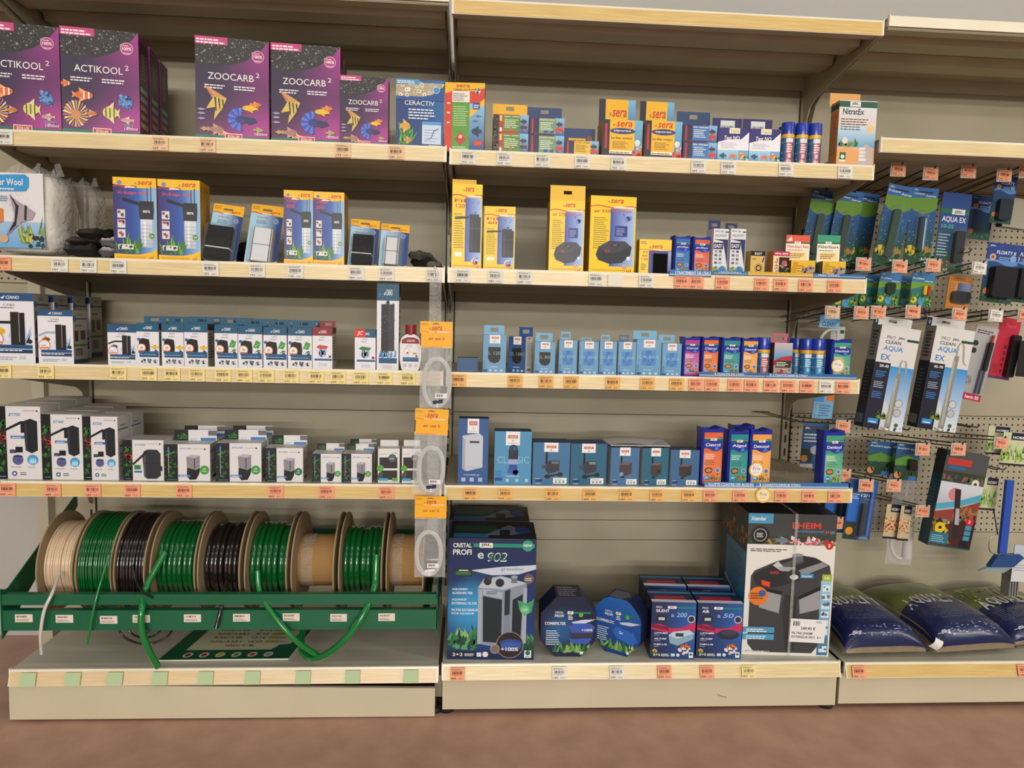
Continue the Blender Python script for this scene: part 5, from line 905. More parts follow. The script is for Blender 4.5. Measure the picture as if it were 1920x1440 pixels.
# ------------------------------------------------------------------ white bottle with red cap
Z = surf('3L'); Y = .03; X = sx(769, Y, Z); H = sz(609, X, Y)-Z; t = thing('water_care_bottle', 'white oval bottle with dark red screw cap', 'bottle', (X, Y, Z)); m = MB(); Hb = H*.79
m.prism([(-.026, .006), (-.022, 0), (.022, 0), (.026, .006), (.031, Hb*.3), (.031, Hb*.72), (.026, Hb*.9), (.012, Hb), (-.012, Hb), (-.026, Hb*.9), (-.031, Hb*.72), (-.031, Hb*.3)], 0, .03, 'y', 'e8e4e6'); b = m.build('bottle_body', 'gloss', t); bv = b.modifiers.new('b', 'BEVEL'); bv.width = .004; bv.segments = 3
m = MB(); m.lathe([(.016, Hb-.002), (.0165, H-.003), (.015, H), (0, H)], (0, .015), 20, '8c2830'); m.build('cap', 'gloss', t)
m = MB(); cv = plane_cv(m, (-.026, -.0006, Hb*.06), (.052, 0, 0), (0, 0, Hb*.86), 3); cv.poly([(0, .8), (.04, .93), (.3, 1), (.7, 1), (.96, .93), (1, .8)], '8c2830'); cv.text('CIANO', .3, .86, .46, .06, WH); cv.text('WATER', .3, .73, .3, .03, '4a4a52', False); cv.micro(.25, .69, .5, .02, 1, '5a5a60'); cv.ring(.3, .55, .16, 'd87a70', 'f0ecec', .88); cv.ell(.34, .5, .05, '3a4a8c'); cv.ell(.75, .48, .12, 'a8a040', ry=.03); cv.ell(.85, .4, .06, 'b03838'); cv.grad(.08, .22, .96, .36, '1c3c68', '4a80b0'); cv.rect(.1, .04, .3, .14, 'c8c4c8'); cv.rect(.42, .04, .6, .14, 'c0bcc0'); cv.ell(.8, .09, .08, 'c8c4c8'); m.build('front_label', 'card', t)
# ------------------------------------------------------------------ blister cards leaning on the second shelf
def blister(label, row, xl, xr, yt, foamcol, Y, tilt, white=False, box=(.2, .8, .02, .52), lean=-12, d=.03):
    Z = surf(row); x0, x1 = sx(xl, Y, Z), sx(xr, Y, Z); W = x1-x0; xm = (x0+x1)/2; H = (sz(yt, xm, Y+.03)-Z)/math.cos(math.radians(lean))
    t = thing('blister_pack', label, 'blister pack', (xm, Y, Z), 0, None, tilt, lean)
    m = MB(); m.box(-W/2, W/2, 0, .001, 0, H, {'*': 'a8b4c0', 'f': 'a8d0e4'}); blister_print(plane_cv(m, (-W/2, 0, 0), (W, 0, 0), (0, 0, H), 2)); m.box(-.013, .013, -.0022, -.002, H*.9, H*.93, '6b675c'); m.build('backing_card', 'card', t)
    x0, x1, z0, z1 = -W/2+W*box[0], -W/2+W*box[1], H*box[2], H*box[3]; m = MB()
    if white:
        m.box(x0, x1, -d, -.003, z0, z1, 'd8d8dc'); m.box(x0+.002, x0+.004, -d-.001, -.003, z0, z1, '3a3a40'); m.box(x1-.004, x1-.002, -d-.001, -.003, z0, z1, '3a3a40'); m.box(x0, x1, -d-.001, -.003, (z0+z1)/2-.001, (z0+z1)/2+.001, '8a8a90'); m.build('filter_cartridge', 'fluff', t)
    else:
        m.box(x0, x1, -d, -.003, z0+(z1-z0)*.38, z1, '1b1a19'); m.box(x0, x1, -d-.002, -.003, z0, z0+(z1-z0)*.33, '161514'); m.box(x0, x1, -d, -.003, z0+(z1-z0)*.33, z0+(z1-z0)*.37, 'd8d4cc'); m.build('foam_block', 'foam', t)
    e = .006; m = MB(); a, b, c, f = x0-e, x1+e, z0-.002, z1+e
    m.prism([(a, c), (b, c), (b, f-.008), (b-.008, f), (a+.008, f), (a, f-.008)], -d-.005, -.0015, 'y', 'ffffff'); m.build('clear_shell', 'blister', t)
    return t
blister('leaning blister card with large black foam, leftmost on the shelf', '2L', 383, 441, 383, 1, .045, 6, box=(.06, .84, .02, .58))
blister('leaning blister card with large white cartridge', '2L', 457, 518, 384, 1, .045, 5, True, box=(.24, .84, .01, .56))
blister('smaller blister card with black foam', '2L', 651, 705, 412, 1, .045, 3, box=(.17, .84, .02, .62))
blister('smaller blister card with white cartridge, near the shelf end', '2L', 709, 762, 421, 1, .045, 3, True, box=(.22, .7, .02, .62))
t = carton('foam_sponge_pack', 'yellow pack with a window onto black sponge', '2R', 1197, 1257, 449, .04, spspack, 'c8a01c', 'c8a01c', 'd8a41c', Y=.02)[0]
W, H = t['_w'], t['_h']; m = MB(); m.box(W*-.06, W*.38, -.003, .01, H*.04, H*.60, '141312'); m.build('black_sponge', 'foam', t)
# ------------------------------------------------------------------ small flat packs lying on the second shelf
def flat(label, row, xl, xr, y0, y1, Y, col, stripes=None, rot=0, D=.09):
    Z = surf(row); X0, X1 = sx(xl, Y, Z), sx(xr, Y, Z); xm = (X0+X1)/2; w = X1-X0; n = 10; r = random.Random(xl)
    za = max(Z+.001, sz(y1, xm, Y)); zb = sz(y0, xm, Y); h = zb-za; m = MB(); ph = r.random()*6
    f = lambda s: (lambda u, v: ((u-.5)*w*(1-.06*abs(2*v-1)), v*D, h/2+s*h*.5*(max(0, 1-(2*u-1)**8)*max(0, 1-(2*v-1)**8))**.35*(1+.3*math.sin(7*u+ph)*math.cos(5*v+4*u)+.15*math.sin(17*u+9*v+ph))))
    m.grid(f(1), n, 8, stripes or col); m.grid(f(-1), n, 8, col); o = m.build('sachet', 'bag', loc=(xm, Y, za), smooth=True); o.rotation_euler.z = math.radians(rot); tag(o, label, 'sachet')
st = lambda u, v: C('d0ccc8') if int(v*14) % 2 else C('2a2c34')
flat('black foil sachet at the bottom of the stack beside the wool', '2L', 116, 182, 457, 478, .03, '1c1b1b'); flat('brown-black foil sachet in the middle of the stack', '2L', 122, 188, 444, 459, .04, '2c2725', rot=4); flat('top black foil sachet of the stack, tilted', '2L', 138, 200, 428, 445, .06, '24211f', rot=-8)
flat('lower grey striped sachet beside the yellow cartons', '2L', 182, 216, 463, 481, .03, '6a6a70', st); flat('upper grey striped sachet beside the yellow cartons', '2L', 185, 216, 445, 461, .04, '6a6a70', st)
flat('dark pack lying behind the leaning blister cards', '2L', 440, 470, 455, 490, .16, '141414'); flat('long dark sachet fallen over at the shelf right end', '2L', 766, 808, 482, 500, .12, '2a2828', rot=-18); flat('grey sachet leaning on the small white blister', '2L', 762, 790, 470, 486, .10, '5a5856', rot=-25); flat('crumpled silver sachet at the very end of the shelf', '2L', 798, 828, 490, 503, .05, '77746f')
# ------------------------------------------------------------------ filter wool in clear bags
def woolbag(label, xl, xr, y0, y1, Y, D, art, film_mat, wool, seed, toprag):
    Z = surf('2L'); X0, X1 = sx(xl, Y, Z), sx(xr, Y, Z); xm = (X0+X1)/2; w = X1-X0; H = sz(y0, xm, Y)-Z; t = thing('filter_wool_bag', label, 'bag', (xm, Y, Z)); r = random.Random(seed)
    def sup(sc, hh, zz=0):
        def f(u, v):
            a = 2*PI*u; e = .55; cx = abs(math.cos(a))**e*(1 if math.cos(a) > 0 else -1); sy = abs(math.sin(a))**e*(1 if math.sin(a) > 0 else -1)
            k = (1-(abs(2*v-1))**7)**.35 if 0 < v < 1 else 0; n = 1+.025*math.sin(7*a+seed)+.03*math.sin(11*v+3*a)
            return (cx*w/2*sc*k*n, D/2+sy*D/2*sc*k*n, zz+v*hh)
        return f
    if wool: m = MB(); m.grid(sup(.93, H*.97, .003), 32, 16, 'd4d0c4'); m.build('filter_wool', 'fluff', t, smooth=True)
    m = MB(); m.grid(sup(1, H, 0), 32, 20, 'ffffff'); 
    m.build('clear_bag', film_mat, t, smooth=True)
    m = MB(); P = [((k/8-.5)*w*.9, D*.5+.01*math.sin(k*2.3)) for k in range(9)]
    for k in range(8): m.poly([(P[k][0], P[k][1], H*.96), (P[k+1][0], P[k+1][1], H*.96), (P[k+1][0]*.8, P[k+1][1]+.01, H+toprag*(.6+.4*math.sin(k*1.9+1))), (P[k][0]*.8, P[k][1]+.012, H+toprag*(.6+.4*math.sin(k*1.9)))], 'ffffff')
    m.build('bag_seal', film_mat, t)
    if art: m = MB(); art(CV(m, lambda x, y, z: (w*(-.47+.80*x), -.0035-z+.014*abs(x-.45)**2, H*(.10+.84*y)), w*.8, H*.84, 4)); m.build('paper_insert', 'card', t)
def woolart(cv):
    cv.grad(0, 0, 1, 1, '6aa8d8', 'e4e2e4'); cv.rect(0, .35, 1, 1, 'e0dee0'); cv.poly([(0, .74), (.7, .76), (.76, .82), (.76, .94), (.7, .98), (0, .96)], '3a98d4'); cv.text('Filter Wool', .1, .83, .56, .09, WH); cv.micro(.2, .77, .4, .04, 1, WH); cv.micro(.1, .62, .3, .08, 3, '6a8ab0')
    cv.poly([(.42, .7), (.56, .62), (.86, .48), (.8, .38), (.6, .34), (.36, .16), (.5, .42)], 'a898a0'); cv.poly([(.42, .72), (.58, .56), (.52, .3), (.34, .16), (.5, .36), (.52, .56)], '24222c'); cv.poly([(.68, .58), (.72, .56), (.7, .36), (.66, .38)], '2c2a34'); cv.poly([(.05, .55), (.3, .52), (.3, .35), (.1, .28)], 'e0803c'); cv.plants(.6, .06, .95, .2, 20, ['7a9a4a', 'c8b858', '4a7a3a', '9ab8a8'], .25); cv.ell(.3, .12, .08, 'c8a890'); cv.specks(.75, .02, .98, .2, 12, ['2c3a2c', '1c2420'], .06)
woolbag('large clear bag of white filter wool with fish picture', -26, 108, 314, 475, .02, .14, woolart, 'clear', True, 1, .03)
def woolart2(cv): cv.rect(0, 0, .5, 1, 'd8d4cc'); cv.grad(0, 0, .45, .35, '1f4a78', '2c5a34'); cv.plants(0, .2, .4, .5, 20, ['5a7a2c', '8a9a3a', '3a5a2c'], .2); cv.poly([(.1, .4), (.3, .5), (.25, .65)], '1c1a18')
woolbag('half empty clear bag leaning behind the large wool bag', 96, 178, 338, 470, .17, .10, None, 'wrap', False, 5, .02)
# ------------------------------------------------------------------ blue and yellow header strips clipped along the shelf front
def strip(label, row, xl, xr, col, h, text=None, tx=(0, 1), dz=0, Y=-.004, name='header_strip', drop=0):
    Z = ZR[row]-drop; x0, x1 = sx(xl, Y, Z), sx(xr, Y, Z); w = x1-x0; m = MB(); m.prism([(-.0015, 0), (-.005, .002), (-.003, h*.28), (-.0005, h), (.001, h), (.001, 0)], 0, w, 'x', col)
    cv = plane_cv(m, (0, -.0036, h*.26), (w, 0, 0), (0, .003, h*.7)); 
    if text: cv.text(text, tx[0], .12, tx[1]-tx[0], .68, 'dfe8f0'); cv.ell(tx[0]-.025, .5, .008, 'c8dcec', ry=.4)
    c2 = plane_cv(m, (0, -.0052, .0025), (w, .0, 0), (0, .0022, h*.24)); c2.rect(0, 0, 1, 1, mix(col, 'ffffff', .35))  # paler band paints a highlight along the lower edge
    o = m.build(name, 'gloss', loc=(x0, Y+.0005, Z+.0008)); tag(o, label, 'header strip'); return o
strip('blue header tag reading traitement de l eau below the pH bottles', '2R', 1255, 1333, '2f74a8', .019, "TRAITEMENT DE L'EAU", (.17, .98), Y=-.006, drop=.008)
strip('blue header strip under the white test boxes', '2R', 1337, 1401, '2f74a8', .012, "TESTS D'EAU", (.2, .8)); strip('yellow header strip under the small remedy boxes', '2R', 1402, 1524, 'dcae30', .012); strip('blue header strip at the right end under the green starter box', '2R', 1525, 1621, '2f6cac', .012, 'BACTERIES', (.12, .5))
strip('blue header strip reading qualite de l eau under small bottles', '3R', 1310, 1434, '2c6298', .014, "QUALITE DE L'EAU", (.27, .68)); strip('blue header strip reading conditionneur d eau under the cans', '3R', 1435, 1604, '2c64a0', .014, "CONDITIONNEUR D'EAU", (.08, .46))
strip('blue header strip reading lutte contre les algues under tall bottles', '4R', 1320, 1414, '2f6ca8', .017, 'LUTTE CONTRE LES ALGUES', (.12, .98)); strip('blue header strip reading conditionneur d eau at lower shelf end', '4R', 1415, 1590, '2f6ca8', .017, "CONDITIONNEUR D'EAU", (.08, .48))
# clear divider fences on the fourth shelf
m = MB(); zz = surf('4R'); x = sx(1449, .03, zz)
for dx in (0, .036): m.tube([(x+dx, .02, zz), (x+dx, .02, zz+.05), (x+dx-.004, .05, zz+.07), (x+dx-.01, .30, zz+.075), (x+dx-.012, .31, zz)], .0012, 'b0aa98', 6)
m.tube([(x, .02, zz+.003), (x+.036, .02, zz+.003)], .0012, 'b0aa98', 6); tag(m.build('wire_divider', 'metal'), 'thin wire shelf divider beside the light orange bottle', 'divider')
# ------------------------------------------------------------------ price labels
PCOL = {'w': ('e4e2d8', 'white'), 'o': ('eea480', 'orange'), 'y': ('f0dc98', 'yellow'), 'p': ('ecc6a0', 'pale orange'), 'a': ('ecb66c', 'amber'), 'm': ('b8ccа0'.replace('а', 'a'), 'mint green'), 'b': ('e6e2d2', 'blank white')}
_pm = {}
def label_mesh(k, price, v):
    key = (k, price, v % 3)
    if key not in _pm:
        m = MB(); w, h = .044, .037; m.box(-w/2, w/2, -.0006, 0, -h/2, h/2, PCOL[k][0])
        if k not in 'mb':
            cv = plane_cv(m, (-w/2, -.0007, -h/2), (w, 0, 0), (0, 0, h), v); ink = '4a3a30' if k != 'o' else '7a3420'
            cv.micro(.08, .78, .8, .14, 2, ink, .4); cv.bars(.12, .46, .72, .24, ink, 20); cv.micro(.12, .37, .7, .05, 1, ink, .5); cv.text(price, .06, .08, .34, .16, '2c221c'); cv.micro(.55, .1, .35, .14, 2, ink, .3)
        o = m.build('price_label', 'matte'); _pm[key] = o.data; bpy.data.objects.remove(o)
    return _pm[key]
def place_label(k, price, v, loc, text, group, ry=0, s=1., rx=0, rz=0):
    o = bpy.data.objects.new('price_label', label_mesh(k, price, v)); COL.objects.link(o); o.location = loc; o.rotation_euler = (math.radians(rx), math.radians(ry), math.radians(rz)); o.scale = (s, s, s)
    tag(o, text, 'price label', group)
def labels(row, rail, deck, items, group):
    for v, (px, k, price, under) in enumerate(items):
        Z = ZR[row]-.0235; Y = -.0085 if not deck else -.0165
        place_label(k, price, v, (sx(px, Y, Z), Y, Z), '%s price label on the %s rail, %s' % (PCOL[k][1], rail, under), group, rx=-2.5 if not deck else -17)
labels('1L', 'top left', 0, [(8, 'w', '7.80 €', 'at the photo left edge'), (300, 'p', '7.20 €', 'right of the clownfish cartons'), (389, 'p', '11.60 €', 'under left tall angelfish carton'), (643, 'p', '6.70 €', 'under small angelfish carton'), (743, 'p', '12.20 €', 'under the ceramic ring carton')], 'labels on the top left rail')
labels('1R', 'top middle', 0, [(878, 'w', '7.70 €', 'under the yellow carbon carton'), (946, 'w', '4.50 €', 'under the red green boxes'), (1017, 'w', '4.30 €', 'under the phosphate boxes'), (1092, 'w', '2.80 €', 'under the single yellow box'), (1160, 'w', '7.60 €', 'under left tall media box'), (1310, 'w', '5.60 €', 'under the dark blue media boxes'), (1366, 'w', '13.50 €', 'under left nitrate test'), (1474, 'w', '6.30 €', 'under the slim cans'), (1585, 'w', '14.50 €', 'under the nitrate remover')], 'labels on the top middle rail')
labels('2L', 'second left', 0, [(5, 'o', '8.90 €', 'at the photo edge'), (112, 'w', '5.90 €', 'under the half empty bag'), (166, 'w', '7.50 €', 'under the black sachets'), (222, 'w', '17.80 €', 'under left big yellow carton'), (395, 'w', '7.40 €', 'under leftmost blister card'), (482, 'w', '4.70 €', 'under large white cartridge'), (554, 'w', '51.30 €', 'under left slim carton'), (668, 'w', '5.40 €', 'under smaller black foam card'), (725, 'w', '3.60 €', 'under smaller white cartridge'), (813, 'w', '5.40 €', 'behind the hanging strip hook')], 'labels on the second left rail')
labels('2R', 'second middle', 0, [(868, 'w', '27.10 €', 'under the tall internal filter carton'), (929, 'w', '19.80 €', 'under the shorter internal filter carton'), (984, 'w', '52.80 €', 'under the empty gap'), (1118, 'w', '74.20 €', 'under the wide pump carton'), (1154, 'b', '', 'beside the wide pump label'), (1212, 'w', '3.60 €', 'under the black sponge pack'), (1278, 'o', '7.20 €', 'under the blue pH bottle'), (1306, 'o', '8.20 €', 'under the coral pH bottle'), (1355, 'o', '16.80 €', 'under the white test boxes'), (1428, 'o', '8.75 €', 'under the sand coloured box'), (1464, 'o', '12.80 €', 'under the pink cream box'), (1511, 'o', '5.20 €', 'under the red starter box'), (1565, 'o', '4.60 €', 'under the green starter box')], 'labels on the second middle rail')
labels('3L', 'third left', 0, [(6, 'y', '26.90 €', 'at the photo edge'), (86, 'y', '18.30 €', 'under the medium white carton'), (222, 'y', '17.60 €', 'under leftmost small white carton'), (279, 'y', '3.90 €', 'under leftmost fish foam box'), (323, 'y', '12.90 €', 'under middle fish foam box'), (369, 'y', '11.90 €', 'under rightmost fish foam box'), (418, 'y', '9.60 €', 'under first plant foam box'), (458, 'y', '12.80 €', 'under second plant foam box'), (499, 'y', '11.80 €', 'under third plant foam box'), (546, 'y', '10.10 €', 'under last plant foam box'), (593, 'y', '6.60 €', 'under the red topped box'), (634, 'y', '6.30 €', 'right of the red topped box'), (677, 'y', '6.20 €', 'under the red stickered box'), (721, 'y', '15.60 €', 'under the tall narrow carton'), (765, 'y', '5.80 €', 'under the white bottle')], 'labels on the third left rail')
labels('3R', 'third middle', 0, [(860, 'a', '9.90 €', 'under the low plain box'), (966, 'a', '5.60 €', 'under the turned dark box'), (1024, 'a', '5.10 €', 'under the smaller black window box'), (1071, 'a', '5.40 €', 'under first blue foam box'), (1149, 'a', '6.10 €', 'under third blue foam box'), (1214, 'a', '5.70 €', 'under the widest foam box'), (1269, 'a', '5.70 €', 'under the foam box by the bottles'), (1305, 'o', '8.80 €', 'under the purple label bottle'), (1335, 'o', '5.40 €', 'under the small orange label bottle'), (1378, 'o', '6.60 €', 'under the small teal label bottle'), (1409, 'o', '7.40 €', 'under the pale orange label bottle'), (1445, 'o', '5.80 €', 'under the red label can'), (1478, 'o', '5.80 €', 'under the fish food pack'), (1513, 'o', '5.20 €', 'under the can cluster'), (1549, 'w', '5.80 €', 'near the shelf end'), (1581, 'o', '11.80 €', 'under the green label bottle')], 'labels on the third middle rail')
labels('4L', 'fourth left', 0, [(14, 'o', '42.30 €', 'under the tallest filter carton'), (99, 'o', '38.60 €', 'under the middle size carton'), (174, 'o', '16.30 €', 'under the third tall carton'), (248, 'o', '18.60 €', 'under the canister carton'), (345, 'o', '9.10 €', 'under left large refill box'), (517, 'o', '8.60 €', 'under the medium refill box'), (612, 'o', '7.30 €', 'under left small refill box'), (725, 'o', '6.60 €', 'under the dark pad boxes')], 'labels on the fourth left rail')
labels('4R', 'fourth middle', 0, [(883, 'a', '18.60 €', 'under the cascade carton'), (948, 'a', '25.10 €', 'under the light blue carton'), (1037, 'a', '22.80 €', 'under left black pump carton'), (1107, 'a', '28.60 €', 'under right black pump carton'), (1175, 'a', '15.80 €', 'under left brown pump carton'), (1232, 'a', '12.80 €', 'under middle brown pump carton'), (1292, 'a', '14.70 €', 'under the small black pump carton'), (1332, 'o', '14.90 €', 'under the tall orange label bottle'), (1387, 'o', '13.80 €', 'under the tall teal label bottle'), (1466, 'o', '14.90 €', 'right of the round sticker'), (1517, 'o', '15.20 €', 'in the empty stretch'), (1566, 'o', '15.20 €', 'under the lone tall bottle')], 'labels on the fourth middle rail')
labels('dR', 'bottom middle', 1, [(858, 'o', '144.90 €', 'under the big dark blue carton'), (1049, 'w', '11.80 €', 'under the dark octagonal carton'), (1157, 'w', '15.80 €', 'under the blue octagonal carton'), (1246, 'o', '37.90 €', 'under the silver pump carton'), (1326, 'o', '37.30 €', 'under the black pump carton'), (1404, 'y', '249.90 €', 'under the largest carton')], 'labels on the bottom middle rail')
labels('d3', 'bottom right', 1, [(1611, 'o', '9.95 €', 'under the left gravel bag'), (1921, 'o', '11.95 €', 'at the photo right edge')], 'labels on the bottom right rail')
for i, px in enumerate((52, 136, 215, 299, 385, 473, 568, 661, 770)):
    Z = ZR['dL']-.0235; place_label('m', '', 0, (sx(px, -.0165, Z), -.0165, Z), 'mint green blank label on the rosy bottom rail, %s from the left' % ['first', 'second', 'third', 'fourth', 'fifth', 'sixth', 'seventh', 'eighth', 'ninth'][i], 'blank mint labels on the bottom left rail', rx=-17)
m = MB(); cv = plane_cv(m, (-.024, 0, -.024), (.048, 0, 0), (0, 0, .048)); m.box(-.001, .001, .0, .001, -.001, .001, 'e8b42c'); cv.ell(.5, .5, .5, 'e0b850', n=28); cv.ell(.5, .5, .4, 'f0e0b8', n=28); cv.text('Prix', .28, .46, .46, .22, '9a5a3c', False); cv.micro(.28, .3, .44, .08, 2, 'c89a70', .4)
tag(m.build('round_price_sticker', 'card', loc=(sx(1431, -.009, .69), -.0095, .690)), 'round yellow price sticker on the fourth middle rail', 'sticker')
# ------------------------------------------------------------------ hanging clip strip with air sets
YS = -.02; x = at(817, 505, YS).x
t = thing('clip_strip', 'clear plastic clip strip hooked over the second left rail', 'clip strip', (x, YS, 0)); m = MB(); zt, zb = at(817, 522, YS).z, at(812, 1000, YS).z; m.box(-.017, .017, 0, .001, zb, zt, 'ffffff'); m.build('plastic_strip', 'wrap', t)
m = MB(); m.tube(arc([(-.004, .018, zt+.028), (-.003, .006, zt+.034), (.002, -.003, zt+.022), (.004, -.004, zt+.005), (.0, -.003, zt-.002), (-.004, -.003, zt+.006), (-.001, -.003, zt+.012)], 5), .0018, 'eceae6', 6); m.build('hook', 'gloss', t)
def airset(label, x0, x1, y0, y1, yb, cx, cy, rx, ry, tilt=0, Yp=-.026, dark=False):
    a, b = at(x0, y0, Yp), at(x1, y1, Yp); w = b.x-a.x; h = a.z-b.z; zb = at((x0+x1)/2, yb, Yp).z-a.z
    t = thing('air_set_pack', label, 'hanging pack', (a.x+w/2, Yp, a.z), 0, None, tilt)
    m = MB(); m.box(-w/2, w/2, -.0012, 0, -h, 0, 'f5b022'); cv = plane_cv(m, (-w/2, -.0013, -h), (w, 0, 0), (0, 0, h)); cv.rect(0, .0, 1, 1, 'f5b022'); cv.micro(.03, .84, .24, .1, 3, '8a5a14', .4); sera(cv, .28, .66, .4, .15); swoosh(cv, .60, 'c83228', .02, .5); cv.rect(.52, .585, .9, .625, 'e8dce0'); cv.text('air set S', .26, .3, .5, .11, 'a83418'); cv.rect(.0, .1, .03, .55, '2a2030') if dark else None; cv.micro(.06, .03, .86, .04, 1, 'c83a1c'); cv.poly([(.36, .88), (.62, .88), (.56, .93), (.5, .955), (.42, .93)], '8a7a50'); m.build('header_card', 'card', t)
    c = at(cx, cy, Yp); c = Vector((c.x-a.x-w/2, 0, c.z-a.z)); sc = (CAM.y-Yp)/-F_PX; m = MB()
    for k in range(5):
        q = .0022*k; R = (rx*sc-q, ry*sc-q); m.tube([(c.x+R[0]*math.copysign(abs(math.cos(s))**.9, math.cos(s)), -.006-.0022*(k % 2), c.z+R[1]*math.copysign(abs(math.sin(s))**.9, math.sin(s))) for s in [2*PI*i/40 for i in range(40)]], .0021, 'd8d8d6', 7, True)
    m.build('coiled_hose', 'coil', t)
    m = MB(); m.box(c.x-.004, c.x+.03, -.0125, -.012, c.z-ry*sc*.62, c.z-ry*sc*.42, 'ecebe9'); cv = plane_cv(m, (c.x-.004, -.0126, c.z-ry*sc*.62), (.034, 0, 0), (0, 0, ry*sc*.2)); cv.bars(.1, .3, .6, .5); m.build('barcode_sticker', 'matte', t)
    m = MB(); m.tube([(c.x-.01, -.008, c.z-ry*sc*.8), (c.x+.018, -.008, c.z-ry*sc*.74)], .005, '23284a' if dark else 'ecebe9', 8); m.tube([(c.x+.002, -.008, c.z-ry*sc*.98), (c.x+.004, -.008, c.z-ry*sc*.7)], .003, 'ecebe9', 8); m.build('air_connector', 'gloss', t)
    m = MB(); m.grid(lambda u, v: ((u-.5)*w*.98, -.004-.010*math.sin(PI*u)*math.sin(PI*min(1, v*1.2))-.0015*math.sin(23*u+9*v), -h+.004+(zb+h)*v), 12, 12, 'ffffff'); m.grid(lambda u, v: ((u-.5)*w*.98, .0005, -h+.004+(zb+h)*v), 6, 6, 'ffffff'); m.build('clear_bag', 'clear', t, smooth=True)
M['coil'] = film('milky_hose', 'e4e4e2', .62, .15)
airset('topmost air set pack with orange header card', 788, 848, 602, 653, 768, 819, 717, 27, 47, 0, dark=True)
airset('middle air set pack with orange header card', 779, 841, 766, 816, 928, 812, 879, 26, 44, 2, -.034, True)
airset('lowest air set pack with orange header card and white connector', 778, 837, 930, 972, 1084, 804, 1036, 26, 44, 0, -.026)
# ------------------------------------------------------------------ green hose rack with nine reels
GR = '14603f'
yb = -.035; x0, x1 = at(2, 1122, yb).x, at(820, 1122, yb).x; zc = .425; yc = .17; R = .150
t = thing('hose_reel_rack', 'green metal rack holding nine cardboard hose reels', 'rack', (x0, yb, 0)); w = x1-x0
m = MB(); m.box(0, w, 0, .02, .361, .392, GR); m.box(0, w, -.0008, -.0001, .363, .379, GR); m.build('upper_bar', 'paint', t)
m = MB(); m.box(0, w, 0, .02, .286, .345, GR); m.build('lower_bar', 'paint', t)
for xx in (-.001, w-.002):
    m = MB(); m.prism([(0, .262), (0, .408), (.03, .40), (.12, .42), (.30, .45), (.44, .452), (.44, .30), (.06, .30)], xx, xx+.003, 'x', GR) if xx > .5 else m.prism([(-.004, .262), (-.004, .41), (.018, .40), (.03, .40), (.40, .585), (.40, .54), (.10, .34), (.03, .28)], xx, xx+.003, 'x', GR); m.build('side_plate', 'paint', t)
m = MB(); m.box(.0, w, .44, .445, .33, .452, GR); m.box(.0, .03, .445, .508, .42, .45, GR); m.box(w-.03, w, .445, .508, .42, .45, GR); m.build('back_board', 'paint', t)
m = MB(); m.tube([(0, yc-yb, zc), (w, yc-yb, zc)], .008, '8a8a86', 10); m.build('axle', 'metal', t)
for xx in (.03, w-.05):
    m = MB(); m.box(xx, xx+.02, .02, .44, .285, .295, GR); m.build('cross_bar', 'paint', t)
reels = [(68, 137, 'cream', .118, '', 'leftmost hose reel, wound with cream clear hose'), (141, 209, 'green', .148, .0035, 'second hose reel, full of thin bright green hose'), (213, 272, 'black', .146, .004, 'third hose reel, full of thin black hose'), (281, 366, 'green', .122, .007, 'fourth hose reel, wound with thick green hose'), (370, 450, 'black', .118, .007, 'fifth hose reel, wound with thick black hose'),
         (458, 538, 'green', .118, .0075, 'sixth hose reel, thick green hose with a hanging end'), (545, 626, 'bare', .084, 0, 'seventh reel, empty cardboard core with tape'), (634, 716, 'green', .108, .008, 'eighth reel, few turns of thick green hose'), (723, 794, 'bare', .084, 0, 'ninth reel, empty core behind the lowest air set')]
HC = {'green': '075c28', 'black': '231d1c', 'cream': 'e0c8a8'}
fl = 'a08c6c'
for i, (a, c, kind, r, hr, lab) in enumerate(reels):
    xa, xb = at(a, 1080, .025).x, at(c, 1080, .025).x; q = thing('hose_reel', lab, 'hose reel', (xa, yc, zc)); L = xb-xa
    for xx in (0, L-.004):
        m = MB(); m.lathe([(.010, xx), (R, xx), (R, xx+.004), (.010, xx+.004), (.010, xx)], n=72, col=fl, ax='x'); m.build('flange', 'board', q)
    m = MB(); m.lathe([(.080 if kind == 'bare' else .06, .004), (.080 if kind == 'bare' else .06, L-.004)], n=48, col='a57f50', ax='x'); m.build('core', 'board', q)
    if kind == 'bare':
        m = MB(); m.lathe([(.0815, L*.1), (.0815, L*.38)], n=48, col='ffffff', ax='x'); m.build('clear_tape', 'wrap', q)
    else:
        hr = hr or .0028; n = int((L-.010)/(2*hr)); pr = []; rnd = random.Random(i)
        for k in range(n):
            s = .005+(L-.010)*k/n; d = (L-.010)/n; rr = r-hr+rnd.uniform(-.0015, .0015)*(2 if kind == 'cream' else 1)-(rnd.random() < .12)*hr
            for j in range(5): ph = PI*j/5; pr.append((rr+hr*math.sin(ph), s+d*(1-math.cos(ph))/2, mix(HC[kind], '000000' if kind != 'cream' else 'b89a70', rnd.uniform(0, .3) if j == 0 else .1)))
        pr = [(.062, .0045)]+pr+[(r-hr, L-.005), (.062, L-.0045)]
        m = MB(); m.lathe(pr, n=72, col=HC[kind], ax='x'); m.build('wound_hose', 'tube' if kind != 'cream' else 'gloss', q, smooth=True)
def hose(label, pts, r, col, mat='tube'):
    m = MB(); m.tube(arc([at(a, b, Y) for a, b, Y in pts], 10), r, col, 12); o = m.build('hose_end', mat, smooth=True); tag(o, label, 'hose'); return o
hose('milky white hose end hanging from the cream reel over the rack bar', [(112, 1075, .03), (98, 1112, -.045), (83, 1145, -.058), (76, 1190, -.055), (78, 1226, -.03)], .0045, 'd8d4cc')
hose('thin green hose end hanging in front of the rack', [(205, 1040, .01), (188, 1095, -.03), (174, 1150, -.052), (164, 1208, -.05)], .0032, '0d8038')
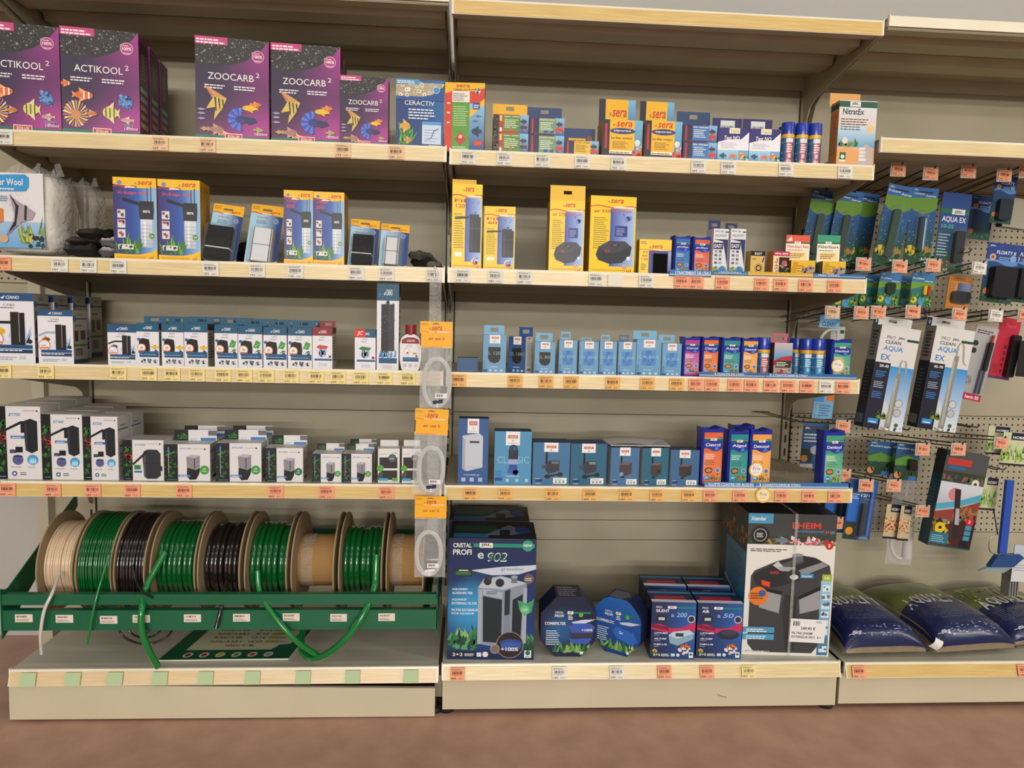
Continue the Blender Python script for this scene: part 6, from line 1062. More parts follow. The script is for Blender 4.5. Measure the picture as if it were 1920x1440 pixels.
hose('thick green hose end hanging down to the deck edge', [(310, 1035, .05), (275, 1100, .0), (266, 1142, -.05), (266, 1180, -.058), (277, 1215, -.05), (296, 1250, -.02)], .0095, '0b7a34')
hose('short black hose end lying over the upper rack bar', [(248, 1060, .02), (255, 1090, .0), (268, 1110, -.03), (286, 1121, -.045)], .003, '1c1818')
hose('short black hose end poking between the rack bars', [(425, 1090, .03), (416, 1135, -.03), (405, 1178, -.052)], .006, '1c1a1a')
hose('green hose end from the sixth reel running to the crossing', [(483, 1070, .015), (486, 1105, .0), (497, 1130, -.03), (530, 1175, -.055), (560, 1205, -.05), (597, 1230, -.02)], .0082, '0b7a34')
hose('thick green hose looping from the eighth reel across the deck', [(706, 1040, .04), (702, 1100, .01), (685, 1145, -.045), (655, 1190, -.06), (620, 1222, -.05), (588, 1235, -.02), (568, 1222, .03), (566, 1190, .10), (580, 1150, .2)], .0105, '0c7535')
for k, (a, b, c) in enumerate([(215, 330, 1208), (230, 312, 1196), (245, 295, 1188)]):
    hose('%s black hose loop sagging below the rack onto the deck' % ['widest', 'middle', 'smallest'][k], [(a, 1165, .10), (a+18, (1165+c)/2+8, .10), ((a+b)/2, c, .08), (b-18, (1165+c)/2+8, .10), (b, 1165, .10)], .0035, '2c2624')
for i, (px, py) in enumerate([(45, 1159), (121, 1160), (204, 1162), (265, 1160), (361, 1159), (453, 1158), (546, 1157), (635, 1158), (725, 1157)]):
    m = MB(); m.box(-.024, .024, -.0006, 0, -.0115, .0115, 'e4d8c8'); cv = plane_cv(m, (-.024, -.0007, -.0115), (.048, 0, 0), (0, 0, .023), i); cv.bars(.1, .6, .6, .22, '3a342c', 16); cv.micro(.08, .15, .75, .3, 2, '6a4a40', .4)
    p = at(px, py, yb); o = m.build('price_label', 'matte', loc=(p.x, yb-.0003, p.z)); tag(o, 'small cream label on the green rack bar, %s from the left' % ['first', 'second', 'third', 'fourth', 'fifth', 'sixth', 'seventh', 'eighth', 'ninth'][i], 'price label', 'cream labels on the green rack')
# sign board lying on the deck
zd = surf('dL')+.001
def deckpt(px, py, Z):
    d = _fw+_R*((px-960)/F_PX)-_U*((py-720)/F_PX); return CAM+d*((Z-CAM.z)/d.z)
c = [deckpt(296, 1240, zd), deckpt(541, 1237, zd), deckpt(598, 1165, zd), deckpt(386, 1165, zd)]
m = MB(); m.poly([p for p in c], 'f0ecdc'); m.poly([p+Vector((0, 0, .004)) for p in c], GR)
for i in range(4): m.poly([c[i], c[(i+1) % 4], c[(i+1) % 4]+Vector((0, 0, .004)), c[i]+Vector((0, 0, .004))], 'e8e4d8')
cv = CV(m, lambda x, y, z: c[0]*(1-x)*(1-y)+c[1]*x*(1-y)+c[2]*x*y+c[3]*(1-x)*y+Vector((0, 0, .0041+z)), .38, .24)
cv.poly([(.13, .22), (.80, .22), (.84, .34), (.92, .36), (.92, 1), (.13, 1)], 'ccc9a8')
for k, (s, d) in enumerate([('VENDU AU ML', ''), ('TUYAU A AIR V', '16/22'), ('TUYAU A AIR', '12/16'), ('TUYAU A AIR V', '9/12'), ('TUYAU A AIR', '9/12'), ('TUYAU A AIR', '4/6'), ('TABLEAU DECOR', 'ML')]):
    y = .30+.098*k; cv.text(s, .24 if k else .40, y, (.27 if 'V' in s[-2:] else .24) if k else .24, .05, '23241c'); 
    if d: cv.text(d, .56, y, .11, .05, '23241c'); cv.rect(.70, y-.01, .80, y+.06, 'c8c070'); cv.micro(.70, y, .2, .05, 2, '3a3a28', .4)
for k in range(6): cv.ell(.19+k*.125, .10, .036, 'e4dcc8'); cv.ell(.19+k*.125, .10, .022, ['8a3a34', 'c04030', 'd8b030', '5fa83f', 'c84a34', '8aa0b0'][k]); 
tag(m.build('price_board', 'gloss'), 'green bordered price board listing hose sizes, lying on the deck', 'sign')
# ------------------------------------------------------------------ gravel bags
def gravel(label, cx0, cx1, Y0, D, H, rot, z0, art, seed, tilt=0):
    w = cx1-cx0; t = thing('gravel_bag', label, 'bag', ((cx0+cx1)/2, Y0, z0), rot, None, tilt); r = random.Random(seed)
    def hgt(u, v): e = max(0, 1-abs(2*u-1)**3.2)*max(0, 1-abs(2*v-1)**3.0); return e**.42
    wob = lambda u, v: 1+.03*math.sin(8*u+seed)*math.cos(7*v)+.02*math.sin(17*u*v+seed)
    ox = lambda u, v: (u-.5)*w*(1-.10*(1-abs(2*v-1)**2)*abs(2*u-1))
    f = lambda u, v, z=0: Vector((ox(u, v), v*D, H*.20+H*.80*hgt(u, v)*wob(u, v)+z)); g = lambda u, v, z=0: Vector((ox(u, v), v*D+.0, H*.20-H*.20*hgt(u, v)))
    m = MB(); col = lambda u, v: mix('7a6a50', '93826a', .5+.5*math.sin(40*u)*math.sin(31*v)); m.grid(g, 20, 20, col); m.grid(f, 36, 28, col)
    class GC(CV):
        def poly(s, pts, col):
            CV.poly(s, pts, col)
    cv = GC(m, lambda x, y, z: f(.01+.98*x, .003+.98*y**1.7, .0012+z*1.2), w, D, seed); art(cv, w, D); m.build('printed_sack', 'bag', t, smooth=True)
    return t
def gart(pic, seed):
    def f(cv, w, D):
        cv.field(0, 0, 1, .62, lambda a, b: mix('141c48', '1a2450', b), 30, 18); cv.field(0, .62, 1, 1, lambda a, b: mix(mix('3f4a1c', '6f7a3a', .5+.5*math.sin(9*a+4*b)*math.cos(5*a-7*b)), '4a4436', max(0, b-.5)), 26, 12)
        if pic:
            for _ in range(160): x, y = cv.r.uniform(.1, .95), cv.r.uniform(.55, .95); cv.poly([(x, y), (x+.03, y+.005), (x+.02, y+.04)], cv.r.choice(['5a8a2c', '8ab83a', '3a6a24', 'a8c84a', 'c8a878']))
        for k, ch in enumerate('AQUALITY'):
            cv.text(ch, .08+k*.106, .55, .088 if ch != 'I' else .03, .125, 'd4d8de')
        cv.micro(.08, .34, .8, .16, 7, '4a5680', .3); cv.text('~8kg', .08, .15, .16, .06, 'd8dce8', True, .2); cv.specks(.2, .13, .8, .26, 70, ['7a86b0', '3a4478', 'a8b0cc'], .022, asp=.5); cv.rect(.55, .22, .88, .27, '9aa0b8'); cv.rect(.88, .14, .97, .24, 'a8a894')
    return f
zb = surf('d3')
gravel('navy gravel bag beside the largest carton', sx(1580, .02, zb), sx(1742, .02, zb), .02, .43, .12, 2, zb, gart(False, 1), 1)
gravel('middle navy gravel bag overlapping the left one', sx(1748, .02, zb), sx(1918, .02, zb), .03, .42, .125, 6, zb, gart(False, 2), 2)
gravel('navy gravel bag with bright green plant picture at right edge', sx(1905, .05, zb)-.01, sx(1905, .05, zb)+.36, .10, .36, .10, 10, zb+.0, gart(True, 3), 3)
m = MB(); m.grid(lambda u, v: ((u-.5)*.03, -.012*math.sin(v*2.5), v*.035), 6, 6, 'e8e6e2'); o = m.build('paper_tag', 'matte', loc=(at(1748, 1215, .0).x, .0, at(1748, 1215, .0).z)); o.rotation_euler.y = .5; tag(o, 'white paper tag tucked between the two navy gravel bags', 'tag')
# ------------------------------------------------------------------ pegboard: hooks, cards, tags
def hang(name, label, px, py, W, H, tilt, Y, art, D=.002, side='26303c', right=None, bubble=None, cat='hanging pack', top='4a4a48', mat='card', seed=2, group=None):
    p = at(px, py, Y); t = thing(name, label, cat, (p.x, Y, p.z), 0, group, tilt)
    m = MB(); faces(m, W, D, H, art, side, right or side, top, seed, -H); m.build('backing_card' if D < .01 else 'carton', mat, t)
    if bubble:
        for kind, a, b, c, d, dep, col, mt in bubble:
            m = MB(); x0, x1, z0, z1 = -W/2+W*a, -W/2+W*b, -H+H*c, -H+H*d
            if kind == 'cyl': m.tube([((x0+x1)/2, -dep, z0), ((x0+x1)/2, -dep, z1)], (x1-x0)/2, col, 12)
            else: q = min(.006, (x1-x0)*.2); m.prism([(x0+q, z0), (x1-q, z0), (x1, z0+q), (x1, z1-q), (x1-q, z1), (x0+q, z1), (x0, z1-q), (x0, z0+q)], -dep, -.001, 'y', col)
            m.build({'blister': 'clear_shell', 'clear': 'clear_shell'}.get(mt, 'product'), mt, t)
    return t
def aeros(cv):  # print colours darkened for the shade these cards hang in
    cv.field(0, 0, 1, 1, lambda a, b: mix('1a4228', '1f5296', b*1.6-.3) if b < .75 else mix('1f5296', '2c64a0', b), 3, 6); cv.poly([(0, .74), (.2, .69), (.5, .66), (.8, .69), (1, .74), (1, .88), (0, .86)], '5f8a2c'); cv.text('JBL', .06, .955, .2, .022, 'd8dcd8'); cv.text('ProSilent', .04, .905, .46, .03, 'c8d8e8'); cv.text('Aeros', .54, .885, .38, .028, 'd0dce8'); cv.rect(.25, .93, .8, .95, '1c2430'); cv.specks(0, .3, 1, .68, 50, ['3a84c8', '2a6cb4', '5aa0d8'], .03)
    cv.ell(.20, .18, .19, 'd8b030'); cv.fish(.8, .2, .32, 'd8782c', 'c85a20', 1, .6, 3); cv.plants(.0, .05, 1, .2, 20, ['2f6a34', '1f4a2c', '4a8a3a'], .1); cv.specks(.6, .02, .95, .1, 12, ['c8ccc8', '8aa0a8'], .05); cv.rect(0, 0, 1, .02, '1f5a3c')
def aeros_small(cv):
    cv.field(0, 0, 1, 1, lambda a, b: mix('2a6a34', '3a7cb8', b*1.5-.4), 3, 5); cv.poly([(0, .5), (.5, .6), (1, .5), (1, .72), (0, .72)], '6a9a34'); cv.text('JBL', .06, .92, .2, .04, 'e0e4e0'); cv.text('ProSilent', .05, .80, .5, .06, 'dfe8f0'); cv.text('Aeros', .56, .74, .36, .05, 'dfe8f0'); cv.ell(.18, .18, .14, 'd8c030'); cv.ell(.55, .16, .18, '4a94c8'); cv.fish(.84, .22, .22, 'd87a2c', 'c85a20', 1, .6, 2); cv.plants(0, .05, 1, .3, 24, ['2f7a34', '1f5a2c', '6aa83a'], .2); cv.specks(.7, .03, .98, .12, 8, ['c8dcc8', '5a9a5a'], .06)
def aquaexcard(cv):
    cv.grad(0, .55, 1, 1, '1c4a8c', '1a3f80'); cv.grad(0, 0, 1, .3, '3a5a34', '1c4a5c'); cv.rect(0, .3, 1, .55, '1f4a6c'); cv.rect(0, .74, 1, .79, '1f6a44'); cv.rect(.4, .73, .85, .80, 'e0dcd4'); cv.text('JBL', .48, .74, .3, .04, DK); cv.text('AQUA EX', .08, .62, .84, .08, 'dfe0e4'); cv.text('10-35', .1, .55, .42, .05, '5ab890'); cv.micro(.05, .2, .4, .3, 8, 'b8d0c8', .3); cv.specks(.1, .02, .6, .14, 16, ['c8a08a', '8a3a2c', '5a6a3c'], .06)
def floaty(name='FLOATY'):
    def f(cv): cv.grad(0, 0, 1, 1, '2a4a3c', '1c3c84'); cv.rect(0, .7, 1, 1, '1d3a80'); cv.wave(.66, .72, .03, '5a8ac8'); cv.text('JBL', .06, .93, .2, .03, 'c8d0dc'); cv.text(name, .3, .82, .6, .06, 'dfe6f0', True, .1); cv.ell(.2, .76, .1, 'c8a878'); cv.ell(.2, .76, .05, '8a5a3c'); cv.micro(.4, .73, .4, .06, 2, 'a8c0dc', .4); cv.ell(.16, .18, .1, 'd8784a'); cv.plants(0, .02, 1, .1, 16, ['2f5a3c', '3a7a4a'], .1); cv.ell(.84, .76, .1, '7aa0cc')
    return f
def aquaexbox(txt):
    def f(cv):
        cv.rect(0, 0, 1, 1, 'd8d6d2'); cv.text('PRO', .18, .875, .22, .032, '35353a', False); cv.text('JBL', .46, .877, .2, .028, DK); cv.rect(.7, .87, 1, .895, '1f4a38'); cv.text('CLEAN', .16, .83, .4, .032, DK); cv.text('AQUA', .14, .755, .5, .055, '1f7ac0'); cv.text('EX', .12, .67, .24, .055, '1f7ac0')
        cv.grad(.0, .0, 1, .62, 'd8e0e4', '2f8cd0'); cv.rect(0, 0, .40, .645, '191c2c'); cv.poly([(.40, 0), (.56, 0), (.56, .2), (.40, .3)], 'c8d0d4'); cv.text(txt, .12, .60, .24, .025, WH); cv.micro(.06, .50, .28, .07, 4, '3a78c0'); cv.micro(.06, .40, .28, .07, 4, 'a8b8cc', .4); cv.micro(.06, .30, .28, .07, 4, '3a78c0')
        hi = txt[0] == '4'; y = .74 if hi else .56; cv.poly([(.68, .02), (.52, .02), (.60, y), (.72, y)], '8a8a80'); cv.rect(.58, .06, .64, y-.05, 'a8a89c'); P = [(.64, y), (.64, y+.1), (.68, y+.13), (.74, y+.13), (.78, y+.1), (.84, y-.05), (.92, y-.08)]
        for i in range(len(P)-1): (a, b), (c, d) = P[i], P[i+1]; cv.poly([(a-.02, b), (a+.025, b), (c+.025, d), (c-.02, d)], '9a9a90')
        cv.plants(.3, .1, .5, .14, 14, ['7a8a2c', '4a6a24', 'a8a84a'], .06); cv.ring(.78, .27, .1, '23242c', 'c8c8c4', .9); cv.ring(.78, .18, .1, '23242c', 'b8b8b4', .9); cv.rect(.08, .05, .34, .10, '2f8cd0'); cv.micro(.12, .06, .18, .02, 1, WH); cv.ell(.82, .06, .05, '1f6a4c'); cv.specks(.45, 0, 1, .03, 20, ['3a3a3c', 'e8e8e4', '8a8a88'], .04)
    return f
def aqx_side(cv): cv.rect(0, 0, 1, 1, '1a1d2a'); cv.rect(0, .66, 1, 1, '8a8880'); cv.micro(.2, .7, .6, .26, 8, '2a2a30', .6); cv.micro(.2, .3, .5, .3, 9, '5a6070', .3); cv.rect(.1, .04, .8, .13, '6a6a70')
def aqx_tab(cv): cv.rect(0, 0, 1, 1, 'd8d6d2'); cv.rect(0, 0, .36, 1, '181c30'); cv.ring(.2, .5, .12, '3a3a60', '181c30', .8); cv.ell(.2, .5, .04, '8ac0e8', ry=.25)
for label, px, py, W, H, tl, Y, art, kw in [
    ('blue and green air stone card at the left, half behind the shelf', 1548, 358, .085, .235, 8, .22, aeros, dict(bubble=[('b', .34, .60, .12, .68, .013, '1a3526', 'gloss'), ('b', .3, .62, .08, .72, .016, 'ffffff', 'blister')])),
    ('blue and green air stone card, second from the left', 1597, 360, .085, .235, 8, .20, aeros, dict(bubble=[('b', .34, .60, .12, .68, .013, '1a3526', 'gloss'), ('b', .3, .62, .08, .72, .016, 'ffffff', 'blister')])),
    ('tilted air stone card in front, third from the left', 1692, 348, .088, .255, 9, .15, aeros, dict(bubble=[('b', .34, .60, .10, .70, .013, '1c4028', 'gloss'), ('b', .3, .64, .08, .74, .016, 'ffffff', 'blister')])),
    ('upright air stone card with pale tube, fourth from the left', 1736, 352, .090, .245, 3, .178, aeros, dict(bubble=[('b', .38, .52, .16, .62, .013, '16262c', 'gloss'), ('b', .54, .60, .20, .60, .013, '8ab8cc', 'gloss'), ('b', .3, .64, .18, .70, .016, 'ffffff', 'blister')])),
    ('blue card with a small black siphon', 1796, 362, .098, .255, 4, .20, aquaexcard, dict(bubble=[('b', .55, .85, .12, .52, .02, '141412', 'gloss'), ('b', .5, .92, .04, .56, .024, 'ffffff', 'blister')])),
    ('dim dark magnet cleaner card at the back of its hook', 1846, 368, .085, .15, 5, .36, floaty(), {}),
    ('blue magnet cleaner card hanging high near the right edge', 1889, 330, .075, .155, 5, .22, floaty(), dict(bubble=[('b', .2, .8, .06, .5, .02, '1c2430', 'gloss')])),
    ('pale box hanging at the right edge under the top hooks', 1912, 372, .09, .10, 6, .30, 'a8a490', dict(D=.03)),
    ('small green and blue air card, left of the two front ones', 1672, 512, .075, .105, 5, .20, aeros_small, dict(bubble=[('b', .3, .7, .35, .7, .012, '23301c', 'gloss')])),
    ('small green and blue air card with yellow and red connectors', 1733, 512, .078, .108, 3, .18, aeros_small, dict(bubble=[('b', .5, .64, .35, .62, .010, 'd8b020', 'gloss'), ('b', .68, .8, .35, .62, .010, 'c02c24', 'gloss')])),
    ('small green air cards peeking out below the shelf end', 1592, 520, .085, .10, 5, .24, aeros_small, {}),
    ('yellow blister card with a black suction cup filter part', 1803, 520, .082, .105, 5, .20, lambda cv: (cv.rect(0, 0, 1, 1, 'd88a20'), cv.text('sera', .35, .9, .35, .06, '8a2a18'), cv.field(.4, .25, .95, .82, lambda a, b: mix('2c3a70', '8a9ac8', a), 3, 2), cv.micro(.06, .3, .26, .5, 8, '6a4410', .3)), dict(bubble=[('b', .15, .85, .18, .55, .02, '1b1a1b', 'gloss'), ('b', .05, .95, .05, .9, .024, 'ffffff', 'blister')])),
    ('blue magnet cleaner card with a large black block', 1884, 457, .108, .19, 5, .15, floaty('FLOATY II'), dict(bubble=[('b', .15, .85, .08, .6, .03, '15161a', 'gloss')])),
    ('second blue magnet card cut by the photo right edge', 1926, 462, .09, .185, 5, .20, floaty('FLOATY II'), dict(bubble=[('b', .2, .85, .08, .6, .03, '15161a', 'gloss')]))]:
    hang('blister_card', label, px, py, W, H, tl, Y, art, **kw)
base = hang('blister_card', 'dark air stone card behind the second one, first of a file', 1628, 362, .085, .235, 7, .26, aeros)
for k in range(3): dup(base, 'dark air stone card in the shaded file, %s' % ['second back', 'third back', 'fourth and rearmost'][k], (base.location.x+.022*(k+1), .30+.04*k, base.location.z-.004*k))
base = hang('blister_card', 'small green card edge-on beside the front small ones', 1637, 515, .07, .10, 5, .26, aeros_small)
dup(base, 'small green card behind the edge-on one', (base.location.x-.02, .31, base.location.z-.002)); dup(base, 'small dark green card between the two front small ones', (at(1700, 518, .28).x, .28, at(1700, 518, .28).z))
# long siphon boxes
for txt, px, py, lab in (('20-45', 1691, 614, 'tall tilted siphon carton, left one of the two'), ('45-70', 1793, 616, 'tall tilted siphon carton, right one of the two')):
    W, H, Y = .132, .335, .14; t = hang('siphon_carton', lab, px, py, W, H, 7, Y, aquaexbox(txt), D=.055, side=aqx_side, right='b8b4b0', cat='box', top='8a8884')
    m = MB(); tabmesh(m, -W/2, W/2, .054, -.002, .032, 'd8d6d2', .25, .014, .6); aqx_tab(plane_cv(m, (-W/2, .0535, -.001), (W*.35, 0, 0), (0, 0, .030))); m.build('hang_tab', 'card', t)
# heater cards, red card
hang('heater_card', 'tilted grey heater card with a black and red heater', 1853, 613, .080, .25, 11, .205, lambda cv: (cv.grad(0, 0, 1, 1, '9a9a9c', 'b0aeae'), cv.rect(0, 0, 1, .09, 'b02848'), cv.text('herm 50', .3, .02, .6, .05, WH), cv.micro(.1, .9, .7, .06, 2, '3a3a3c'), cv.ell(.15, .76, .12, '2a2a2c'), cv.ell(.15, .66, .12, '2a2a2c'), cv.text('NOVA', .08, .2, .3, .12, '5a5a5e')), bubble=[('cyl', .6, .82, .42, .80, .012, '131314', 'gloss'), ('cyl', .66, .78, .78, .9, .012, 'b03030', 'gloss'), ('cyl', .58, .66, .1, .42, .008, '3a4a5c', 'gloss'), ('cyl', .74, .82, .1, .42, .008, '3a4a5c', 'gloss')])
hang('heater_card', 'bright red card with a black heater at the right edge', 1897, 597, .075, .208, 8, .235, lambda cv: (cv.rect(0, 0, 1, 1, 'b8243c'), cv.text('Therm', .3, .84, .5, .07, 'd85a6c', False), cv.text('MINI', .06, .08, .3, .16, '6a1424', False), cv.micro(.45, .1, .12, .5, 5, '5a1c28', .6), cv.rect(0, 0, 1, .04, '4a3a5c')), bubble=[('b', .62, .98, .05, .74, .02, '17171a', 'gloss')])
hang('blister_card', 'dark pack cut by the photo right edge beside the red card', 1930, 640, .06, .12, 4, .2, '1c1b1c')
hang('hose_pack', 'cleaner pack with blue header above the small green bottle', 1557, 592, .070, .04, 3, .24, lambda cv: (cv.grad(0, 0, 1, 1, '8ac0e0', '3a8cc8'), cv.text('CLEARY', .15, .1, .7, .4, '1c3a5c')))
hang('blister_card', 'white card with green bar half hidden above the can cluster', 1572, 612, .05, .12, 2, .30, lambda cv: (cv.rect(0, 0, 1, 1, 'd0ccc4'), cv.text('JBL', .3, .8, .3, .08, DK), cv.rect(.66, .8, .95, .9, '1f5a38')))
p = at(1540, 640, .26); m = MB(); m.tube(arc([p+Vector((-.012, 0, -.02)), p+Vector((0, -.006, .02)), p+Vector((.022, -.01, .04)), p+Vector((.05, -.006, .038)), p+Vector((.055, 0, .0))], 8), .005, 'b8bcc0', 10); tag(m.build('hose_coil', 'coil', smooth=True), 'grey curved hose hanging above the can cluster', 'hose')
hang('hose_pack', 'pale blue pack hanging below the third shelf end', 1548, 728, .07, .105, 4, .26, lambda cv: (cv.rect(0, 0, 1, 1, '7ab0d8'), cv.rect(.6, .6, 1, 1, 'd87a34'), cv.micro(.3, .1, .6, .4, 5, '3a6a9c', .4), cv.rect(0, .55, .5, 1, '4a8cd0')), bubble=[('b', .0, .5, .1, .5, .02, 'ffffff', 'blister')])
hang('blister_card', 'blue spray card hanging behind the lone tall bottle', 1531, 794, .088, .15, 2, .22, lambda cv: (cv.grad(0, 0, 1, 1, '2c5a8c', '24588c'), cv.rect(0, .84, 1, .94, '3a4a50'), cv.text('JBL', .08, .86, .2, .05, WH), cv.micro(.06, .58, .6, .22, 3, 'dfe8f0', .5), cv.rect(0, .12, .45, .42, '2a3a2c'), cv.ell(.14, .2, .14, 'c88a50'), cv.ell(.55, .4, .2, 'b8bcc4', ry=.1), cv.rect(0, 0, .5, .08, 'c8c8c8')))
def safe(cv): cv.field(0, 0, 1, 1, lambda a, b: mix('24402c', '2a5c8c', b*1.7-.5), 3, 5); cv.text('JBL', .08, .93, .24, .04, 'dfe4e0'); cv.text('ProSilent', .06, .84, .5, .05, 'dfe8f0'); cv.text('Safe', .6, .82, .3, .05, 'dfe8f0'); cv.poly([(0, .56), (.5, .68), (1, .56), (1, .4), (0, .4)], '5a8a34'); cv.ell(.16, .14, .14, 'd88a5a'); cv.plants(0, .05, 1, .3, 20, ['2f5a2c', '1f3a20'], .2); cv.rect(.62, .0, .95, .12, '3a6ab0')
hang('blister_card', 'green valve card, left one at the back', 1654, 828, .085, .115, 3, .24, safe); hang('blister_card', 'green valve card, right one in front', 1705, 832, .084, .125, 3, .20, safe, bubble=[('b', .5, .8, .3, .6, .02, '1c1a1c', 'gloss')])
hang('blister_card', 'green valve card wedged between the two others', 1680, 830, .08, .11, 3, .30, safe)
def eheater(cv):
    cv.rect(0, 0, 1, 1, '484c4c'); cv.rect(.06, .86, .62, .93, 'b83a30'); cv.rect(.1, .815, .5, .85, '2f5f94'); cv.rect(0, .69, 1, .79, '2a3a28'); cv.plants(0, .69, 1, .72, 26, ['3f6a34', '8a5a50', '5a4a5c'], .07); cv.ell(.8, .7, .09, 'd8d4c4'); cv.ell(.8, .69, .04, '3a3a3c')
    cv.field(0, .0, 1, .68, lambda a, b: mix('3a1c24', 'c8ccd4', b*1.1) if b > .5+.3*a-.2 else mix('5a2c24', '2a1416', a), 8, 10); cv.poly([(0, .44), (.5, .5), (1, .6), (1, .52), (.5, .44), (0, .38)], '4aa0b8'); cv.poly([(0, .36), (.5, .42), (1, .52), (1, .42), (.5, .3), (0, .28)], '8a3c34'); cv.plants(.4, .3, 1, .42, 24, ['8a7a3a', 'a85a3c', '6a4a2c'], .08); cv.ell(.38, .56, .15, 'c87a7c')
    cv.poly([(.36, .62), (.5, .62), (.56, .44), (.66, .12), (.54, .08), (.44, .4)], '26222a'); cv.poly([(.47, .42), (.56, .42), (.62, .25), (.52, .25)], 'a8a8a8'); cv.poly([(0, .3), (.3, .22), (.5, .04), (.1, .06)], '8a7424'); cv.specks(0, .06, .4, .28, 26, ['2a2214', 'c8a830'], .06); cv.ell(.2, .2, .12, 'd8c020'); cv.ell(.2, .2, .04, '1c1814')
    cv.rect(.0, .03, .44, .15, '2a6a80'); cv.micro(.05, .05, .34, .08, 4, '8ac0cc', .4); cv.ell(.86, .30, .1, 'c02830'); cv.text('2', .83, .285, .05, .03, WH)
    for k in range(3): cv.rect(.78, .10+k*.055, .93, .145+k*.055, '3a90ac')
    cv.rect(.74, .02, .93, .09, '17151c'); cv.rect(0, 0, 1, .015, '2a5a60')
hang('heater_carton', 'tall grey and reef picture heater carton, tilted', 1817, 850, .148, .322, 8, .14, eheater, D=.05, side=lambda cv: (cv.rect(0, 0, 1, 1, '1c4450'), cv.rect(0, .75, 1, 1, '2a2e2a'), cv.micro(.2, .2, .6, .5, 14, '3a6470', .3)), cat='box', top='3a3c3a')
def hobby(red):
    def f(cv): cv.rect(0, 0, 1, 1, 'c8c8a0' if not red else 'c8b890'); cv.rect(.3, .78, .95, 1, '1a1e38'); cv.text('HOBBY', .36, .82, .54, .08, WH); (cv.plants(0, .08, 1, .5, 50, ['6a9a34', '8ab84a', '4a7a24', 'a8c870'], .25) if not red else cv.specks(0, .2, 1, .65, 60, ['c85a24', 'e07a34', 'a83c1c', 'e8d8b0'], .1)); cv.rect(0, 0, 1, .06, '22242c')
    return f
for px, py, w, h, Y, r, lab in ((1876, 800, .085, .10, .30, 0, 'plastic grass pack, left and behind, near the right edge'), (1908, 812, .10, .115, .26, 0, 'plastic grass pack in front at the right edge'), (1859, 896, .062, .115, .26, 0, 'small plastic grass pack beside the blue brush'), (1678, 946, .055, .12, .22, 1, 'orange plant pack, left one'), (1701, 949, .04, .12, .20, 1, 'orange plant pack, right one')):
    hang('plastic_plant_pack', lab, px, py, w, h, 4, Y, hobby(r))
def tubes(cv): cv.grad(0, 0, 1, 1, '1f3a64', '27508c'); cv.rect(.05, .3, .4, .72, '2a6ac0'); cv.text('12/16', .45, .72, .45, .05, WH); cv.micro(.05, .68, .35, .1, 3, 'c8d8ec', .4); cv.rect(.05, .02, .4, .28, '2a3a24'); cv.ell(.2, .14, .14, 'd8902c'); cv.rect(.6, .02, .9, .06, '4a8cc8')
hang('blister_card', 'blue pipe card numbered 12/16 beside the shelf end', 1622, 900, .093, .20, 5, .13, tubes, bubble=[('cyl', .45, .6, .08, .62, .012, '161a20', 'gloss'), ('cyl', .72, .82, .1, .95, .012, '2f6cb8', 'gloss'), ('b', .4, .95, .04, .7, .026, 'ffffff', 'blister')])
hang('blister_card', 'blue pipe card half hidden behind the shelf end', 1574, 904, .08, .17, 4, .18, tubes, bubble=[('cyl', .5, .66, .1, .7, .012, '161a20', 'gloss')])
hang('blister_card', 'blue pipe card at the back behind the other two', 1560, 880, .13, .16, 3, .27, tubes)
# clear hose bag
p = at(1700, 900, .26); t = thing('clear_hose_bag', 'long clear bag with curved white hoses hanging from a hook', 'hanging pack', p, 0, None, 2); m = MB(); m.grid(lambda u, v: ((u-.5)*.095, -.012*math.sin(PI*u)*math.sin(PI*v)-.003*math.sin(9*v+6*u), -.30*v), 10, 16, 'ffffff'); m.build('clear_bag', 'clear', t, smooth=True)
m = MB(); m.tube(arc([(-.035, -.004, -.18), (-.03, -.004, -.24), (-.005, -.004, -.275), (.03, -.004, -.27)], 8), .006, 'c8cac8', 10); m.tube([(.022, -.006, -.16), (.026, -.006, -.275)], .016, 'c8c6c0', 12); m.build('curved_hose', 'coil', t, smooth=True)
# long blue brush and net
p = at(1893, 900, .20); q = at(1883, 1038, .20); t = thing('gravel_brush', 'long bright blue handle hanging at the right', 'brush', p, 0, None); m = MB(); d = q-p; m.box(-.013, .013, -.006, .006, d.z, 0, '2450b0'); hb = m.build('handle', 'gloss', t); hb.rotation_euler.y = math.atan2(-d.x, -d.z)*-1; bv = hb.modifiers.new('b', 'BEVEL'); bv.width = .005; bv.segments = 3
m = MB(); m.prism([(-.055, d.z-.045), (-.03, d.z-.005), (.05, d.z), (.065, d.z-.012), (.03, d.z-.045)], -.01, .01, 'y', '1c4a80'); m.prism([(-.055, d.z-.046), (.03, d.z-.046), (.0, d.z-.066), (-.09, d.z-.06)], -.006, .006, 'y', '8a9a9c'); m.build('head', 'gloss', t).location.x = d.x
m = MB(); pw = at(1869, 1020, .3); P = [pw+Vector((.03*math.cos(a)*abs(math.cos(a))**-.4 if abs(math.cos(a)) > .05 else 0, 0, .035*math.sin(a))) for a in [2*PI*i/20 for i in range(20)]]; m.tube(P, .0016, 'a8a498', 6, True); m.tube([pw+Vector((0, .0, .035)), at(1863, 955, .3)], .002, '1a1816', 6); tag(m.build('fish_net', 'metal'), 'small white framed fish net with black handle', 'net')
for k in range(4): m = MB(); m.box(-.0025, .0025, -.02, .02, -.10, 0, '8a8a84'); tag(m.build('comb_blade', 'gloss', loc=at(1889+k*5, 1063, .24+.01*k)), 'thin grey blade hanging at lower right, %s from the left' % ['first', 'second', 'third', 'fourth'][k], 'blade', 'grey blades at the lower right')
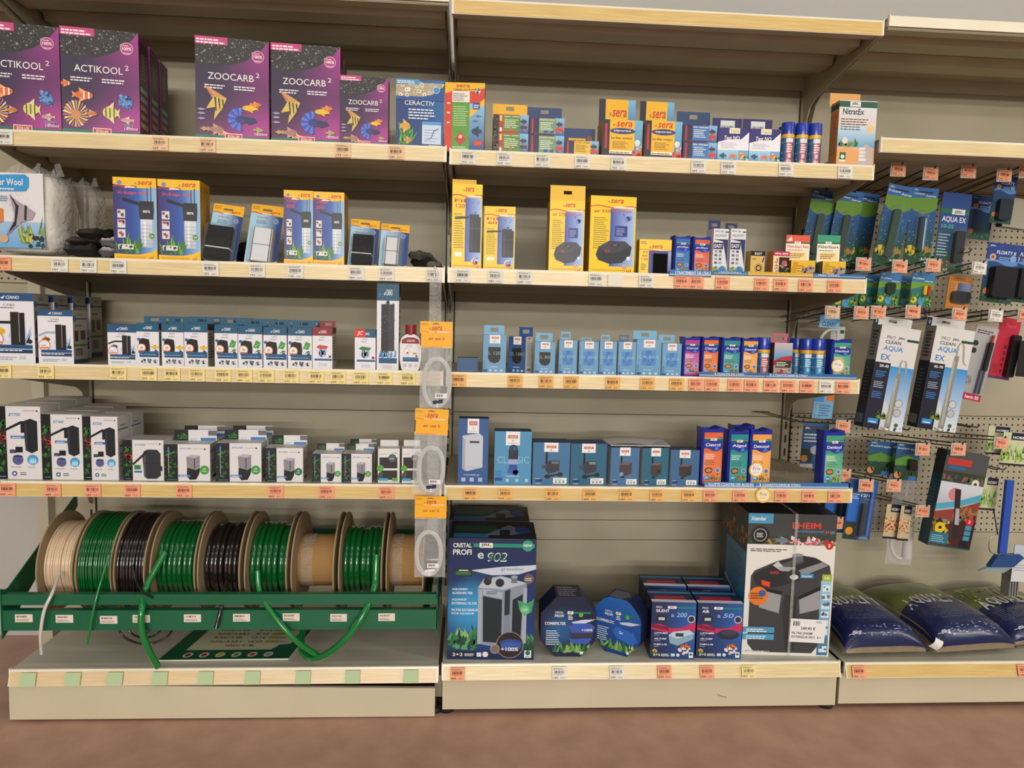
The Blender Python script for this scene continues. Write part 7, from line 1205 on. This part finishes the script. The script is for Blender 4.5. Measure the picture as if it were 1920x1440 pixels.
hang('blister_card', 'white card with blue line at the lower right edge', 1920, 1022, .065, .13, 2, .20, lambda cv: (cv.rect(0, 0, 1, 1, 'b8c0cc'), cv.rect(0, .62, 1, .66, '2c5a9c'), cv.rect(0, 0, 1, .6, 'd0d0d4'), cv.micro(.1, .3, .7, .2, 3, '8a8a94', .3)))
m = MB()
m.tube([at(1495, 577, .40), at(1935, 588, .40)], .004, 'b8b4aa', 8); m.tube([at(1495, 590, .40), at(1935, 601, .40)], .004, 'b8b4aa', 8)
for px in (1508, 1518, 1590, 1597, 1735, 1742, 1840): a = at(px, 577+(px-1495)*.025, .398); m.box(a.x-.002, a.x+.002, a.y-.006, a.y, a.z-.028, a.z+.004, '8a867c')
tag(m.build('hook_rail', 'metal'), 'chrome hook rail across the perforated panel', 'rail')
# hooks with label holders; the label itself is a thing of its own
def hook(px, py, k, label, ltext, Y=.10, tilt=6, pr='5.60 €', holder='b8b4ac', v=0, back=.475, dx=.0):
    p = at(px, py, Y); t = thing('peg_hook', label, 'hook', (p.x, Y, p.z), 0, 'peg hooks'); m = MB(); up = .02
    m.tube([(-.006, .002, up), (-.008+dx, back-Y, .0-.012)], .0022, '4a473f', 6); m.tube([(.012, .006, up-.012), (.012+dx, back-Y, -.03)], .0022, '4a473f', 6); m.tube([(.012, .006, up-.012), (.012, -.004, up+.004)], .0022, '4a473f', 6); m.build('wire_prong', 'metal', t)
    m = MB(); m.box(-.025, .025, .0, .0012, -.02, .022, holder); m.build('label_holder', 'gloss', t)
    if k: place_label(k, pr, v, (p.x, Y-.002, p.z), ltext, 'labels on the peg hooks', ry=tilt, s=.92)
HK = [(1684, 319, 'o', 'left hook of the shaded top line', .12), (1745, 326, 'o', 'second hook of the shaded top line', .12), (1816, 322, 'o', 'third hook of the shaded top line', .12), (1883, 329, 'o', 'fourth hook of the shaded top line', .12), (1925, 322, 'o', 'top line hook at the photo edge', .12),
      (1619, 496, 'o', 'hook beside the green starter box', .10), (1687, 500, 'o', 'hook under the tilted air stone card', .10), (1750, 498, 'o', 'hook under the upright air stone card', .10), (1836, 503, 'w', 'hook just left of the magnet card', .10),
      (1561, 586, 'p', 'leftmost hook on the chrome rail', .12), (1615, 587, 'o', 'second hook on the chrome rail', .12), (1647, 586, 'o', 'third hook on the chrome rail', .12), (1712, 585, 'o', 'hook above the left siphon carton', .10), (1799, 590, 'o', 'hook above the right siphon carton', .10), (1867, 592, 'w', 'hook above the grey heater card', .12), (1922, 592, 'o', 'chrome rail hook at the photo edge', .12),
      (1581, 800, 'o', 'hook above the lone tall bottle', .16), (1582, 892, 'o', 'hook right of the lone tall bottle', .16), (1624, 911, 'o', 'hook in front of the 12/16 card', .10), (1676, 911, 'o', 'hook above the clear hose bag', .16), (1730, 843, 'o', 'hook above the valve cards', .14), (1797, 843, 'o', 'hook above the reef heater carton', .10), (1877, 831, 'o', 'hook above the plastic grass', .16), (1730, 959, 'o', 'hook beside the orange plant packs', .16), (1569, 981, 'o', 'hook above the half hidden pipe card', .14)]
for v, (px, py, k, lab, Y) in enumerate(HK): hook(px, py, k, 'wire '+lab, '%s label on the %s' % (PCOL[k][1], lab), Y, v=v, tilt=7, dx=.0)
for px, py, lab in ((1815, 470, 'bare wire hook between the cards and the magnet pack'), (1700, 805, 'bare wire hook above the clear bag'), (1830, 800, 'bare wire hook right of the reef heater carton'), (1500, 790, 'bare wire hook left of the blue spray card'), (1880, 880, 'bare double hook above the blue handle')):
    p = at(px, py, .16); m = MB()
    for a in (-.012, .012): m.tube([p+Vector((a, 0, .006)), p+Vector((a, .01, -.004)), p+Vector((a, .31, -.008))], .0022, '6a675c', 6)
    m.tube([p+Vector((-.03, .30, -.008)), p+Vector((.03, .30, -.008))], .0022, '6a675c', 6); tag(m.build('peg_hook', 'metal'), lab, 'hook', 'bare peg hooks')
for k in [k for k in bpy.data.objects if '_w' in k]: del k['_w']; del k['_h']
